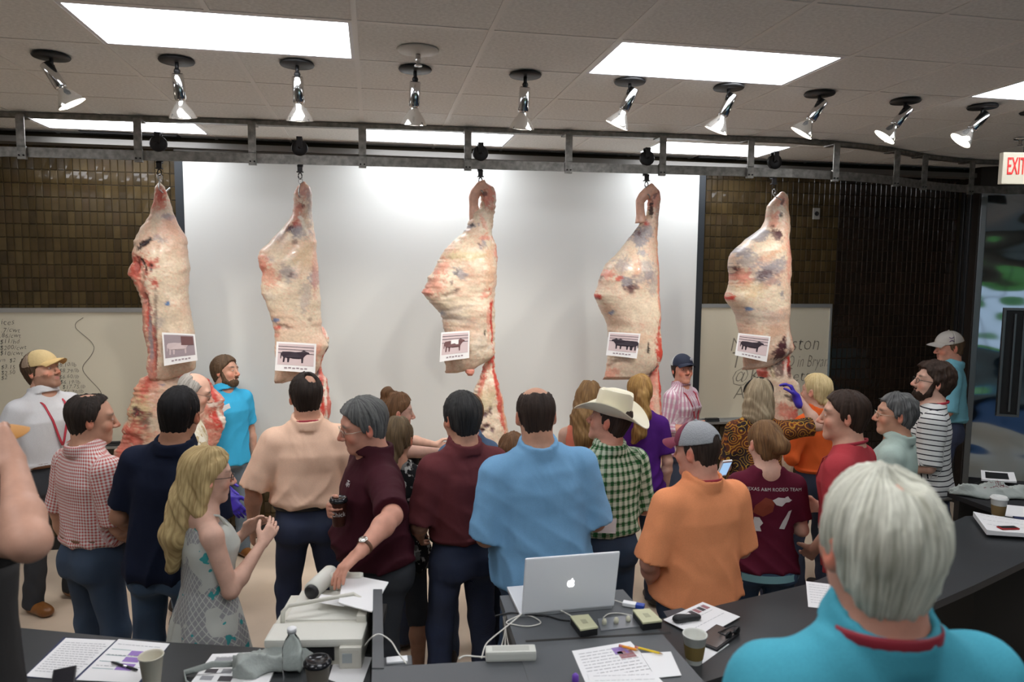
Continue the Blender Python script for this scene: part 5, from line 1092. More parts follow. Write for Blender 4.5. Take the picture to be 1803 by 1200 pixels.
# ------------------------------------------------------------------ the people
SK = dict(a=(.60, .33, .23), b=(.55, .29, .19), c=(.66, .40, .30), t=(.42, .21, .13), d=(.20, .10, .065), r=(.62, .30, .21))
m_red_l = M('red_lanyard', (.42, .03, .05), .6); m_white = M('white_plastic2', (.8, .8, .8), .5); m_brown = M('brown_leather', (.13, .055, .025), .5); m_black = M('black_plastic', (.012, .012, .013), .4)
m_boot = M('tan_boot', (.22, .085, .02), .35, var=.3, vscale=12); m_shoe = M('dark_shoe', (.03, .022, .02), .5)
jn = lambda n, a, b_: cloth('jeans_'+n, 'denim', a, b_, rough=.9, wr=.6, sheen=.05)
J_dark = jn('dark', (.010, .016, .040), (.016, .026, .060)); J_navy = jn('navy', (.008, .014, .045), (.014, .024, .075)); J_blue = jn('blue', (.022, .050, .105), (.05, .10, .18)); J_mid = jn('mid', (.012, .03, .065), (.03, .06, .115)); J_grey = jn('grey', (.12, .16, .20), (.2, .25, .3)); J_blk = jn('black', (.006, .006, .009), (.01, .01, .014))
def P(x, y, z): return np.array((x, y, z), float)
P_ = {}
# white polo and tan cap at the far left
J = person('man in white polo and tan mesh-back cap, red lanyard, at the left whiteboard', (62, 619), 1.82, face=125, head=(-.25, -.25, 0), skin=SK['a'], hair=dict(mat='hair_brown', col=(.10, .06, .035), nape=-.10, t=.016), beard=.45,
    shirt=dict(mat=cloth('white_polo', 'plain', (.62, .62, .63), wr=.6), tuck=True, hem=.99), pants=dict(mat=J_blk, name='trousers'), belt=m_brown, shoes=dict(mat=m_boot, name='boot', k=1.1), armR='pocket', armL='down')
cap(J, M('cap_cream', (.60, .45, .22), .8, bump=.3, bscale=60), M('cap_mesh_tan', (.34, .25, .18), .9, bump=.6, bscale=160), M('cap_brim_tan', (.66, .46, .20), .8), brim_len=.082)
lanyard(J, m_red_l, badge=m_white); P_['A'] = J
# red gingham
J = person('man in red gingham short-sleeved shirt and blue jeans holding a paper', (160, 691), 1.76, face=42, head=(.5, .1, 0), w=1.03, belly=.03, skin=SK['b'], hair=dict(mat='hair_dark', col=(.035, .024, .018), recede=True, bald=((.0, -.03, .150), .055)),
    shirt=dict(mat=cloth('gingham_red', 'gingham', (.50, .10, .085), (.74, .70, .66), s=.0155, wr=.7), tuck=True, hem=.98, slen=.95), pants=dict(mat=J_mid), belt=m_brown, shoes=dict(mat=m_boot, name='boot'), armR='low', armL='down'); P_['B'] = J
# navy polo
J = person('man with cropped black hair, seen from behind in a navy polo and blue jeans', (317, 678), 1.84, face=14, head=(-.05, .0, -.03), lean=(.02, .11), skin=SK['t'], hair=dict(mat='hair_black', col=(.012, .010, .010), t=.007),
    shirt=dict(mat=cloth('navy_polo', 'plain', (.009, .013, .030), wr=.55), hem=.86, loose=.02), pants=dict(mat=J_blue), shoes=dict(mat=m_shoe), armR='front', armL=((.25, .05, -1), (-.1, .75, -.5)), w=.95); P_['C'] = J
# blonde in the summer dress
J = person('woman with long blonde hair and glasses in a grey and teal sleeveless dress', (366, 787), 1.63, face=62, head=(.1, .12, 0), fem=True, skin=SK['c'], bare=True, hair=dict(mat='hair_blonde', col=(.56, .42, .20), col2=(.26, .17, .07), t=.016,
    caps=[((0, -.04, .03), (-.01, -.075, -.10), .072, .066, .03), ((-.01, -.075, -.10), (-.02, -.105, -.26), .066, .060, .03), ((-.02, -.105, -.26), (-.03, -.105, -.42), .060, .030, .03), ((.055, -.02, .02), (.062, -.035, -.13), .030, .034, .03), ((-.055, -.02, .02), (-.062, -.035, -.15), .030, .036, .03)]),
    dress=dict(mat=cloth('summer_dress', 'quilt', (.50, .51, .46), (.30, .295, .30), (.05, .30, .30), s=.036, wr=.5)), shoes=dict(mat=m_brown), armR=((.12, .25, -1), (-.25, .60, .55)), armL=((.12, .25, -1), (-.35, .60, .60))); glasses(J, m_black, .0016); P_['D'] = J
# butcher in the pale shirt
J = person('grey-haired man with glasses in a printed cream shirt and purple gloves by the leftmost carcass', (352, 656), 1.72, face=75, head=(.12, .25, 0), lean=(.12, 0), skin=SK['c'], hair=dict(mat='hair_silver', col=(.45, .42, .38), recede=True, bald=((.0, .02, .12), .085), t=.006),
    shirt=dict(mat=cloth('cream_shirt', 'print', (.76, .72, .60), (.70, .64, .48), (.48, .38, .22), wr=.7), tuck=True, hem=.97), pants=dict(mat=J_grey), shoes=dict(mat=m_shoe), armR=('px', atD(392, 855, 4.75), atD(424, 905, 4.62)), armL=((.15, .35, -1), (-.05, .8, -.8)),
    glove={1: M('purple_glove', (.06, .035, .42), .35), -1: MATS.get('purple_glove')}); glasses(J, m_black, .0012); P_['E'] = J
# turquoise polo
J = person('bearded man in a turquoise polo with a name tag standing before the screen', (393, 626), 1.70, face=140, head=(-.45, -.12, -.12), skin=SK['a'], hair=dict(mat='hair_brown2', col=(.13, .08, .045), t=.018), beard=.85,
    shirt=dict(mat=cloth('turquoise_polo', 'plain', (.05, .42, .70), wr=.6), hem=.84, loose=.02), pants=dict(mat=J_grey), shoes=dict(mat=m_boot), armR='pocket', armL='down', w=.95); P_['F'] = J
bb = B(); c = np.array(J['U']((.075, .130, 1.33)))*J['s']; bb.box((-.045, -.003, -.035), (.045, .003, .035), Matrix.Translation(Vector(c)) @ Matrix.Rotation(.25, 4, 'Y')); bb.build('name_tag', m_white, J['e'])
# peach shirt
J = person('balding man in a peach short-sleeved shirt with a red lanyard, seen from behind', (538, 656), 1.80, face=-6, head=(-.12, .12, 0), skin=SK['b'], hair=dict(mat='hair_dark', col=(.035, .024, .018), bald=((.020, -.082, .112), .040), t=.014),
    shirt=dict(mat=cloth('peach_shirt', 'plain', (.93, .62, .44), wr=.8), tuck=True, hem=1.0, slen=.98, flare=.012, loose=.02), pants=dict(mat=J_navy), belt=m_black, shoes=dict(mat=m_shoe), armR=((.35, -.05, -1), (-.3, .6, -.4)), armL=((.42, .0, -1), (.05, .25, -1)), w=1.08); lanyard(J, m_red_l, front=False); P_['G'] = J
# maroon polo at the projector
hw = atD(598, 1012, 2.84); el = atD(700, 950, 3.02)
J = person('grey-haired man with glasses in a maroon polo, coffee in hand, touching the overhead projector', (632, 701), 1.79, face=-104, head=(.0, .12, -.05), w=1.15, belly=.10, skin=SK['r'], hair=dict(mat='hair_grey', col=(.17, .17, .16), col2=(.05, .05, .05), t=.016), hv=.0048,
    shirt=dict(mat=cloth('maroon_polo', 'plain', (.048, .008, .014), wr=.6, rough=.75), hem=.94, slen=.92, loose=.02), pants=dict(mat=J_blk, name='trousers'), shoes=dict(mat=m_shoe), armL=('px', el, hw), armR=('px', atD(640, 905, 3.75), atD(570, 880, 3.42)),
    hands={-1: (np.array([-.62, -.45, -.40]), (-.25, -.35, -.9), .45), 1: (np.array([-.35, -.9, .05]), (.85, -.35, .1), 1.15)}, lean=(.12, -.06), brow=(.2, .18, .16)); glasses(J, M('wire_frame', (.6, .55, .45), .3, metal=1), .0014); P_['H'] = J
# woman with bun
J = person('woman with a hair bun and pink tie in profile reaching out a bare arm', (700, 690), 1.63, face=60, head=(.35, .12, 0), fem=True, skin=SK['c'], hair=dict(mat='hair_auburn', col=(.20, .10, .045), t=.014, ells=[((0, -.075, .115), (.045, .042, .038))]),
    shirt=dict(mat=cloth('black_top', 'plain', (.012, .012, .014)), tuck=False, hem=.9, sleeve='none', collar=False), pants=dict(mat=J_dark), shoes=dict(mat=m_shoe), armR=((.3, .9, -.15), (-.2, .9, -.2)), armL=((.25, .9, -.1), (-.1, 1, -.3)))
B().tube([hfn(J, (.033*math.cos(a), -.075+.02*math.sin(a), .085+.018*math.sin(a))) for a in [2*PI*i/16 for i in range(16)]], .006, 6, closed=True).build('hair_tie', M('pink_tie', (.75, .05, .28), .5), J['e']); P_['I'] = J
# denim vest woman, mostly hidden
J = person('woman with auburn hair in a denim vest, mostly hidden behind the maroon-shirted man', (825, 693), 1.66, face=-15, fem=True, skin=SK['c'], hair=dict(mat='hair_auburn', col=(.20, .10, .045), t=.016), shirt=dict(mat=cloth('denim_vest', 'denim', (.05, .10, .19), (.10, .17, .28)), hem=.95, sleeve='cap'),
    pants=dict(mat=J_dark), shoes=dict(mat=m_shoe), armR='front', armL='front'); P_['J'] = J
# tie-dye woman
J = person('woman in black and white tie-dye top and black capri leggings, seen from behind', (703, 734), 1.58, face=15, head=(.1, .25, 0), fem=True, skin=SK['t'], bare=True, hair=dict(mat='hair_dkblond', col=(.17, .115, .06), t=.016, caps=[((0, -.06, -.03), (0, -.075, -.12), .05, .035, .02)]),
    shirt=dict(mat=cloth('tiedye', 'print', (.012, .012, .013), (.16, .16, .15), (.42, .42, .39), wr=.5), hem=.80, sleeve='short', collar=False, loose=.02), pants=dict(mat=J_blk, hem=.42, name='leggings', inf=.006), shoes=dict(mat=m_brown, name='sandal'), armR='front', armL='front', w=1.05); P_['K'] = J
# maroon dress shirt
J = person('man with black greying hair in a wine-red short-sleeved shirt and dark jeans, from behind', (812, 690), 1.77, face=-18, head=(-.12, .1, 0), skin=SK['b'], hair=dict(mat='hair_salt', col=(.05, .048, .046), col2=(.012, .012, .012), t=.018),
    shirt=dict(mat=cloth('wine_shirt', 'plain', (.15, .038, .042), wr=.8), tuck=True, hem=.99, slen=.98, flare=.010, loose=.016), pants=dict(mat=J_navy), belt=m_black, shoes=dict(mat=m_shoe), armR='front', armL=((.25, .05, -1), (-.3, .7, -.5)), w=1.0); P_['L'] = J
# big light blue polo
J = person('large balding man in a light blue polo, seen from behind, centre of the crowd', (943, 678), 1.86, face=-3, head=(.08, .1, .04), lean=(0, -.06), skin=SK['b'], w=1.20, belly=.08, hair=dict(mat='hair_brown3', col=(.05, .032, .024), t=.006, bald=((.0, -.015, .160), .088)),
    shirt=dict(mat=cloth('lightblue_polo', 'plain', (.20, .41, .64), wr=.75), hem=.88, slen=1.02, loose=.030, flare=.012), pants=dict(mat=J_blue), belt=m_brown, shoes=dict(mat=m_shoe), armR='front', armL='front'); P_['M'] = J
# wavy haired woman
wav = lambda n: [((0, -.05, .02), (0, -.085, -.10), .07, .075, .03), ((0, -.085, -.10), (.015, -.095, -.22), .075, .065, .03), ((.015, -.095, -.22), (0, -.10, -.33), .065, .035, .03), ((-.055, -.02, 0), (-.075, -.03, -.18), .035, .04, .03), ((.055, -.02, 0), (.075, -.03, -.18), .035, .04, .03)]
J = person('woman with long wavy light brown hair and a coral strap top behind the cowboy hat', (1040, 671), 1.68, face=25, head=(.25, .15, 0), fem=True, skin=SK['c'], hair=dict(mat='hair_honey', col=(.30, .17, .065), col2=(.12, .06, .025), t=.016, caps=wav(0)),
    shirt=dict(mat=cloth('coral_top', 'plain', (.75, .22, .14)), hem=.9, sleeve='none', collar=False), pants=dict(mat=J_dark), shoes=dict(mat=m_shoe), armR='front', armL='front'); P_['N'] = J
# dark haired woman sliver between the wine shirt and the light blue polo
J = person('woman with long dark brown hair, only a sliver beside the light blue polo', (903, 762), 1.50, face=10, fem=True, skin=SK['c'], hair=dict(mat='hair_auburn', col=(.20, .10, .045), t=.016, caps=wav(0)), shirt=dict(mat=cloth('grey_top', 'print', (.3, .28, .3), (.5, .45, .5), (.1, .1, .12)), hem=.9, sleeve='short', collar=False), pants=dict(mat=J_dark), shoes=dict(mat=m_shoe), armR='front', armL='front')
# cowboy hat man
J = person('man in a cream cowboy hat and green plaid shirt with tooled belt', (1086, 700), 1.72, face=-12, head=(-.75, -.18, .05), skin=SK['r'], hair=dict(mat='hair_brown3', col=(.05, .032, .024), t=.008),
    shirt=dict(mat=cloth('green_plaid', 'plaid', (.035, .15, .045), (.62, .68, .52), (.02, .05, .02), s=.046, wr=.6), tuck=True, hem=.985, sleeve='short', slen=1.0, loose=.016), pants=dict(mat=J_mid), belt=M('tooled_belt', (.16, .08, .05), .5, var=.7, vscale=60), shoes=dict(mat=m_boot, name='boot'), armR='front', armL='front'); P_['O'] = J
def cowboy(J, mat, band):
    T, o, s = J['RH'], J['oHd'], J['s']; z0 = .050; W = lambda c: tuple((T@np.array(c, float)+o)*s)
    b = B(); N = 56
    def rim(i, j, up=1):
        a = 2*PI*i; r = j; bx, by = .088+.125*r, .108+.105*r; x = bx*math.sin(a); y = by*math.cos(a)-.006
        z = z0+.070*r**1.6*abs(math.sin(a))**2.2-.030*r**1.5*abs(math.cos(a))**3; x *= 1-.14*r*abs(math.sin(a))
        return W((x, y, z+(0 if up else -.005)))
    b.grid(lambda i, j: rim(i, j), N, 10, closeu=True); b.grid(lambda i, j: rim(1-i, j, 0), N, 10, closeu=True); b.grid(lambda i, j: rim(1-i, 1, j), N, 2, closeu=True); b.build('hat_brim', mat, J['e'])
    c = B()
    def crn(i, j):
        a = 2*PI*i; t = j; h = .128*math.sin(min(1, t*1.25)*PI/2) if t < .8 else .128
        k = 1-.16*t if t < .8 else (1-.128)*(1-t)/.2*.98+.02*0; k = max(0, k)
        x = .087*k*math.sin(a)*(1-.10*t*max(0, math.cos(a))); y = .107*k*math.cos(a)-.006
        z = z0+h
        if t >= .5: q = (t-.5)/.5; z -= q*.034*math.exp(-(x/.022)**2) - 0; z -= .018*q*math.exp(-((abs(x)-.045)/.02)**2)*math.exp(-((y-.065)/.04)**2)
        return W((x, y, z))
    c.grid(crn, N, 18, closeu=True); c.build('hat_crown', mat, J['e'])
    B().tube([W((.0885*math.sin(a), .1085*math.cos(a)-.006, z0+.010)) for a in [2*PI*k/40 for k in range(40)]], .0045*s, 6, closed=True).build('hat_band', band, J['e'])
cowboy(J, M('cream_felt', (.78, .72, .54), .85, sheen=.3), m_black)
pp = J['W']; bpk = B(); c = np.array(J['L'](atD(1070, 925, depth(pp((0, 0, .9)))-.20)))*J['s']; bpk.add([(c[0]-.06, c[1], c[2]-.03), (c[0]+.05, c[1], c[2]-.05), (c[0]+.06, c[1]+.01, c[2]+.03), (c[0]-.05, c[1]+.01, c[2]+.03)], [(0, 1, 2, 3), (3, 2, 1, 0)]); bpk.build('pocket_paper', m_paper, J['e'])
# ponytail, purple shirt
J = person('woman with a wavy golden ponytail in a purple shirt beside the cowboy hat', (1128, 659), 1.68, face=5, head=(.1, .0, 0), fem=True, skin=SK['c'], hair=dict(mat='hair_gold', col=(.42, .25, .08), col2=(.18, .09, .03), t=.013, caps=[((0, -.09, .05), (0, -.125, .0), .028, .036, .02), ((0, -.125, .0), (.0, -.13, -.12), .038, .052, .02), ((0, -.13, -.12), (-.02, -.12, -.26), .055, .045, .02), ((-.02, -.12, -.26), (-.05, -.115, -.33), .045, .02, .02)]),
    shirt=dict(mat=cloth('purple_shirt', 'plain', (.075, .015, .17)), hem=.9, collar=False), pants=dict(mat=J_dark), shoes=dict(mat=m_shoe), armR='down', armL='front', w=1.05); P_['P'] = J
# woman with cap by the whiteboard
J = person('woman in a navy and white cap and pink-and-teal striped shirt facing the room', (1200, 624), 1.69, face=148, head=(.55, -.12, 0), fem=True, skin=SK['r'], w=1.12, hair=dict(mat='hair_brown3', col=(.05, .032, .024), t=.012, nape=-.12),
    shirt=dict(mat=cloth('stripe_shirt', 'vstripe', (.50, .28, .36), (.66, .62, .64), (.10, .34, .36), s=.036, c4=(.40, .16, .26), wr=.6), hem=.86, sleeve='roll', loose=.012), pants=dict(mat=J_dark), shoes=dict(mat=m_boot), armR='front', armL=((.35, -.1, -1), (-.1, .5, -.9)))
cap(J, M('cap_navy', (.012, .018, .04), .8), M('cap_white', (.55, .57, .58), .9, bump=.6, bscale=160), MATS['cap_navy']); lanyard(J, m_red_l, badge=m_white)
em = B(); em.add(*uvs(.017, hfn(J, (-.035, .095, .085)), sc=(1, .5, .8))); em.build('cap_patch', M('patch_grey', (.35, .38, .42), .8), J['e']); P_['Q'] = J
# orange polo
J = person('stout man in an orange polo and grey mesh cap near the front bench', (1228, 744), 1.70, face=-12, head=(-.40, .12, 0), w=1.18, belly=.09, skin=SK['r'], hair=dict(mat='hair_brown3', col=(.05, .032, .024), t=.004, nape=-.06), hv=.005,
    shirt=dict(mat=cloth('orange_polo', 'plain', (.86, .32, .14), wr=.8), hem=.90, slen=.98, loose=.028, flare=.012), pants=dict(mat=J_dark), shoes=dict(mat=m_shoe), armR='front', armL=((.30, .05, -1), (-.45, .5, -.75)))
cap(J, M('cap_maroon', (.20, .03, .06), .8), M('cap_grey', (.36, .37, .38), .9, bump=.6, bscale=160), MATS['cap_maroon'], button=MATS['cap_grey'], split=.055); lanyard(J, m_red_l, front=False); P_['R'] = J
# paisley
bob = [((0, -.045, -.02), (0, -.06, -.10), .078, .082, .03), ((-.05, -.02, 0), (-.062, -.02, -.11), .04, .045, .03), ((.05, -.02, 0), (.062, -.02, -.11), .04, .045, .03)]
Sx = atZ(1337, 665, 1.68)
J = person('woman with ash-blonde bob in a paisley shirt raising a purple-gloved hand', (1337, 666), 1.68, face=12, head=(.05, .0, 0), fem=True, w=1.15, skin=SK['c'], hair=dict(mat='hair_ash', col=(.46, .37, .24), col2=(.20, .15, .09), t=.018, caps=bob),
    shirt=dict(mat=cloth('paisley_shirt', 'paisley', (.10, .035, .02), (.30, .085, .02), (.035, .022, .022), c4=(.50, .30, .04), wr=.5), hem=.86, sleeve='short', slen=.85, loose=.02, collar=False), pants=dict(mat=J_navy), shoes=dict(mat=m_shoe),
    armR=('px', atD(1418, 752, 5.0), atD(1409, 708, 5.05)), armL='front', glove={1: MATS['purple_glove']}, hands={1: (np.array([-.35, .3, .9]), (-.8, .5, -.2), .9)}); P_['S'] = J
B().tube([hfn(J, (.096*math.cos(a), -.005-.02*math.sin(a), .030+.102*math.sin(a))) for a in [PI*i/20 for i in range(21)]], .006, 6, flat=.5).build('headband', m_black, J['e'])
# rodeo team
J = person('woman with a messy auburn bun in a maroon printed T-shirt over jeans', (1345, 740), 1.61, face=14, head=(-.25, .22, 0), fem=True, w=1.10, skin=SK['c'], hair=dict(mat='hair_auburn2', col=(.24, .13, .055), col2=(.09, .045, .02), t=.014, caps=[((.01, -.10, .02), (.025, -.115, -.01), .045, .05, .02)]),
    shirt=dict(mat=cloth('maroon_tee', 'plain', (.10, .010, .025), wr=.5), hem=.88, slen=.75, loose=.008, collar=False), pants=dict(mat=J_blue), shoes=dict(mat=m_boot, name='boot'), armR='front', armL='phone'); P_['T'] = J
hem = person  # (kept simple: the undershirt hem is a ring below the T-shirt)
se = [(.0, 0)]; b = B(); b.grid(lambda i, j: ((.203*math.sin(2*PI*i))*J['s'], (.154*math.cos(2*PI*i)-.010)*J['s'], (.885-.042*j)*J['s']), 40, 4, closeu=True); b.grid(lambda i, j: ((.206*math.sin(-2*PI*i))*J['s'], (.157*math.cos(-2*PI*i)-.012)*J['s'], (.885-.042*j)*J['s']), 40, 4, closeu=True); b.build('undershirt', M('teal_undershirt', (.22, .42, .44), .9), J['e'])
m_prw = M('print_white', (.55, .52, .50), .8); m_prr = M('print_rust', (.20, .035, .015), .8)
project_on(J, textmesh('TEXAS A&M RODEO TEAM', .0245, 0, spacing=1.02), (.018, -.2, 1.375), (0, 1, 0), off=.005, name='back_lettering', mat=m_prw)
def flatpoly(pts, sub=1):
    me = bpy.data.meshes.new('print'); bm = bmesh.new(); vs = [bm.verts.new((x, y, 0)) for x, y in pts]; bm.faces.new(vs); bmesh.ops.triangulate(bm, faces=bm.faces); bmesh.ops.subdivide_edges(bm, edges=bm.edges, cuts=1); bmesh.ops.triangulate(bm, faces=bm.faces); bm.to_mesh(me); bm.free(); return me
project_on(J, flatpoly([(-.07, .03), (-.02, .075), (.03, .06), (.02, .0), (-.03, -.03), (-.08, -.01)]), (-.01, -.2, 1.25), (0, 1, 0), off=.005, name='back_print_horse', mat=m_prr)
project_on(J, flatpoly([(-.02, .02), (.01, .035), (.05, .03), (.075, .012), (.05, .006), (.03, -.012), (.0, -.004)]), (.03, -.2, 1.295), (0, 1, 0), off=.005, name='back_print_rider', mat=m_prw)
project_on(J, flatpoly([(-.012, -.01), (-.004, .016), (.012, .02), (.024, .004), (.036, -.002), (.02, -.012)]), (.088, -.2, 1.315), (0, 1, 0), off=.005, name='back_print_hat', mat=m_prw)
project_on(J, flatpoly([(-.02, -.06), (.0, -.02), (.03, .03), (.05, .035), (.035, -.01), (.01, -.065)]), (.075, -.2, 1.215), (0, 1, 0), off=.005, name='back_print_leg', mat=m_prw)
project_on(J, flatpoly([(-.03, .03), (-.005, .03), (.015, .0), (.0, -.02), (.008, -.045), (-.02, -.045), (-.035, -.01)]), (-.055, -.2, 1.18), (0, 1, 0), off=.005, name='back_print_dog', mat=m_prw)
# ponytail, orange shirt
J = person('woman with a pale blonde low ponytail in a fitted bright orange shirt', (1440, 658), 1.67, face=-10, head=(-.25, .05, 0), fem=True, skin=SK['c'], w=.92, hair=dict(mat='hair_pale', col=(.68, .55, .30), col2=(.42, .31, .14), t=.014, caps=[((0, -.085, -.03), (.005, -.105, -.075), .022, .032, .015), ((.005, -.105, -.075), (.01, -.105, -.19), .036, .018, .02)]),
    shirt=dict(mat=cloth('orange_shirt', 'plain', (.82, .14, .03), wr=.5), hem=.99, tuck=True, sleeve='roll', loose=.008), pants=dict(mat=J_dark), shoes=dict(mat=m_shoe), armR='front', armL=((.3, .0, -1), (-.4, .8, -.1))); P_['U'] = J
# red T-shirt youth
J = person('dark-haired young man in a red T-shirt and lanyard, in profile to the left', (1492, 687), 1.79, face=-38, head=(-.40, -.1, 0), lean=(.12, 0), skin=SK['a'], w=.92, hair=dict(mat='hair_espresso', col=(.045, .025, .016), t=.014),
    shirt=dict(mat=cloth('red_tee', 'plain', (.42, .045, .055), wr=.6), hem=.84, collar=False, slen=1.0, loose=.03, flare=.01), pants=dict(mat=J_dark), shoes=dict(mat=m_shoe), armR='front', armL='low'); lanyard(J, m_red_l, badge=m_white); P_['V'] = J
# mint shirt
J = person('grey-haired man with wire glasses in a pale mint shirt, in profile to the left', (1582, 692), 1.69, face=-40, head=(-.45, .0, 0), skin=SK['b'], hair=dict(mat='hair_salt2', col=(.16, .16, .155), col2=(.03, .03, .03), t=.018, curly=True),
    shirt=dict(mat=cloth('mint_shirt', 'plain', (.40, .50, .44), wr=.7), tuck=True, hem=.98, slen=.98, loose=.016), pants=dict(mat=J_dark), shoes=dict(mat=m_shoe), armR='front', armL='front'); glasses(J, MATS['wire_frame'], .0012); P_['W'] = J
# striped T-shirt
J = person('bearded man with dark curly hair and glasses in a white T-shirt with black stripes', (1652, 638), 1.80, face=-52, head=(-.30, -.12, 0), skin=SK['c'], w=1.08, belly=.04, beard=.95, hair=dict(mat='hair_espresso', col=(.045, .025, .016), t=.026, curly=True, nape=-.11),
    shirt=dict(mat=cloth('striped_tee', 'hstripe', (.60, .60, .58), (.012, .012, .018), s=.034, wr=.5), hem=.86, collar=False, slen=1.0, loose=.018, flare=.01), pants=dict(mat=J_navy), shoes=dict(mat=m_shoe), armR='front', armL=((.15, .05, -1), (-.35, .85, -.15))); glasses(J, m_black, .002); lanyard(J, m_red_l); P_['X'] = J
# far right, cap and pale blue shirt
J = person('tall man in an off-white cap and pale blue shirt standing before the steel door', (1672, 584), 1.875, face=-50, head=(-.45, .12, 0), skin=SK['r'], hair=dict(mat='hair_brown2', col=(.13, .08, .045), t=.012),
    shirt=dict(mat=cloth('paleblue_shirt', 'plain', (.17, .42, .50), wr=.7), tuck=True, hem=.98, slen=1.05, flare=.014, loose=.03), pants=dict(mat=J_navy), belt=m_brown, shoes=dict(mat=m_boot), armR='front', armL=((.2, .05, -1), (-.2, .6, -.8)), root=None)
cap(J, M('cap_offwhite', (.52, .48, .43), .85), MATS['cap_offwhite'], MATS['cap_offwhite'], back_open=False, button=MATS['cap_offwhite']); P_['Y'] = J
lg = B(); [lg.tube([hfn(J, (-.085-.004, .02+.018*a*sg, .075+z_*1.0+.010*(abs(a)**1.5)*(1 if z_ > 0 else -1))) for a in (-1, -.5, 0, .5, 1)], .0035, 6) for z_, sg in ((.008, 1), (-.008, 1))]; lg.build('cap_emblem', M('purple_thread', (.10, .03, .14), .7), J['e'])
# white haired man in the foreground and the photographer at the left
J = person('white-haired man in a turquoise polo with red lanyard, large in the foreground', (1562, 831), 1.72, face=4, head=(.06, -.04, 0), skin=SK['r'], w=1.15, hair=dict(mat='hair_white', col=(.74, .73, .61), col2=(.30, .29, .22), t=.018, nape=-.128, full=True, bald=((.012, -.060, .168), .060)), hv=.005,
    shirt=dict(mat=cloth('turquoise_polo2', 'plain', (.07, .36, .46), wr=.5), hem=.86, loose=.02, ch=.028), pants=dict(mat=J_dark), shoes=dict(mat=m_shoe), armR='front', armL='front', floor=.35); lanyard(J, M('red_lanyard2', (.30, .02, .035), .6), front=False, wd=.012, up=.004); P_['Z'] = J
elb = atD(60, 955, 1.60); wr_ = atD(18, 828, 1.74)
J = person('man in charcoal T-shirt and orange-billed cap raising his hand, cut by the left edge', (-102, 698), 1.72, face=48, head=(.15, .1, 0), skin=SK['a'], w=1.1, hair=dict(mat='hair_brown3', col=(.05, .032, .024), t=.010), shirt=dict(mat=cloth('charcoal_tee', 'plain', (.035, .033, .032), wr=.5), hem=.86, collar=False, slen=.62, loose=.02), pants=dict(mat=J_blk), shoes=dict(mat=m_shoe),
    armR=('px', elb, wr_, .07), armL='down', floor=.35, hands={1: (np.array([-.6, .3, .7]), (-.4, .8, .1), .9)})
cap(J, M('cap_w', (.6, .6, .58), .8), MATS['cap_w'], M('orange_brim', (.55, .25, .06), .7)); P_['AA'] = J

if globals().get('DBG'):
    def pj(w): c = MC @ (np.array(w)-O3); return [round(901.5+FPX*c[0]/c[2]), round(600-FPX*c[1]/c[2]), round(c[2], 2)]
    for k in ('AA', 'H', 'D', 'S', 'E', 'Z'):
        J = P_[k]; print('DBG', k, {sd: [pj(J['root']+rotm(0, 0, -J['face'])@(q*J['s'])) for q in J['arms_l'][sd]] for sd in (1, -1)}, 'head', pj(J['W'](J['oHd'])), 'feet', pj(J['root']))
# ------------------------------------------------------------------ benches and lectern
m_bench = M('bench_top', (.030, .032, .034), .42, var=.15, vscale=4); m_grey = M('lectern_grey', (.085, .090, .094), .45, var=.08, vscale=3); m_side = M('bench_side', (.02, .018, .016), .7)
BZ, LZ = 1.0, 1.15
def poly_px(pts, z): return [tuple(float(c) for c in atZ(x, y, z)[:2]) for x, y in pts]
def slab(name, lab, far_px, depth_, z, th, cat, top_m, floor_=0.0, near=None, inset=.06):
    f = poly_px(far_px, z); n = near if near else [(x+.0, y-depth_) for x, y in f][::-1]; pg = f+n
    cx = sum(p[0] for p in pg)/len(pg); cy = sum(p[1] for p in pg)/len(pg); e = empty(name, (cx, cy, floor_), 0, lab, cat); L_ = [(x-cx, y-cy) for x, y in pg]
    B().prism(L_, z-th-floor_, z-floor_).build('worktop', top_m, e)
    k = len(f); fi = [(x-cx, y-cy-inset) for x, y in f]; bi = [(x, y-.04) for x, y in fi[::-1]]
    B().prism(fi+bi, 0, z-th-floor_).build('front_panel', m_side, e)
    return e
slab('demonstration_bench', 'black-topped demonstration bench along the lower left, under the papers', [(-150, 1090), (40, 1105), (300, 1130), (652, 1151)], .75, BZ, .035, 'bench', m_bench)
fr = poly_px([(1110, 1101), (1175, 1086), (1420, 1028), (1560, 972), (1700, 908), (1835, 904)], BZ)
nr_ = poly_px([(1190, 1216), (1430, 1140), (1600, 1080), (1715, 1030), (1830, 975), (1990, 900)], BZ)[::-1]
slab('demonstration_bench', 'long black-topped bench curving away to the right behind the white-haired man', [(1110, 1101), (1175, 1086), (1420, 1028), (1560, 972), (1700, 908), (1835, 904)], .5, BZ, .035, 'bench', m_bench, near=nr_)
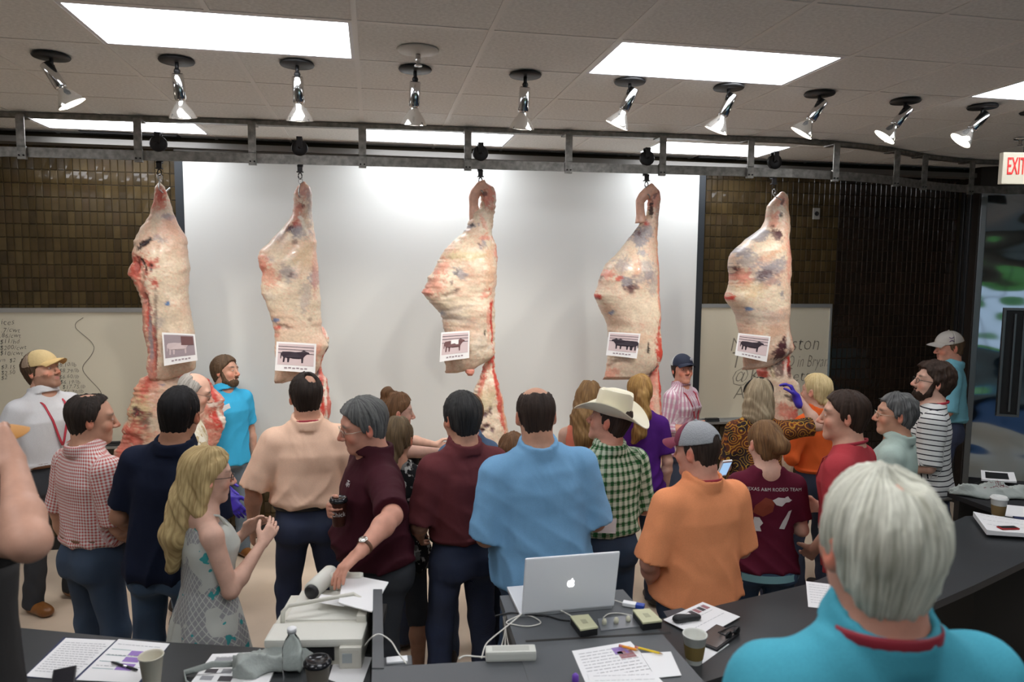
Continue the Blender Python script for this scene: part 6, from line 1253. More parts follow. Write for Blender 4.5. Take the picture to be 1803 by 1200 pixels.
# lectern: laptop pedestal, near shelf and a side board
bx = poly_px([(880, 1048), (1097, 1037), (1262, 1225), (940, 1225)], LZ); e = empty('lectern', (bx[0][0], bx[0][1], 0), 0, 'dark grey lectern with raised pedestal carrying the white laptop', 'lectern'); q = [(x-bx[0][0], y-bx[0][1]) for x, y in bx]
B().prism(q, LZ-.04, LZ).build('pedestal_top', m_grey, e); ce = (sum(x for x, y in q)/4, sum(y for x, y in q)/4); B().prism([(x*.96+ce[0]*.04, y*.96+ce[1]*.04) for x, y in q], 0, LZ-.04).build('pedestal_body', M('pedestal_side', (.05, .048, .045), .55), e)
sh = poly_px([(655, 1173), (940, 1157), (950, 1260), (652, 1260)], LZ); B().prism([(x-bx[0][0], y-bx[0][1]) for x, y in sh], LZ-.04, LZ-.002).build('near_shelf', m_grey, e)
st = poly_px([(657, 1037), (673, 1037), (676, 1176), (655, 1176)], LZ); B().prism([(x-bx[0][0], y-bx[0][1]) for x, y in st], .45, LZ+.001).build('side_board', m_grey, e)
jt = poly_px([(925, 1127), (1180, 1112), (1182, 1115), (926, 1130)], LZ); B().prism([(x-bx[0][0], y-bx[0][1]) for x, y in jt], LZ, LZ+.001).build('joint_strip', m_side, e)
# ------------------------------------------------------------------ helpers for things lying on a top
def lay(name, lab, cat, px_, z, rz=0.0, group=None): p = atZ(px_[0], px_[1], z); return empty(name, (p[0], p[1], z), rz, lab, cat, group)
def paper(lab, quad, z, cat='paper', name='paper_sheet', prints=(), th=.0012, mat=None, lines=0, part='sheet'):
    Q = [atZ(x, y, z) for x, y in quad]; c = sum(Q)/4; e = empty(name, (c[0], c[1], z), 0, lab, cat); L_ = [q-c for q in Q]
    def pt(a, b): return L_[0]*(1-a)*(1-b)+L_[1]*a*(1-b)+L_[2]*a*b+L_[3]*(1-a)*b
    b = B(); N = 8; fl = lambda a, b_: .003*max(0, abs(a-.5)*2-.6)*th*400*.5
    b.grid(lambda i, j: (pt(i, j)[0], pt(i, j)[1], th+fl(i, j)), N, N, smooth=False); b.grid(lambda i, j: (pt(1-i, j)[0], pt(1-i, j)[1], .0002), N, N, smooth=False)
    for ed in ((lambda t, k: (t, 0)), (lambda t, k: (1, t)), (lambda t, k: (1-t, 1)), (lambda t, k: (0, 1-t))):
        b.grid(lambda i, j, ed=ed: (pt(*ed(i, 0))[0], pt(*ed(i, 0))[1], .0002+(th+fl(*ed(i, 0))-.0002)*j), N, 2, smooth=False)
    b.build(part, mat or m_paper, e, fix=True)
    for a0, b0, a1, b1, mt, nm in prints:
        g = B(); g.grid(lambda i, j: (*pt(a0+(a1-a0)*i, b0+(b1-b0)*j)[:2], th+.0006+fl(a0+(a1-a0)*i, b0+(b1-b0)*j)), 4, 4, smooth=False); g.build(nm, mt, e)
    if lines:
        g = B(); r_ = random.Random(int(quad[0][0])); k = 0
        for li in range(lines):
            b0 = .12+.8*li/lines; a = .08
            while a < .88:
                w_ = r_.uniform(.03, .11); g.grid(lambda i, j: (*pt(a+w_*i, b0+.012*j)[:2], th+.0008+fl(a, b0)), 2, 2, smooth=False); a += w_+.02
        g.build('text_lines', M('print_text', (.33, .33, .34), .7), e, kind='stuff')
    return e
m_pp = M('print_purple', (.30, .18, .48), .6); m_pg = M('print_greyblock', (.30, .30, .31), .6); m_pd = M('print_darkblock', (.06, .055, .06), .6); m_pt = M('print_teal', (.20, .33, .33), .6); m_pr = M('print_rosy', (.35, .16, .17), .6)
m_folder = M('folder_blue', (.02, .03, .09), .5)
# left bench
paper('open blue folder under two printed sheets on the left bench', [(112, 1122), (300, 1133), (246, 1203), (42, 1192)], BZ, 'folder', 'document_folder', th=.0015, mat=m_folder, part='cover')
paper('white printed sheet on the left half of the open folder', [(116, 1123), (204, 1127), (128, 1197), (45, 1190)], BZ+.002, lines=14)
paper('sheet with a purple and teal table on the right half of the folder', [(209, 1125), (299, 1133), (243, 1202), (134, 1197)], BZ+.002, prints=[(.44, .26, .72, .38, m_pp, 'purple_cell'), (.44, .42, .72, .54, m_pp, 'purple_cell'), (.44, .58, .72, .74, m_pp, 'purple_cell'), (.06, .40, .42, .412, m_pt, 'rule'), (.06, .55, .42, .562, m_pt, 'rule'), (.06, .25, .42, .262, m_pt, 'rule'), (.06, .72, .42, .732, m_pt, 'rule')], lines=3)
e = lay('ballpoint_pen', 'black ballpoint pen lying on the purple table sheet', 'pen', (219, 1174), BZ+.004, math.radians(-34)); B().lathe([(.001, -.068), (.004, -.058), (.0046, -.02), (.0046, .055), (.003, .064)], 10, align((1, 0, 0), (0, 0, .005))).build('barrel', m_black, e); B().tube([(.02, .005, .006), (.058, .005, .006)], .0012, 5).build('clip', m_chr, e)
B().lathe([(.0047, -.005), (.0050, 0), (.0050, .010), (.0047, .014)], 10, align((1, 0, 0), (0, 0, .005))).build('grip_ring', m_chr, e)
def cup(lab, px_, z, h, r0, r1, mat, lid=None, sleeve=None, inner=True):
    e = lay('coffee_cup', lab, 'cup', px_, z)
    prof = [(r0*.98, 0), (r0, .002), (r1, h-.003), (r1+.003, h), (r1+.002, h+.003), (r1-.001, h+.002)]
    if not lid: prof += [(r1-.003, h-.004), (r0-.002, .012), (.001, .010)]
    B().lathe(prof, 28, cap=bool(lid)).build('cup_body', mat, e)
    if lid: B().lathe([(r1+.004, h-.004), (r1+.005, h+.003), (r1+.001, h+.006), (r1-.002, h+.013), (r1-.008, h+.014), (r1-.010, h+.010), (.004, h+.009)], 28).build('lid', lid, e)
    if sleeve: B().lathe([(r0+(r1-r0)*.18+.0015, h*.18), (r0+(r1-r0)*.68+.0015, h*.68)], 28, cap=False).build('sleeve', sleeve, e)
    return e
m_cup = M('paper_cup', (.66, .62, .50), .6); m_foam = M('foam_cup', (.68, .68, .62), .6)
cup('off-white paper cup with nothing on top, lower left bench beside the folder', (268, 1206), BZ, .105, .026, .038, m_cup)
e = lay('smartphone', 'black phone at the bottom edge on the left bench', 'phone', (112, 1196), BZ+.003, .3); B().rbox((-.035, -.07, 0), (.035, .07, .009), .003).build('phone_body', m_black, e); B().box((-.031, -.062, .009), (.031, .062, .0095)).build('screen', M('phone_glass', (.02, .02, .025), .1), e)
paper('booklet with black and white cattle pictures on the left bench', [(374, 1154), (498, 1147), (470, 1212), (335, 1206)], BZ, 'booklet', 'booklet', th=.006, prints=[(.10, .14, .34, .40, m_pg, 'picture'), (.52, .12, .74, .44, m_pg, 'picture'), (.62, .10, .86, .38, m_pd, 'picture'), (.08, .52, .24, .66, m_pd, 'picture'), (.30, .52, .44, .66, m_pg, 'picture'), (.48, .50, .62, .64, m_pd, 'picture'), (.70, .52, .84, .66, m_pd, 'picture'), (.08, .74, .24, .88, m_pg, 'picture'), (.32, .74, .5, .9, m_pd, 'picture')], lines=3)
# canvas tote, crumpled
m_canvas = M('canvas_grey', (.36, .39, .36), .9, bump=.3, bscale=60)
def tote(lab, cpx, z, sx, sy, rz, hgt, text=None):
    e = lay('tote_bag', lab, 'bag', cpx, z, rz); F = Fld()
    F.loft([(0, 0, 0, sx, sy), (hgt*.5, sx*.03, 0, sx*.93, sy*.8), (hgt, sx*.06, 0, sx*.8, sy*.45)], 3.0, .02, kc=.015); F.caps((-sx*.7, -sy*.3, hgt*.9), (sx*.4, sy*.4, hgt*1.15), .016, .022, .03); F.caps((sx*.1, -sy*.5, hgt*.8), (sx*.8, -sy*.1, hgt*.9), .02, .014, .03)
    F.warp(lambda p: (.009*swirl(p, 30, 2)+.009*(1-2*np.abs(np.sin(p[..., 0]*24+p[..., 1]*30+2*np.sin(p[..., 1]*19)))**.6)).astype(F32)); F.cut((0, 0, .001), (0, 0, -1))
    V, Q = polyg(F, .008); o = link('bag_body', npmesh('bag_body', V, Q), m_canvas, e); return e, o
e, o = tote('grey canvas tote bag slumped on the left bench beside the projector', (492, 1172), BZ, .17, .075, .15, .06)
B().tube([(-.12, .02, .02), (-.22, .02, .035), (-.31, .03, .015), (-.30, -.03, .010), (-.26, -.09, .012)], .012, 6, flat=.25).build('strap', m_canvas, e); 
# bottle and lidded cup
e = lay('water_bottle', 'clear empty plastic water bottle behind the black-lidded cup', 'bottle', (516, 1212), BZ); m_pet = M('clear_plastic', (.93, .95, .95), .05, trans=1.0, ior=1.2)
B().lathe([(.020, 0), (.032, .006), (.033, .04), (.031, .05), (.033, .06), (.033, .10), (.031, .11), (.033, .12), (.032, .15), (.022, .175), (.013, .190), (.013, .198)], 28).build('bottle_body', m_pet, e); B().lathe([(.015, .198), (.0155, .212), (.014, .214)], 20).build('bottle_cap', m_white, e)
cup('coffee cup with a shiny black lid at the bottom edge', (560, 1216), BZ, .10, .030, .042, M('cup_grey', (.30, .26, .21), .6), lid=M('black_lid', (.012, .012, .014), .18))
paper('blank white sheet beside the lectern side board', [(592, 1152), (655, 1157), (634, 1215), (578, 1196)], BZ)
# ------------------------------------------------------------------ overhead visual presenter on its cart
m_bei = M('beige_plastic', (.60, .58, .50), .45); m_bei2 = M('beige_plastic_light', (.66, .65, .58), .4)
c0 = atZ(574, 1070, 1.12)+np.array([0, .03, 0]); RZ = math.radians(-8); e = empty('document_projector', (c0[0], c0[1], BZ), RZ, 'large beige overhead document projector the maroon-shirted man leans on', 'projector')
PS = .84; e.scale = (PS, PS, PS); b = B(); pr = [(-.26, 0), (.26, 0), (.26, .06), (.16, .115), (-.20, .115), (-.26, .09)]
b.add([(-.20, y, z) for y, z in pr]+[(.20, y, z) for y, z in pr], [tuple(range(6)), tuple(range(11, 5, -1))]+[(i, i+6, (i+1) % 6+6, (i+1) % 6) for i in range(6)]); b.build('base', m_bei, e, fix=True)
B().rbox((-.205, -.275, .085), (.205, -.12, .120), .012).build('front_cover', m_bei2, e); B().box((-.155, -.268, .022), (.085, -.255, .078)).build('vent_panel', m_black, e)
sb = B(); [sb.box((-.150+.022*k, -.273, .026), (-.140+.022*k, -.266, .074)) for k in range(6)]; sb.build('vent_slats', m_dark, e, kind='stuff'); B().rbox((.11, -.30, .0), (.205, -.20, .095), .012).build('control_box', m_bei, e); B().box((.125, -.304, .03), (.165, -.298, .07)).build('label_plate', M('label_grey', (.35, .38, .38), .5), e)
B().rbox((-.16, -.10, .112), (.16, .20, .122), .004).build('stage_plate', m_bei2, e)
B().tube([(-.17, -.115, .10), (-.17, -.10, .16), (-.15, -.08, .178), (.12, .02, .182), (.155, .0, .17), (.19, -.09, .10)], .010, 8).build('handle_bar', m_bei, e)
B().rbox((.155, -.13, .10), (.20, -.06, .15), .01).build('hinge', m_bei, e)
hd = B().lathe([(.030, -.02), (.042, -.015), (.043, .15), (.036, .165)], 24, align((.35, 1, .1), (-.085, .13, .16))).build('camera_head', m_bei2, e)
B().lathe([(.032, -.0), (.034, .006), (.034, .025), (.026, .03)], 24, align((-.35, -1, -.1), (-.085, .12, .158))).build('lens', m_black, e)
B().rbox((-.03, .20, .11), (.13, .27, .185), .02).build('head_mount', m_bei2, e); B().tube([(.06, .24, .10), (.10, .235, .175), (-.03, .22, .18)], .022, 10).build('support_arm', m_bei, e)
cart = empty('projector_cart', (c0[0], c0[1], 0), RZ, 'dark cart standing under the overhead document projector', 'cart'); B().rbox((-.20, -.23, BZ-.035), (.20, .26, BZ-.001), .005).build('shelf', m_side, cart)
for x_, y_ in ((-.17, -.20), (.17, -.20), (-.17, .23), (.17, .23)): B().box((x_-.015, y_-.015, 0), (x_+.015, y_+.015, BZ-.035)).build('leg', m_dark, cart)
paper('crumpled white papers lying on the projector stage', [(606, 1010), (684, 1026), (655, 1078), (596, 1062)], BZ+.145, 'paper', 'loose_papers', th=.004)
paper('small white sheet under the projector handle', [(565, 1046), (612, 1050), (606, 1068), (556, 1060)], BZ+.13, th=.001)
J = P_['H']; A_ = J['arms_l'][-1]; s = J['s']; dv = nrm(A_[2]-A_[1])
B().lathe([(.031, -.009), (.034, -.008), (.034, .008), (.031, .009)], 20, align(dv, (A_[2]-dv*.035)*s), cap=False).build('watch_strap', m_brown, J['e'])
# face of the watch sits on the back of the wrist
up_l = J['L'](J['root']+np.array([0, 0, 1.0])*s)-J['L'](J['root']); up_l = nrm(up_l-dv*(up_l@dv)); B().lathe([(.019, 0), (.020, .004), (.018, .007), (.002, .0072)], 20, align(up_l, (A_[2]-dv*.035+up_l*.033)*s)).build('watch_face', M('watch_metal', (.75, .73, .68), .2, metal=.9), J['e'])
so = J['shirt']; c_ = np.array(J['U']((-.075, .16, 1.335))); 
project_on(J, textmesh('A M', .028, 0, spacing=.8), (-.080, .3, 1.335), (0, -1, 0), name='chest_emblem', mat=M('emblem_white', (.7, .68, .68), .7)); project_on(J, textmesh('T', .045, 0), (-.080, .3, 1.337), (0, -1, 0), name='chest_emblem', mat=MATS['emblem_white'])
B().lathe([(.006, .0), (.0065, .003)], 8, align(dv)).build('x', m_white, J['e']) if False else None
# coffee in his right hand
A_ = J['arms_l'][1]; hw_ = J['W'](A_[2]); dw_ = nrm(np.array([-.35, -.9, .05])); nw_ = np.array([.85, -.35, .1]); nw_ = nrm(nw_-dw_*(nw_@dw_)); p = hw_+dw_*.085+nw_*.046+np.array([0, 0, -.075]); e = empty('coffee_cup', (p[0], p[1], p[2]), 0, 'dark brown coffee cup with black lid held by the maroon-shirted man', 'cup'); m_bc = M('brown_cup', (.055, .016, .010), .35)
B().lathe([(.028, 0), (.029, .003), (.040, .118), (.041, .12)], 28).build('cup_body', m_bc, e); B().lathe([(.043, .116), (.044, .124), (.041, .128), (.039, .136), (.032, .137), (.030, .133), (.003, .132)], 28).build('lid', M('black_lid', (.012, .012, .014), .18), e)
me = textmesh('Chick', .030, 0); o = link('cup_lettering', me, m_prw, e)
for v in me.vertices: a = v.co.x/.036; v.co = (.0372*math.sin(a), -.0372*math.cos(a), .062+v.co.y)
# ------------------------------------------------------------------ laptop, boxes, cables
KL = [atZ(918, 1081, LZ+.012), atZ(1080, 1066, LZ+.012)]; ax_ = KL[1]-KL[0]; wl_ = float(np.linalg.norm(ax_)); rz = math.atan2(ax_[1], ax_[0]); c = (KL[0]+KL[1])/2
e = empty('laptop', (c[0], c[1], LZ), rz, 'white laptop seen from behind with a glowing emblem on its lid', 'laptop'); m_alu = M('laptop_shell', (.62, .63, .64), .35, metal=.3)
dd = 1; B().rbox((-wl_/2, 0, .001), (wl_/2, wl_*.68, .014), .004).build('keyboard_base', m_alu, e) if False else B().rbox((-wl_/2-.006, .0, .001), (wl_/2-.004, wl_*.66, .015), .004).build('keyboard_base', m_alu, e)
E2 = e
tl, tr = atpl(908, 992, KL[0]+np.array([-math.sin(rz), math.cos(rz), 0])*-.0, (math.sin(rz), -math.cos(rz), -.28)), None
ld = B(); lh = .232; tilt = math.radians(12); lm_ = Matrix.Translation((0, -.0, .016)) @ Matrix.Rotation(-tilt*-1, 4, 'X')
lid = ld.rbox((-wl_/2, -.008, 0), (wl_/2, 0, lh), .006, lm_).build('lid', M('laptop_white', (.92, .93, .94), .3), e)
ap = [(0, .35), (.12, .42), (.30, .42), (.42, .28), (.34, .10), (.36, -.10), (.44, -.22), (.32, -.44), (.18, -.52), (0, -.46), (-.18, -.52), (-.32, -.44), (-.46, -.16), (-.46, .12), (-.34, .38), (-.14, .42)]
g = B(); k_ = .030; g.add([(lm_ @ Vector((x*k_, -.0086, lh*.5+y*k_))) for x, y in ap], [tuple(range(len(ap)))]); g.build('lid_emblem', M('emblem_glow', (1, 1, 1), .4, emis=(1, 1, 1), estr=2.2), e); 
g = B(); g.add([(lm_ @ Vector((x*k_, -.0086, lh*.5+y*k_))) for x, y in [(0, .46), (.04, .62), (.18, .74), (.16, .56), (.08, .47)]], [(0, 1, 2, 3, 4)]); g.build('lid_emblem_leaf', MATS['emblem_glow'], e)
m_box = M('wallplate_cream', (.58, .57, .36), .45)
for quad, lab in (([(1004, 1084), (1036, 1081), (1053, 1103), (1022, 1108)], 'left cream-topped black cable box on the lectern'), ([(1114, 1073), (1144, 1071), (1166, 1092), (1132, 1096)], 'right cream-topped black cable box on the lectern')):
    Q = [atZ(x, y, LZ+.030) for x, y in quad]; cc = sum(Q)/4; e = empty('cable_box', (cc[0], cc[1], LZ), 0, lab, 'cable box'); q = [(v[0]-cc[0], v[1]-cc[1]) for v in Q]
    B().prism([(x*.97, y*.97) for x, y in q], 0, .025).build('box_body', m_black, e); B().prism(q, .025, .031).build('cover_plate', m_box, e); B().prism([(x*.3, y*.3) for x, y in q], .031, .0315).build('emblem', M('plate_grey', (.40, .39, .25), .5), e)
Q = [atZ(x, y, LZ) for x, y in [(1052, 1090), (1112, 1083), (1130, 1103), (1058, 1111)]]; cc = sum(Q)/4; e = empty('control_panel', (cc[0], cc[1], LZ), 0, 'inset metal control panel with three cream knobs between the cable boxes', 'panel'); q = [(v[0]-cc[0], v[1]-cc[1]) for v in Q]
B().prism(q, 0, .003).build('plate', M('panel_metal', (.30, .31, .33), .35, metal=.7), e)
for px_, py_ in ((1064, 1098), (1085, 1096), (1106, 1093)): p = atZ(px_, py_, LZ+.003)-cc; B().lathe([(.008, .003), (.009, .014), (.006, .022), (.001, .0225)], 14, Matrix.Translation((p[0], p[1], 0))).build('knob', M('knob_cream', (.62, .60, .45), .4), e)
m_cab = M('white_cable', (.66, .64, .58), .5)
def cable(name, lab, pts, r, mat=None):
    W_ = [atZ(x, y, z) for x, y, z in pts]; c = W_[0]; P0 = [w-c for w in W_]; fine = []
    for i in range(len(P0)-1):
        a = P0[max(0, i-1)]; b_ = P0[i]; c2 = P0[i+1]; d_ = P0[min(len(P0)-1, i+2)]
        for t in np.linspace(0, 1, 6, endpoint=False): fine.append(.5*((2*b_)+(-a+c2)*t+(2*a-5*b_+4*c2-d_)*t*t+(-a+3*b_-3*c2+d_)*t**3))
    fine.append(P0[-1]); b = B().tube(fine, r, 7); o = b.build(name, mat or m_cab, loc=tuple(float(v) for v in c)); return tag(o, lab, 'cable')
zz = LZ+.004
cable('white_cable', 'white power cable looping from the laptop down to the near shelf', [(920, 1079, zz+.01), (900, 1096, zz), (870, 1120, zz-.02), (855, 1135, zz-.03), (848, 1158, zz)], .0025)
cable('white_cable', 'white cable coiled in front of the laptop hinge', [(925, 1078, zz+.01), (892, 1094, zz), (905, 1099, zz), (930, 1102, zz), (952, 1096, zz), (940, 1086, zz), (920, 1082, zz)], .0022)
cable('white_cable', 'white cable from the laptop to the left cable box', [(925, 1078, zz+.01), (960, 1074, zz+.01), (985, 1074, zz+.01), (1006, 1084, zz+.02)], .0022)
cable('white_cable', 'white cable between the two cable boxes', [(1062, 1087, zz), (1072, 1080, zz), (1090, 1079, zz), (1113, 1083, zz+.01)], .0022)
cable('black_cable', 'thin black cable crossing the lectern in front of the laptop', [(872, 1084, zz-.0), (900, 1078, zz), (925, 1081, zz+.006), (960, 1083, zz), (985, 1090, zz), (1004, 1092, zz)], .003, m_black)
cable('white_cable', 'white cable looping over the lectern side board', [(640, 1140, BZ+.03), (652, 1124, LZ+.01), (668, 1116, LZ+.02), (688, 1128, LZ+.01), (702, 1150, LZ+.01), (716, 1168, zz)], .0025)
cable('white_cable', 'white cable lying along the near shelf by the power adapter', [(808, 1159, zz), (820, 1154, zz), (850, 1156, zz), (880, 1153, zz)], .003)
for i_, (a, b_) in enumerate(((882, 894), (890, 900), (898, 905))): cable('white_cable', ['leftmost thin white cable hanging beside the pedestal', 'middle thin white cable hanging beside the pedestal', 'rightmost thin white cable hanging beside the pedestal'][i_], [(886+3*i_, 1085, zz-.02), (889+i_, 1110, LZ-.06), (a, 1145, LZ-.04), (b_, 1150, zz)], .002)
Q = [atZ(x, y, LZ+.012) for x, y in [(1102, 1052), (1126, 1062), (1120, 1072), (1098, 1062)]]; cc = sum(Q)/4; e = empty('video_adapter', (cc[0], cc[1], LZ), math.radians(-32), 'small white video adapter with a blue plug beside the laptop', 'adapter')
B().rbox((-.032, -.014, .002), (.018, .014, .016), .004).build('adapter_body', m_white, e); B().rbox((.018, -.013, .002), (.050, .013, .016), .003).build('plug', M('plug_blue', (.02, .06, .35), .4), e); B().tube([(-.032, 0, .009), (-.07, .012, .008), (-.10, .0, .006)], .0022, 6).build('lead', m_cab, e)
p = atZ(899, 1158, LZ); e = empty('power_adapter', (p[0], p[1], LZ), math.radians(-7), 'white brick power adapter on the near shelf of the lectern', 'adapter'); B().rbox((-.082, -.024, 0), (.082, .024, .034), .008).build('adapter_body', M('adapter_white', (.60, .60, .54), .45), e); B().box((-.06, -.014, .0341), (.06, .014, .0345)).build('label_text', M('label_pale', (.45, .45, .40), .6), e)
e = lay('marker_pen', 'white-bodied pen lying across the lectern joint near the paper', 'pen', (1150, 1168), LZ+.002, .2) if False else None
paper('punched printed sheet on the lectern under the pencils', [(1007, 1146), (1110, 1129), (1168, 1192), (1035, 1212)], LZ, lines=10, prints=[(.62, .10, .84, .30, m_pp, 'picture'), (.66, .22, .90, .42, m_pr, 'picture')])
paper('blank white sheet overlapping to the right of the printed one', [(1128, 1150), (1181, 1147), (1200, 1189), (1155, 1193)], LZ+.003)
paper('white sheet at the bottom edge of the lectern', [(1034, 1186), (1150, 1182), (1190, 1225), (1045, 1228)], LZ+.004, lines=4)
def pencil(lab, p0, p1, mat, z, r=.0036):
    a, b_ = atZ(*p0, z), atZ(*p1, z); d = b_-a; L_ = float(np.linalg.norm(d)); e = empty('pencil', a, math.atan2(d[1], d[0]), lab, 'pencil'); m_ = align((1, 0, 0), (0, 0, r+.001))
    B().lathe([(r*.9, 0), (r, .002), (r, L_*.86)], 6, m_, smooth=False).build('barrel', mat, e); B().lathe([(r, L_*.86), (.0008, L_)], 6, m_).build('tip', M('pencil_wood', (.55, .35, .18), .6), e); B().lathe([(r*1.05, -.012), (r*1.05, 0)], 8, m_).build('eraser', M('eraser_pink', (.6, .2, .15), .6), e)
pencil('yellow pencil lying across the printed sheet', (1124, 1142), (1167, 1153), M('pencil_yellow', (.80, .55, .02), .4), LZ+.006)
pencil('orange pencil lying beside the yellow one', (1096, 1140), (1124, 1147), M('pencil_orange', (.80, .30, .02), .4), LZ+.006, .0045)
e = lay('marker_cap', 'small purple marker cap at the bottom edge of the lectern', 'marker', (1013, 1199), LZ); B().lathe([(.010, 0), (.011, .004), (.010, .02), (.004, .026)], 16).build('marker_cap', M('purple_plastic', (.16, .06, .42), .4), e)
e = lay('desk_plate', 'small white plate at the foot of the lectern side board', 'plate', (699, 1163), LZ-.05); B().rbox((-.035, -.018, 0), (.035, .018, .008), .003).build('plate', m_white, e); B().rbox((-.05, -.03, -.012), (.05, .03, 0), .003).build('base', m_grey, e)
# ------------------------------------------------------------------ right bench
paper('printed handout with a row of small photographs under the black remote', [(1168, 1091), (1237, 1060), (1303, 1086), (1235, 1124)], BZ+.008, 'paper', 'handout', prints=[(.50+.11*k, .10+.05*k*0, .59+.11*k, .30, (m_pd, m_pr, m_pd, m_pr)[k % 4], 'picture') for k in range(4)], lines=3, th=.002)
paper('dark printed card under the handout', [(1168, 1076), (1200, 1070), (1230, 1080), (1178, 1092)], BZ+.001, 'card', 'card', mat=m_pd)
e = lay('remote_control', 'black rounded remote lying on the handout', 'remote', (1211, 1092), BZ+.012, .03); F = Fld(); F.caps((-.045, 0, .012), (.045, 0, .011), .017, .012, .01); F.ell((-.035, 0, .012), (.03, .019, .014), None, .01); V, Q = polyg(F, .003); link('remote_body', npmesh('remote_body', V, Q), M('black_rubber', (.015, .015, .016), .5), e); B().box((.01, -.006, .0225), (.03, .006, .0235)).build('button', m_dark, e)
e = lay('tablet', 'silver-edged black tablet propped under the handout corner', 'tablet', (1262, 1124), BZ+.001, .62); B().rbox((-.09, -.05, 0), (.09, .05, .010), .004).build('case', m_black, e); B().rbox((-.082, -.043, .009), (.082, .043, .012), .001).build('glass', M('tablet_glass', (.10, .09, .085), .15), e)
e = lay('sunglasses', 'black folded sunglasses beside the tablet', 'glasses', (1290, 1122), BZ+.002, .5)
for sd in (-1, 1): B().add(*uvs(.022, (sd*.027, 0, .018), sc=(1, .35, .75))).build('lens', M('dark_lens', (.01, .01, .01), .08), e); B().tube([(sd*.05, 0, .025), (sd*.045, .03, .022), (-sd*.03, .045, .012)], .003, 6).build('temple', m_black, e)
B().tube([(-.01, 0, .02), (0, -.003, .024), (.01, 0, .02)], .003, 6).build('bridge', m_black, e)
paper('white sheet under the foam cup on the right bench', [(1222, 1146), (1262, 1128), (1284, 1134), (1237, 1168)], BZ)
cup('white foam cup with a brown lower half on the right bench', (1222, 1165), BZ+.001, .105, .028, .042, m_foam, sleeve=M('brown_sleeve', (.22, .15, .045), .7))
paper('printed sheet half hidden behind the white-haired head', [(1419, 1023), (1475, 1030), (1490, 1075), (1423, 1068)], BZ, lines=8)
# far right: bag, books, cups
e, o = tote('grey canvas tote bag with red lettering on the far right table', (1742, 872), BZ, .24, .10, math.radians(-16), .06)
me = textmesh('YOUTH\nLIVESTOCK', .035, 0, res=2); bv = BVHTree.FromPolygons([v.co.copy() for v in o.data.vertices], [tuple(p.vertices) for p in o.data.polygons])
for v in me.vertices:
    h_ = bv.ray_cast(Vector((v.co.x+.03, v.co.y*1.0-.01, .4)), Vector((0, 0, -1)))[0]; v.co = (v.co.x+.03, v.co.y-.01, (h_.z if h_ else .02)+.002)
link('bag_lettering', me, M('bag_print', (.16, .03, .04), .8), e)
B().tube([(.22, .0, .03), (.30, -.05, .02), (.33, -.02, .01), (.26, .05, .02)], .012, 6, flat=.3).build('strap', m_canvas, e)
tb_ = slab('side_table', 'black-clothed table at the far right under the canvas bag', [(1668, 866), (1740, 842), (1850, 850)], .3, BZ-.001, .03, 'table', M('black_cloth', (.012, .012, .013), .8, bump=.5, bscale=12), near=poly_px([(1900, 900), (1745, 894)], BZ-.001))
paper('white notebook with a dark tablet on top at the far right', [(1727, 830), (1785, 834), (1790, 850), (1728, 846)], BZ+.05, 'notebook', 'notebook', th=.01, prints=[(.12, .15, .80, .85, m_black, 'tablet_screen')])
cup('tall takeaway coffee cup with a white lid and brown sleeve on the far right bench', (1757, 911), BZ, .115, .030, .042, M('cup_white', (.66, .66, .62), .5), lid=M('lid_white', (.62, .63, .60), .4), sleeve=M('brown_sleeve2', (.20, .13, .05), .7))
paper('white printed sheet behind the takeaway cup', [(1768, 888), (1850, 896), (1860, 922), (1770, 908)], BZ)
paper('thick white ring binder holding a red phone on the far right bench', [(1713, 908), (1822, 925), (1850, 948), (1737, 941)], BZ+.02, 'binder', 'binder', th=.022, lines=3)
e = lay('smartphone', 'phone in a black and red case on the white binder', 'phone', (1775, 930), BZ+.043, -.12); B().rbox((-.05, -.022, 0), (.05, .022, .008), .003).build('case', M('red_case', (.35, .02, .02), .4), e); B().box((-.044, -.016, .008), (.044, .018, .009)).build('screen', m_black, e)
paper('dark blue folder at the right edge of the bench', [(1783, 910), (1850, 915), (1860, 935), (1803, 930)], BZ+.001, 'folder', 'document_folder', mat=m_folder, th=.006, part='cover')
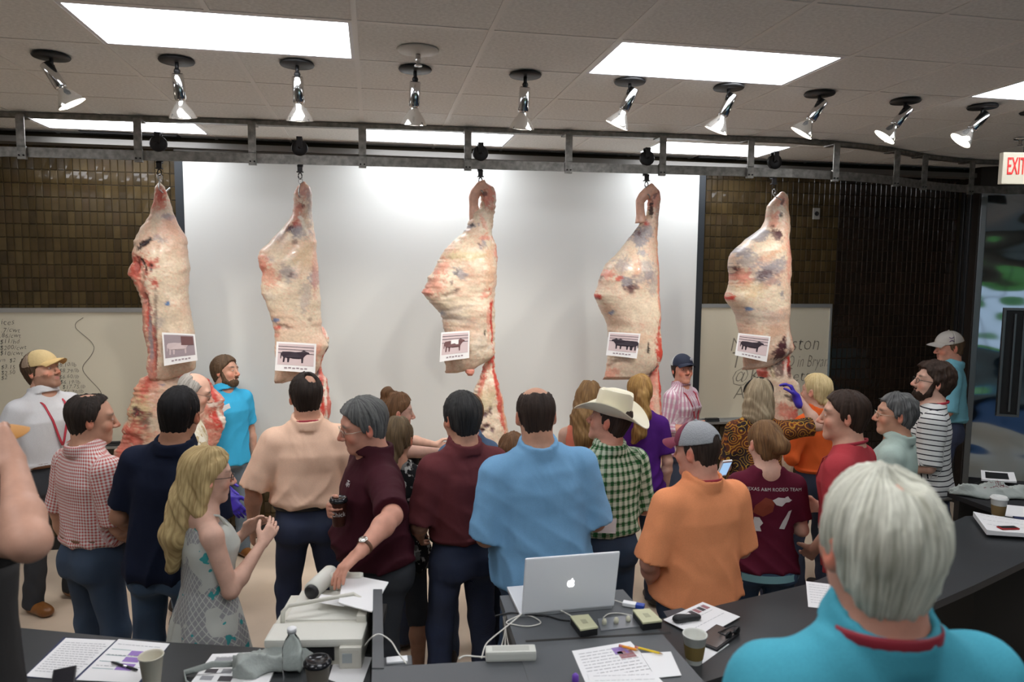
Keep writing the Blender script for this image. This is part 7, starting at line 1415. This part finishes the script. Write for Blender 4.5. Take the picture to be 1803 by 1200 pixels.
def chair(lab, px_, z, rz):
    p = atZ(px_[0], px_[1], z); e = empty('folding_chair', (p[0], p[1], .35 if p[1] < 1.9 else 0), rz, lab, 'chair'); m_ = M('chair_black', (.012, .012, .013), .35); m2 = M('chair_tube', (.05, .05, .05), .3, metal=.8)
    F = Fld(); F.ell((0, 0, .455), (.21, .21, .03), None, .01); V, Q = polyg(F, .012); link('seat', npmesh('seat', V, Q), m_, e)
    b = B(); b.grid(lambda i, j: ((i-.5)*.42, -.20-.03*math.sin(PI*i)-.05*j, .64+.22*j-.03*abs(i-.5)**2*4*j), 14, 6); b.grid(lambda i, j: ((.5-i)*.42, -.21-.03*math.sin(PI*i)-.05*j-.012, .64+.22*j-.03*abs(i-.5)**2*4*j), 14, 6); b.build('backrest', m_, e)
    for sd in (-1, 1):
        B().tube([(sd*.215, -.27, .86), (sd*.215, -.20, .60), (sd*.215, -.02, .30), (sd*.215, .18, .0)], .011, 8).build('leg', m2, e); B().tube([(sd*.19, .10, .45), (sd*.20, -.05, .30), (sd*.20, -.25, .0)], .011, 8).build('leg', m2, e)
    B().tube([(-.2, -.22, .03), (.2, -.22, .03)], .009, 6).build('stretcher', m2, e); return e
chair('black folding chair behind the right bench beside the white-haired head', (1762, 1080), 1.0, math.radians(18))
chair('black folding chair cut off at the lower right corner', (2000, 1130), 1.0, math.radians(10))
# papers in hands
J = P_['B']; w = J['W'](J['arms_l'][1][2]); K = [atD(x, y, depth(w)-.05+dz) for x, y, dz in ((206, 898, 0), (222, 905, .1), (205, 990, .1), (184, 962, 0))]
b = B(); b.grid(lambda i, j: tuple(K[0]*(1-i)*(1-j)+K[1]*i*(1-j)+K[2]*i*j+K[3]*(1-i)*j-K[0]), 5, 5); b.grid(lambda i, j: tuple(K[0]*i*(1-j)+K[1]*(1-i)*(1-j)+K[2]*(1-i)*j+K[3]*i*j-K[0]+np.array([0, .001, 0])), 5, 5); tag(b.build('paper_sheet', m_paper, loc=tuple(float(v) for v in K[0])), 'white sheet held down at his side by the man in red gingham', 'paper')
J = P_['T']; A_ = J['arms_l'][-1]; p = atD(1275, 824, depth(J['W'](A_[2]))-.02); e = empty('smartphone', p, .2, 'pale blue-screened phone held up by the woman in the maroon T-shirt', 'phone'); B().rbox((-.033, -.006, -.06), (.033, .006, .06), .005, Matrix.Rotation(.5, 4, 'X')).build('phone_body', m_white, e); B().box((-.029, -.0068, -.048), (.029, -.006, .048), Matrix.Rotation(.5, 4, 'X')).build('screen', M('phone_lit', (.3, .5, .7), .3, emis=(.35, .6, .9), estr=.7), e)
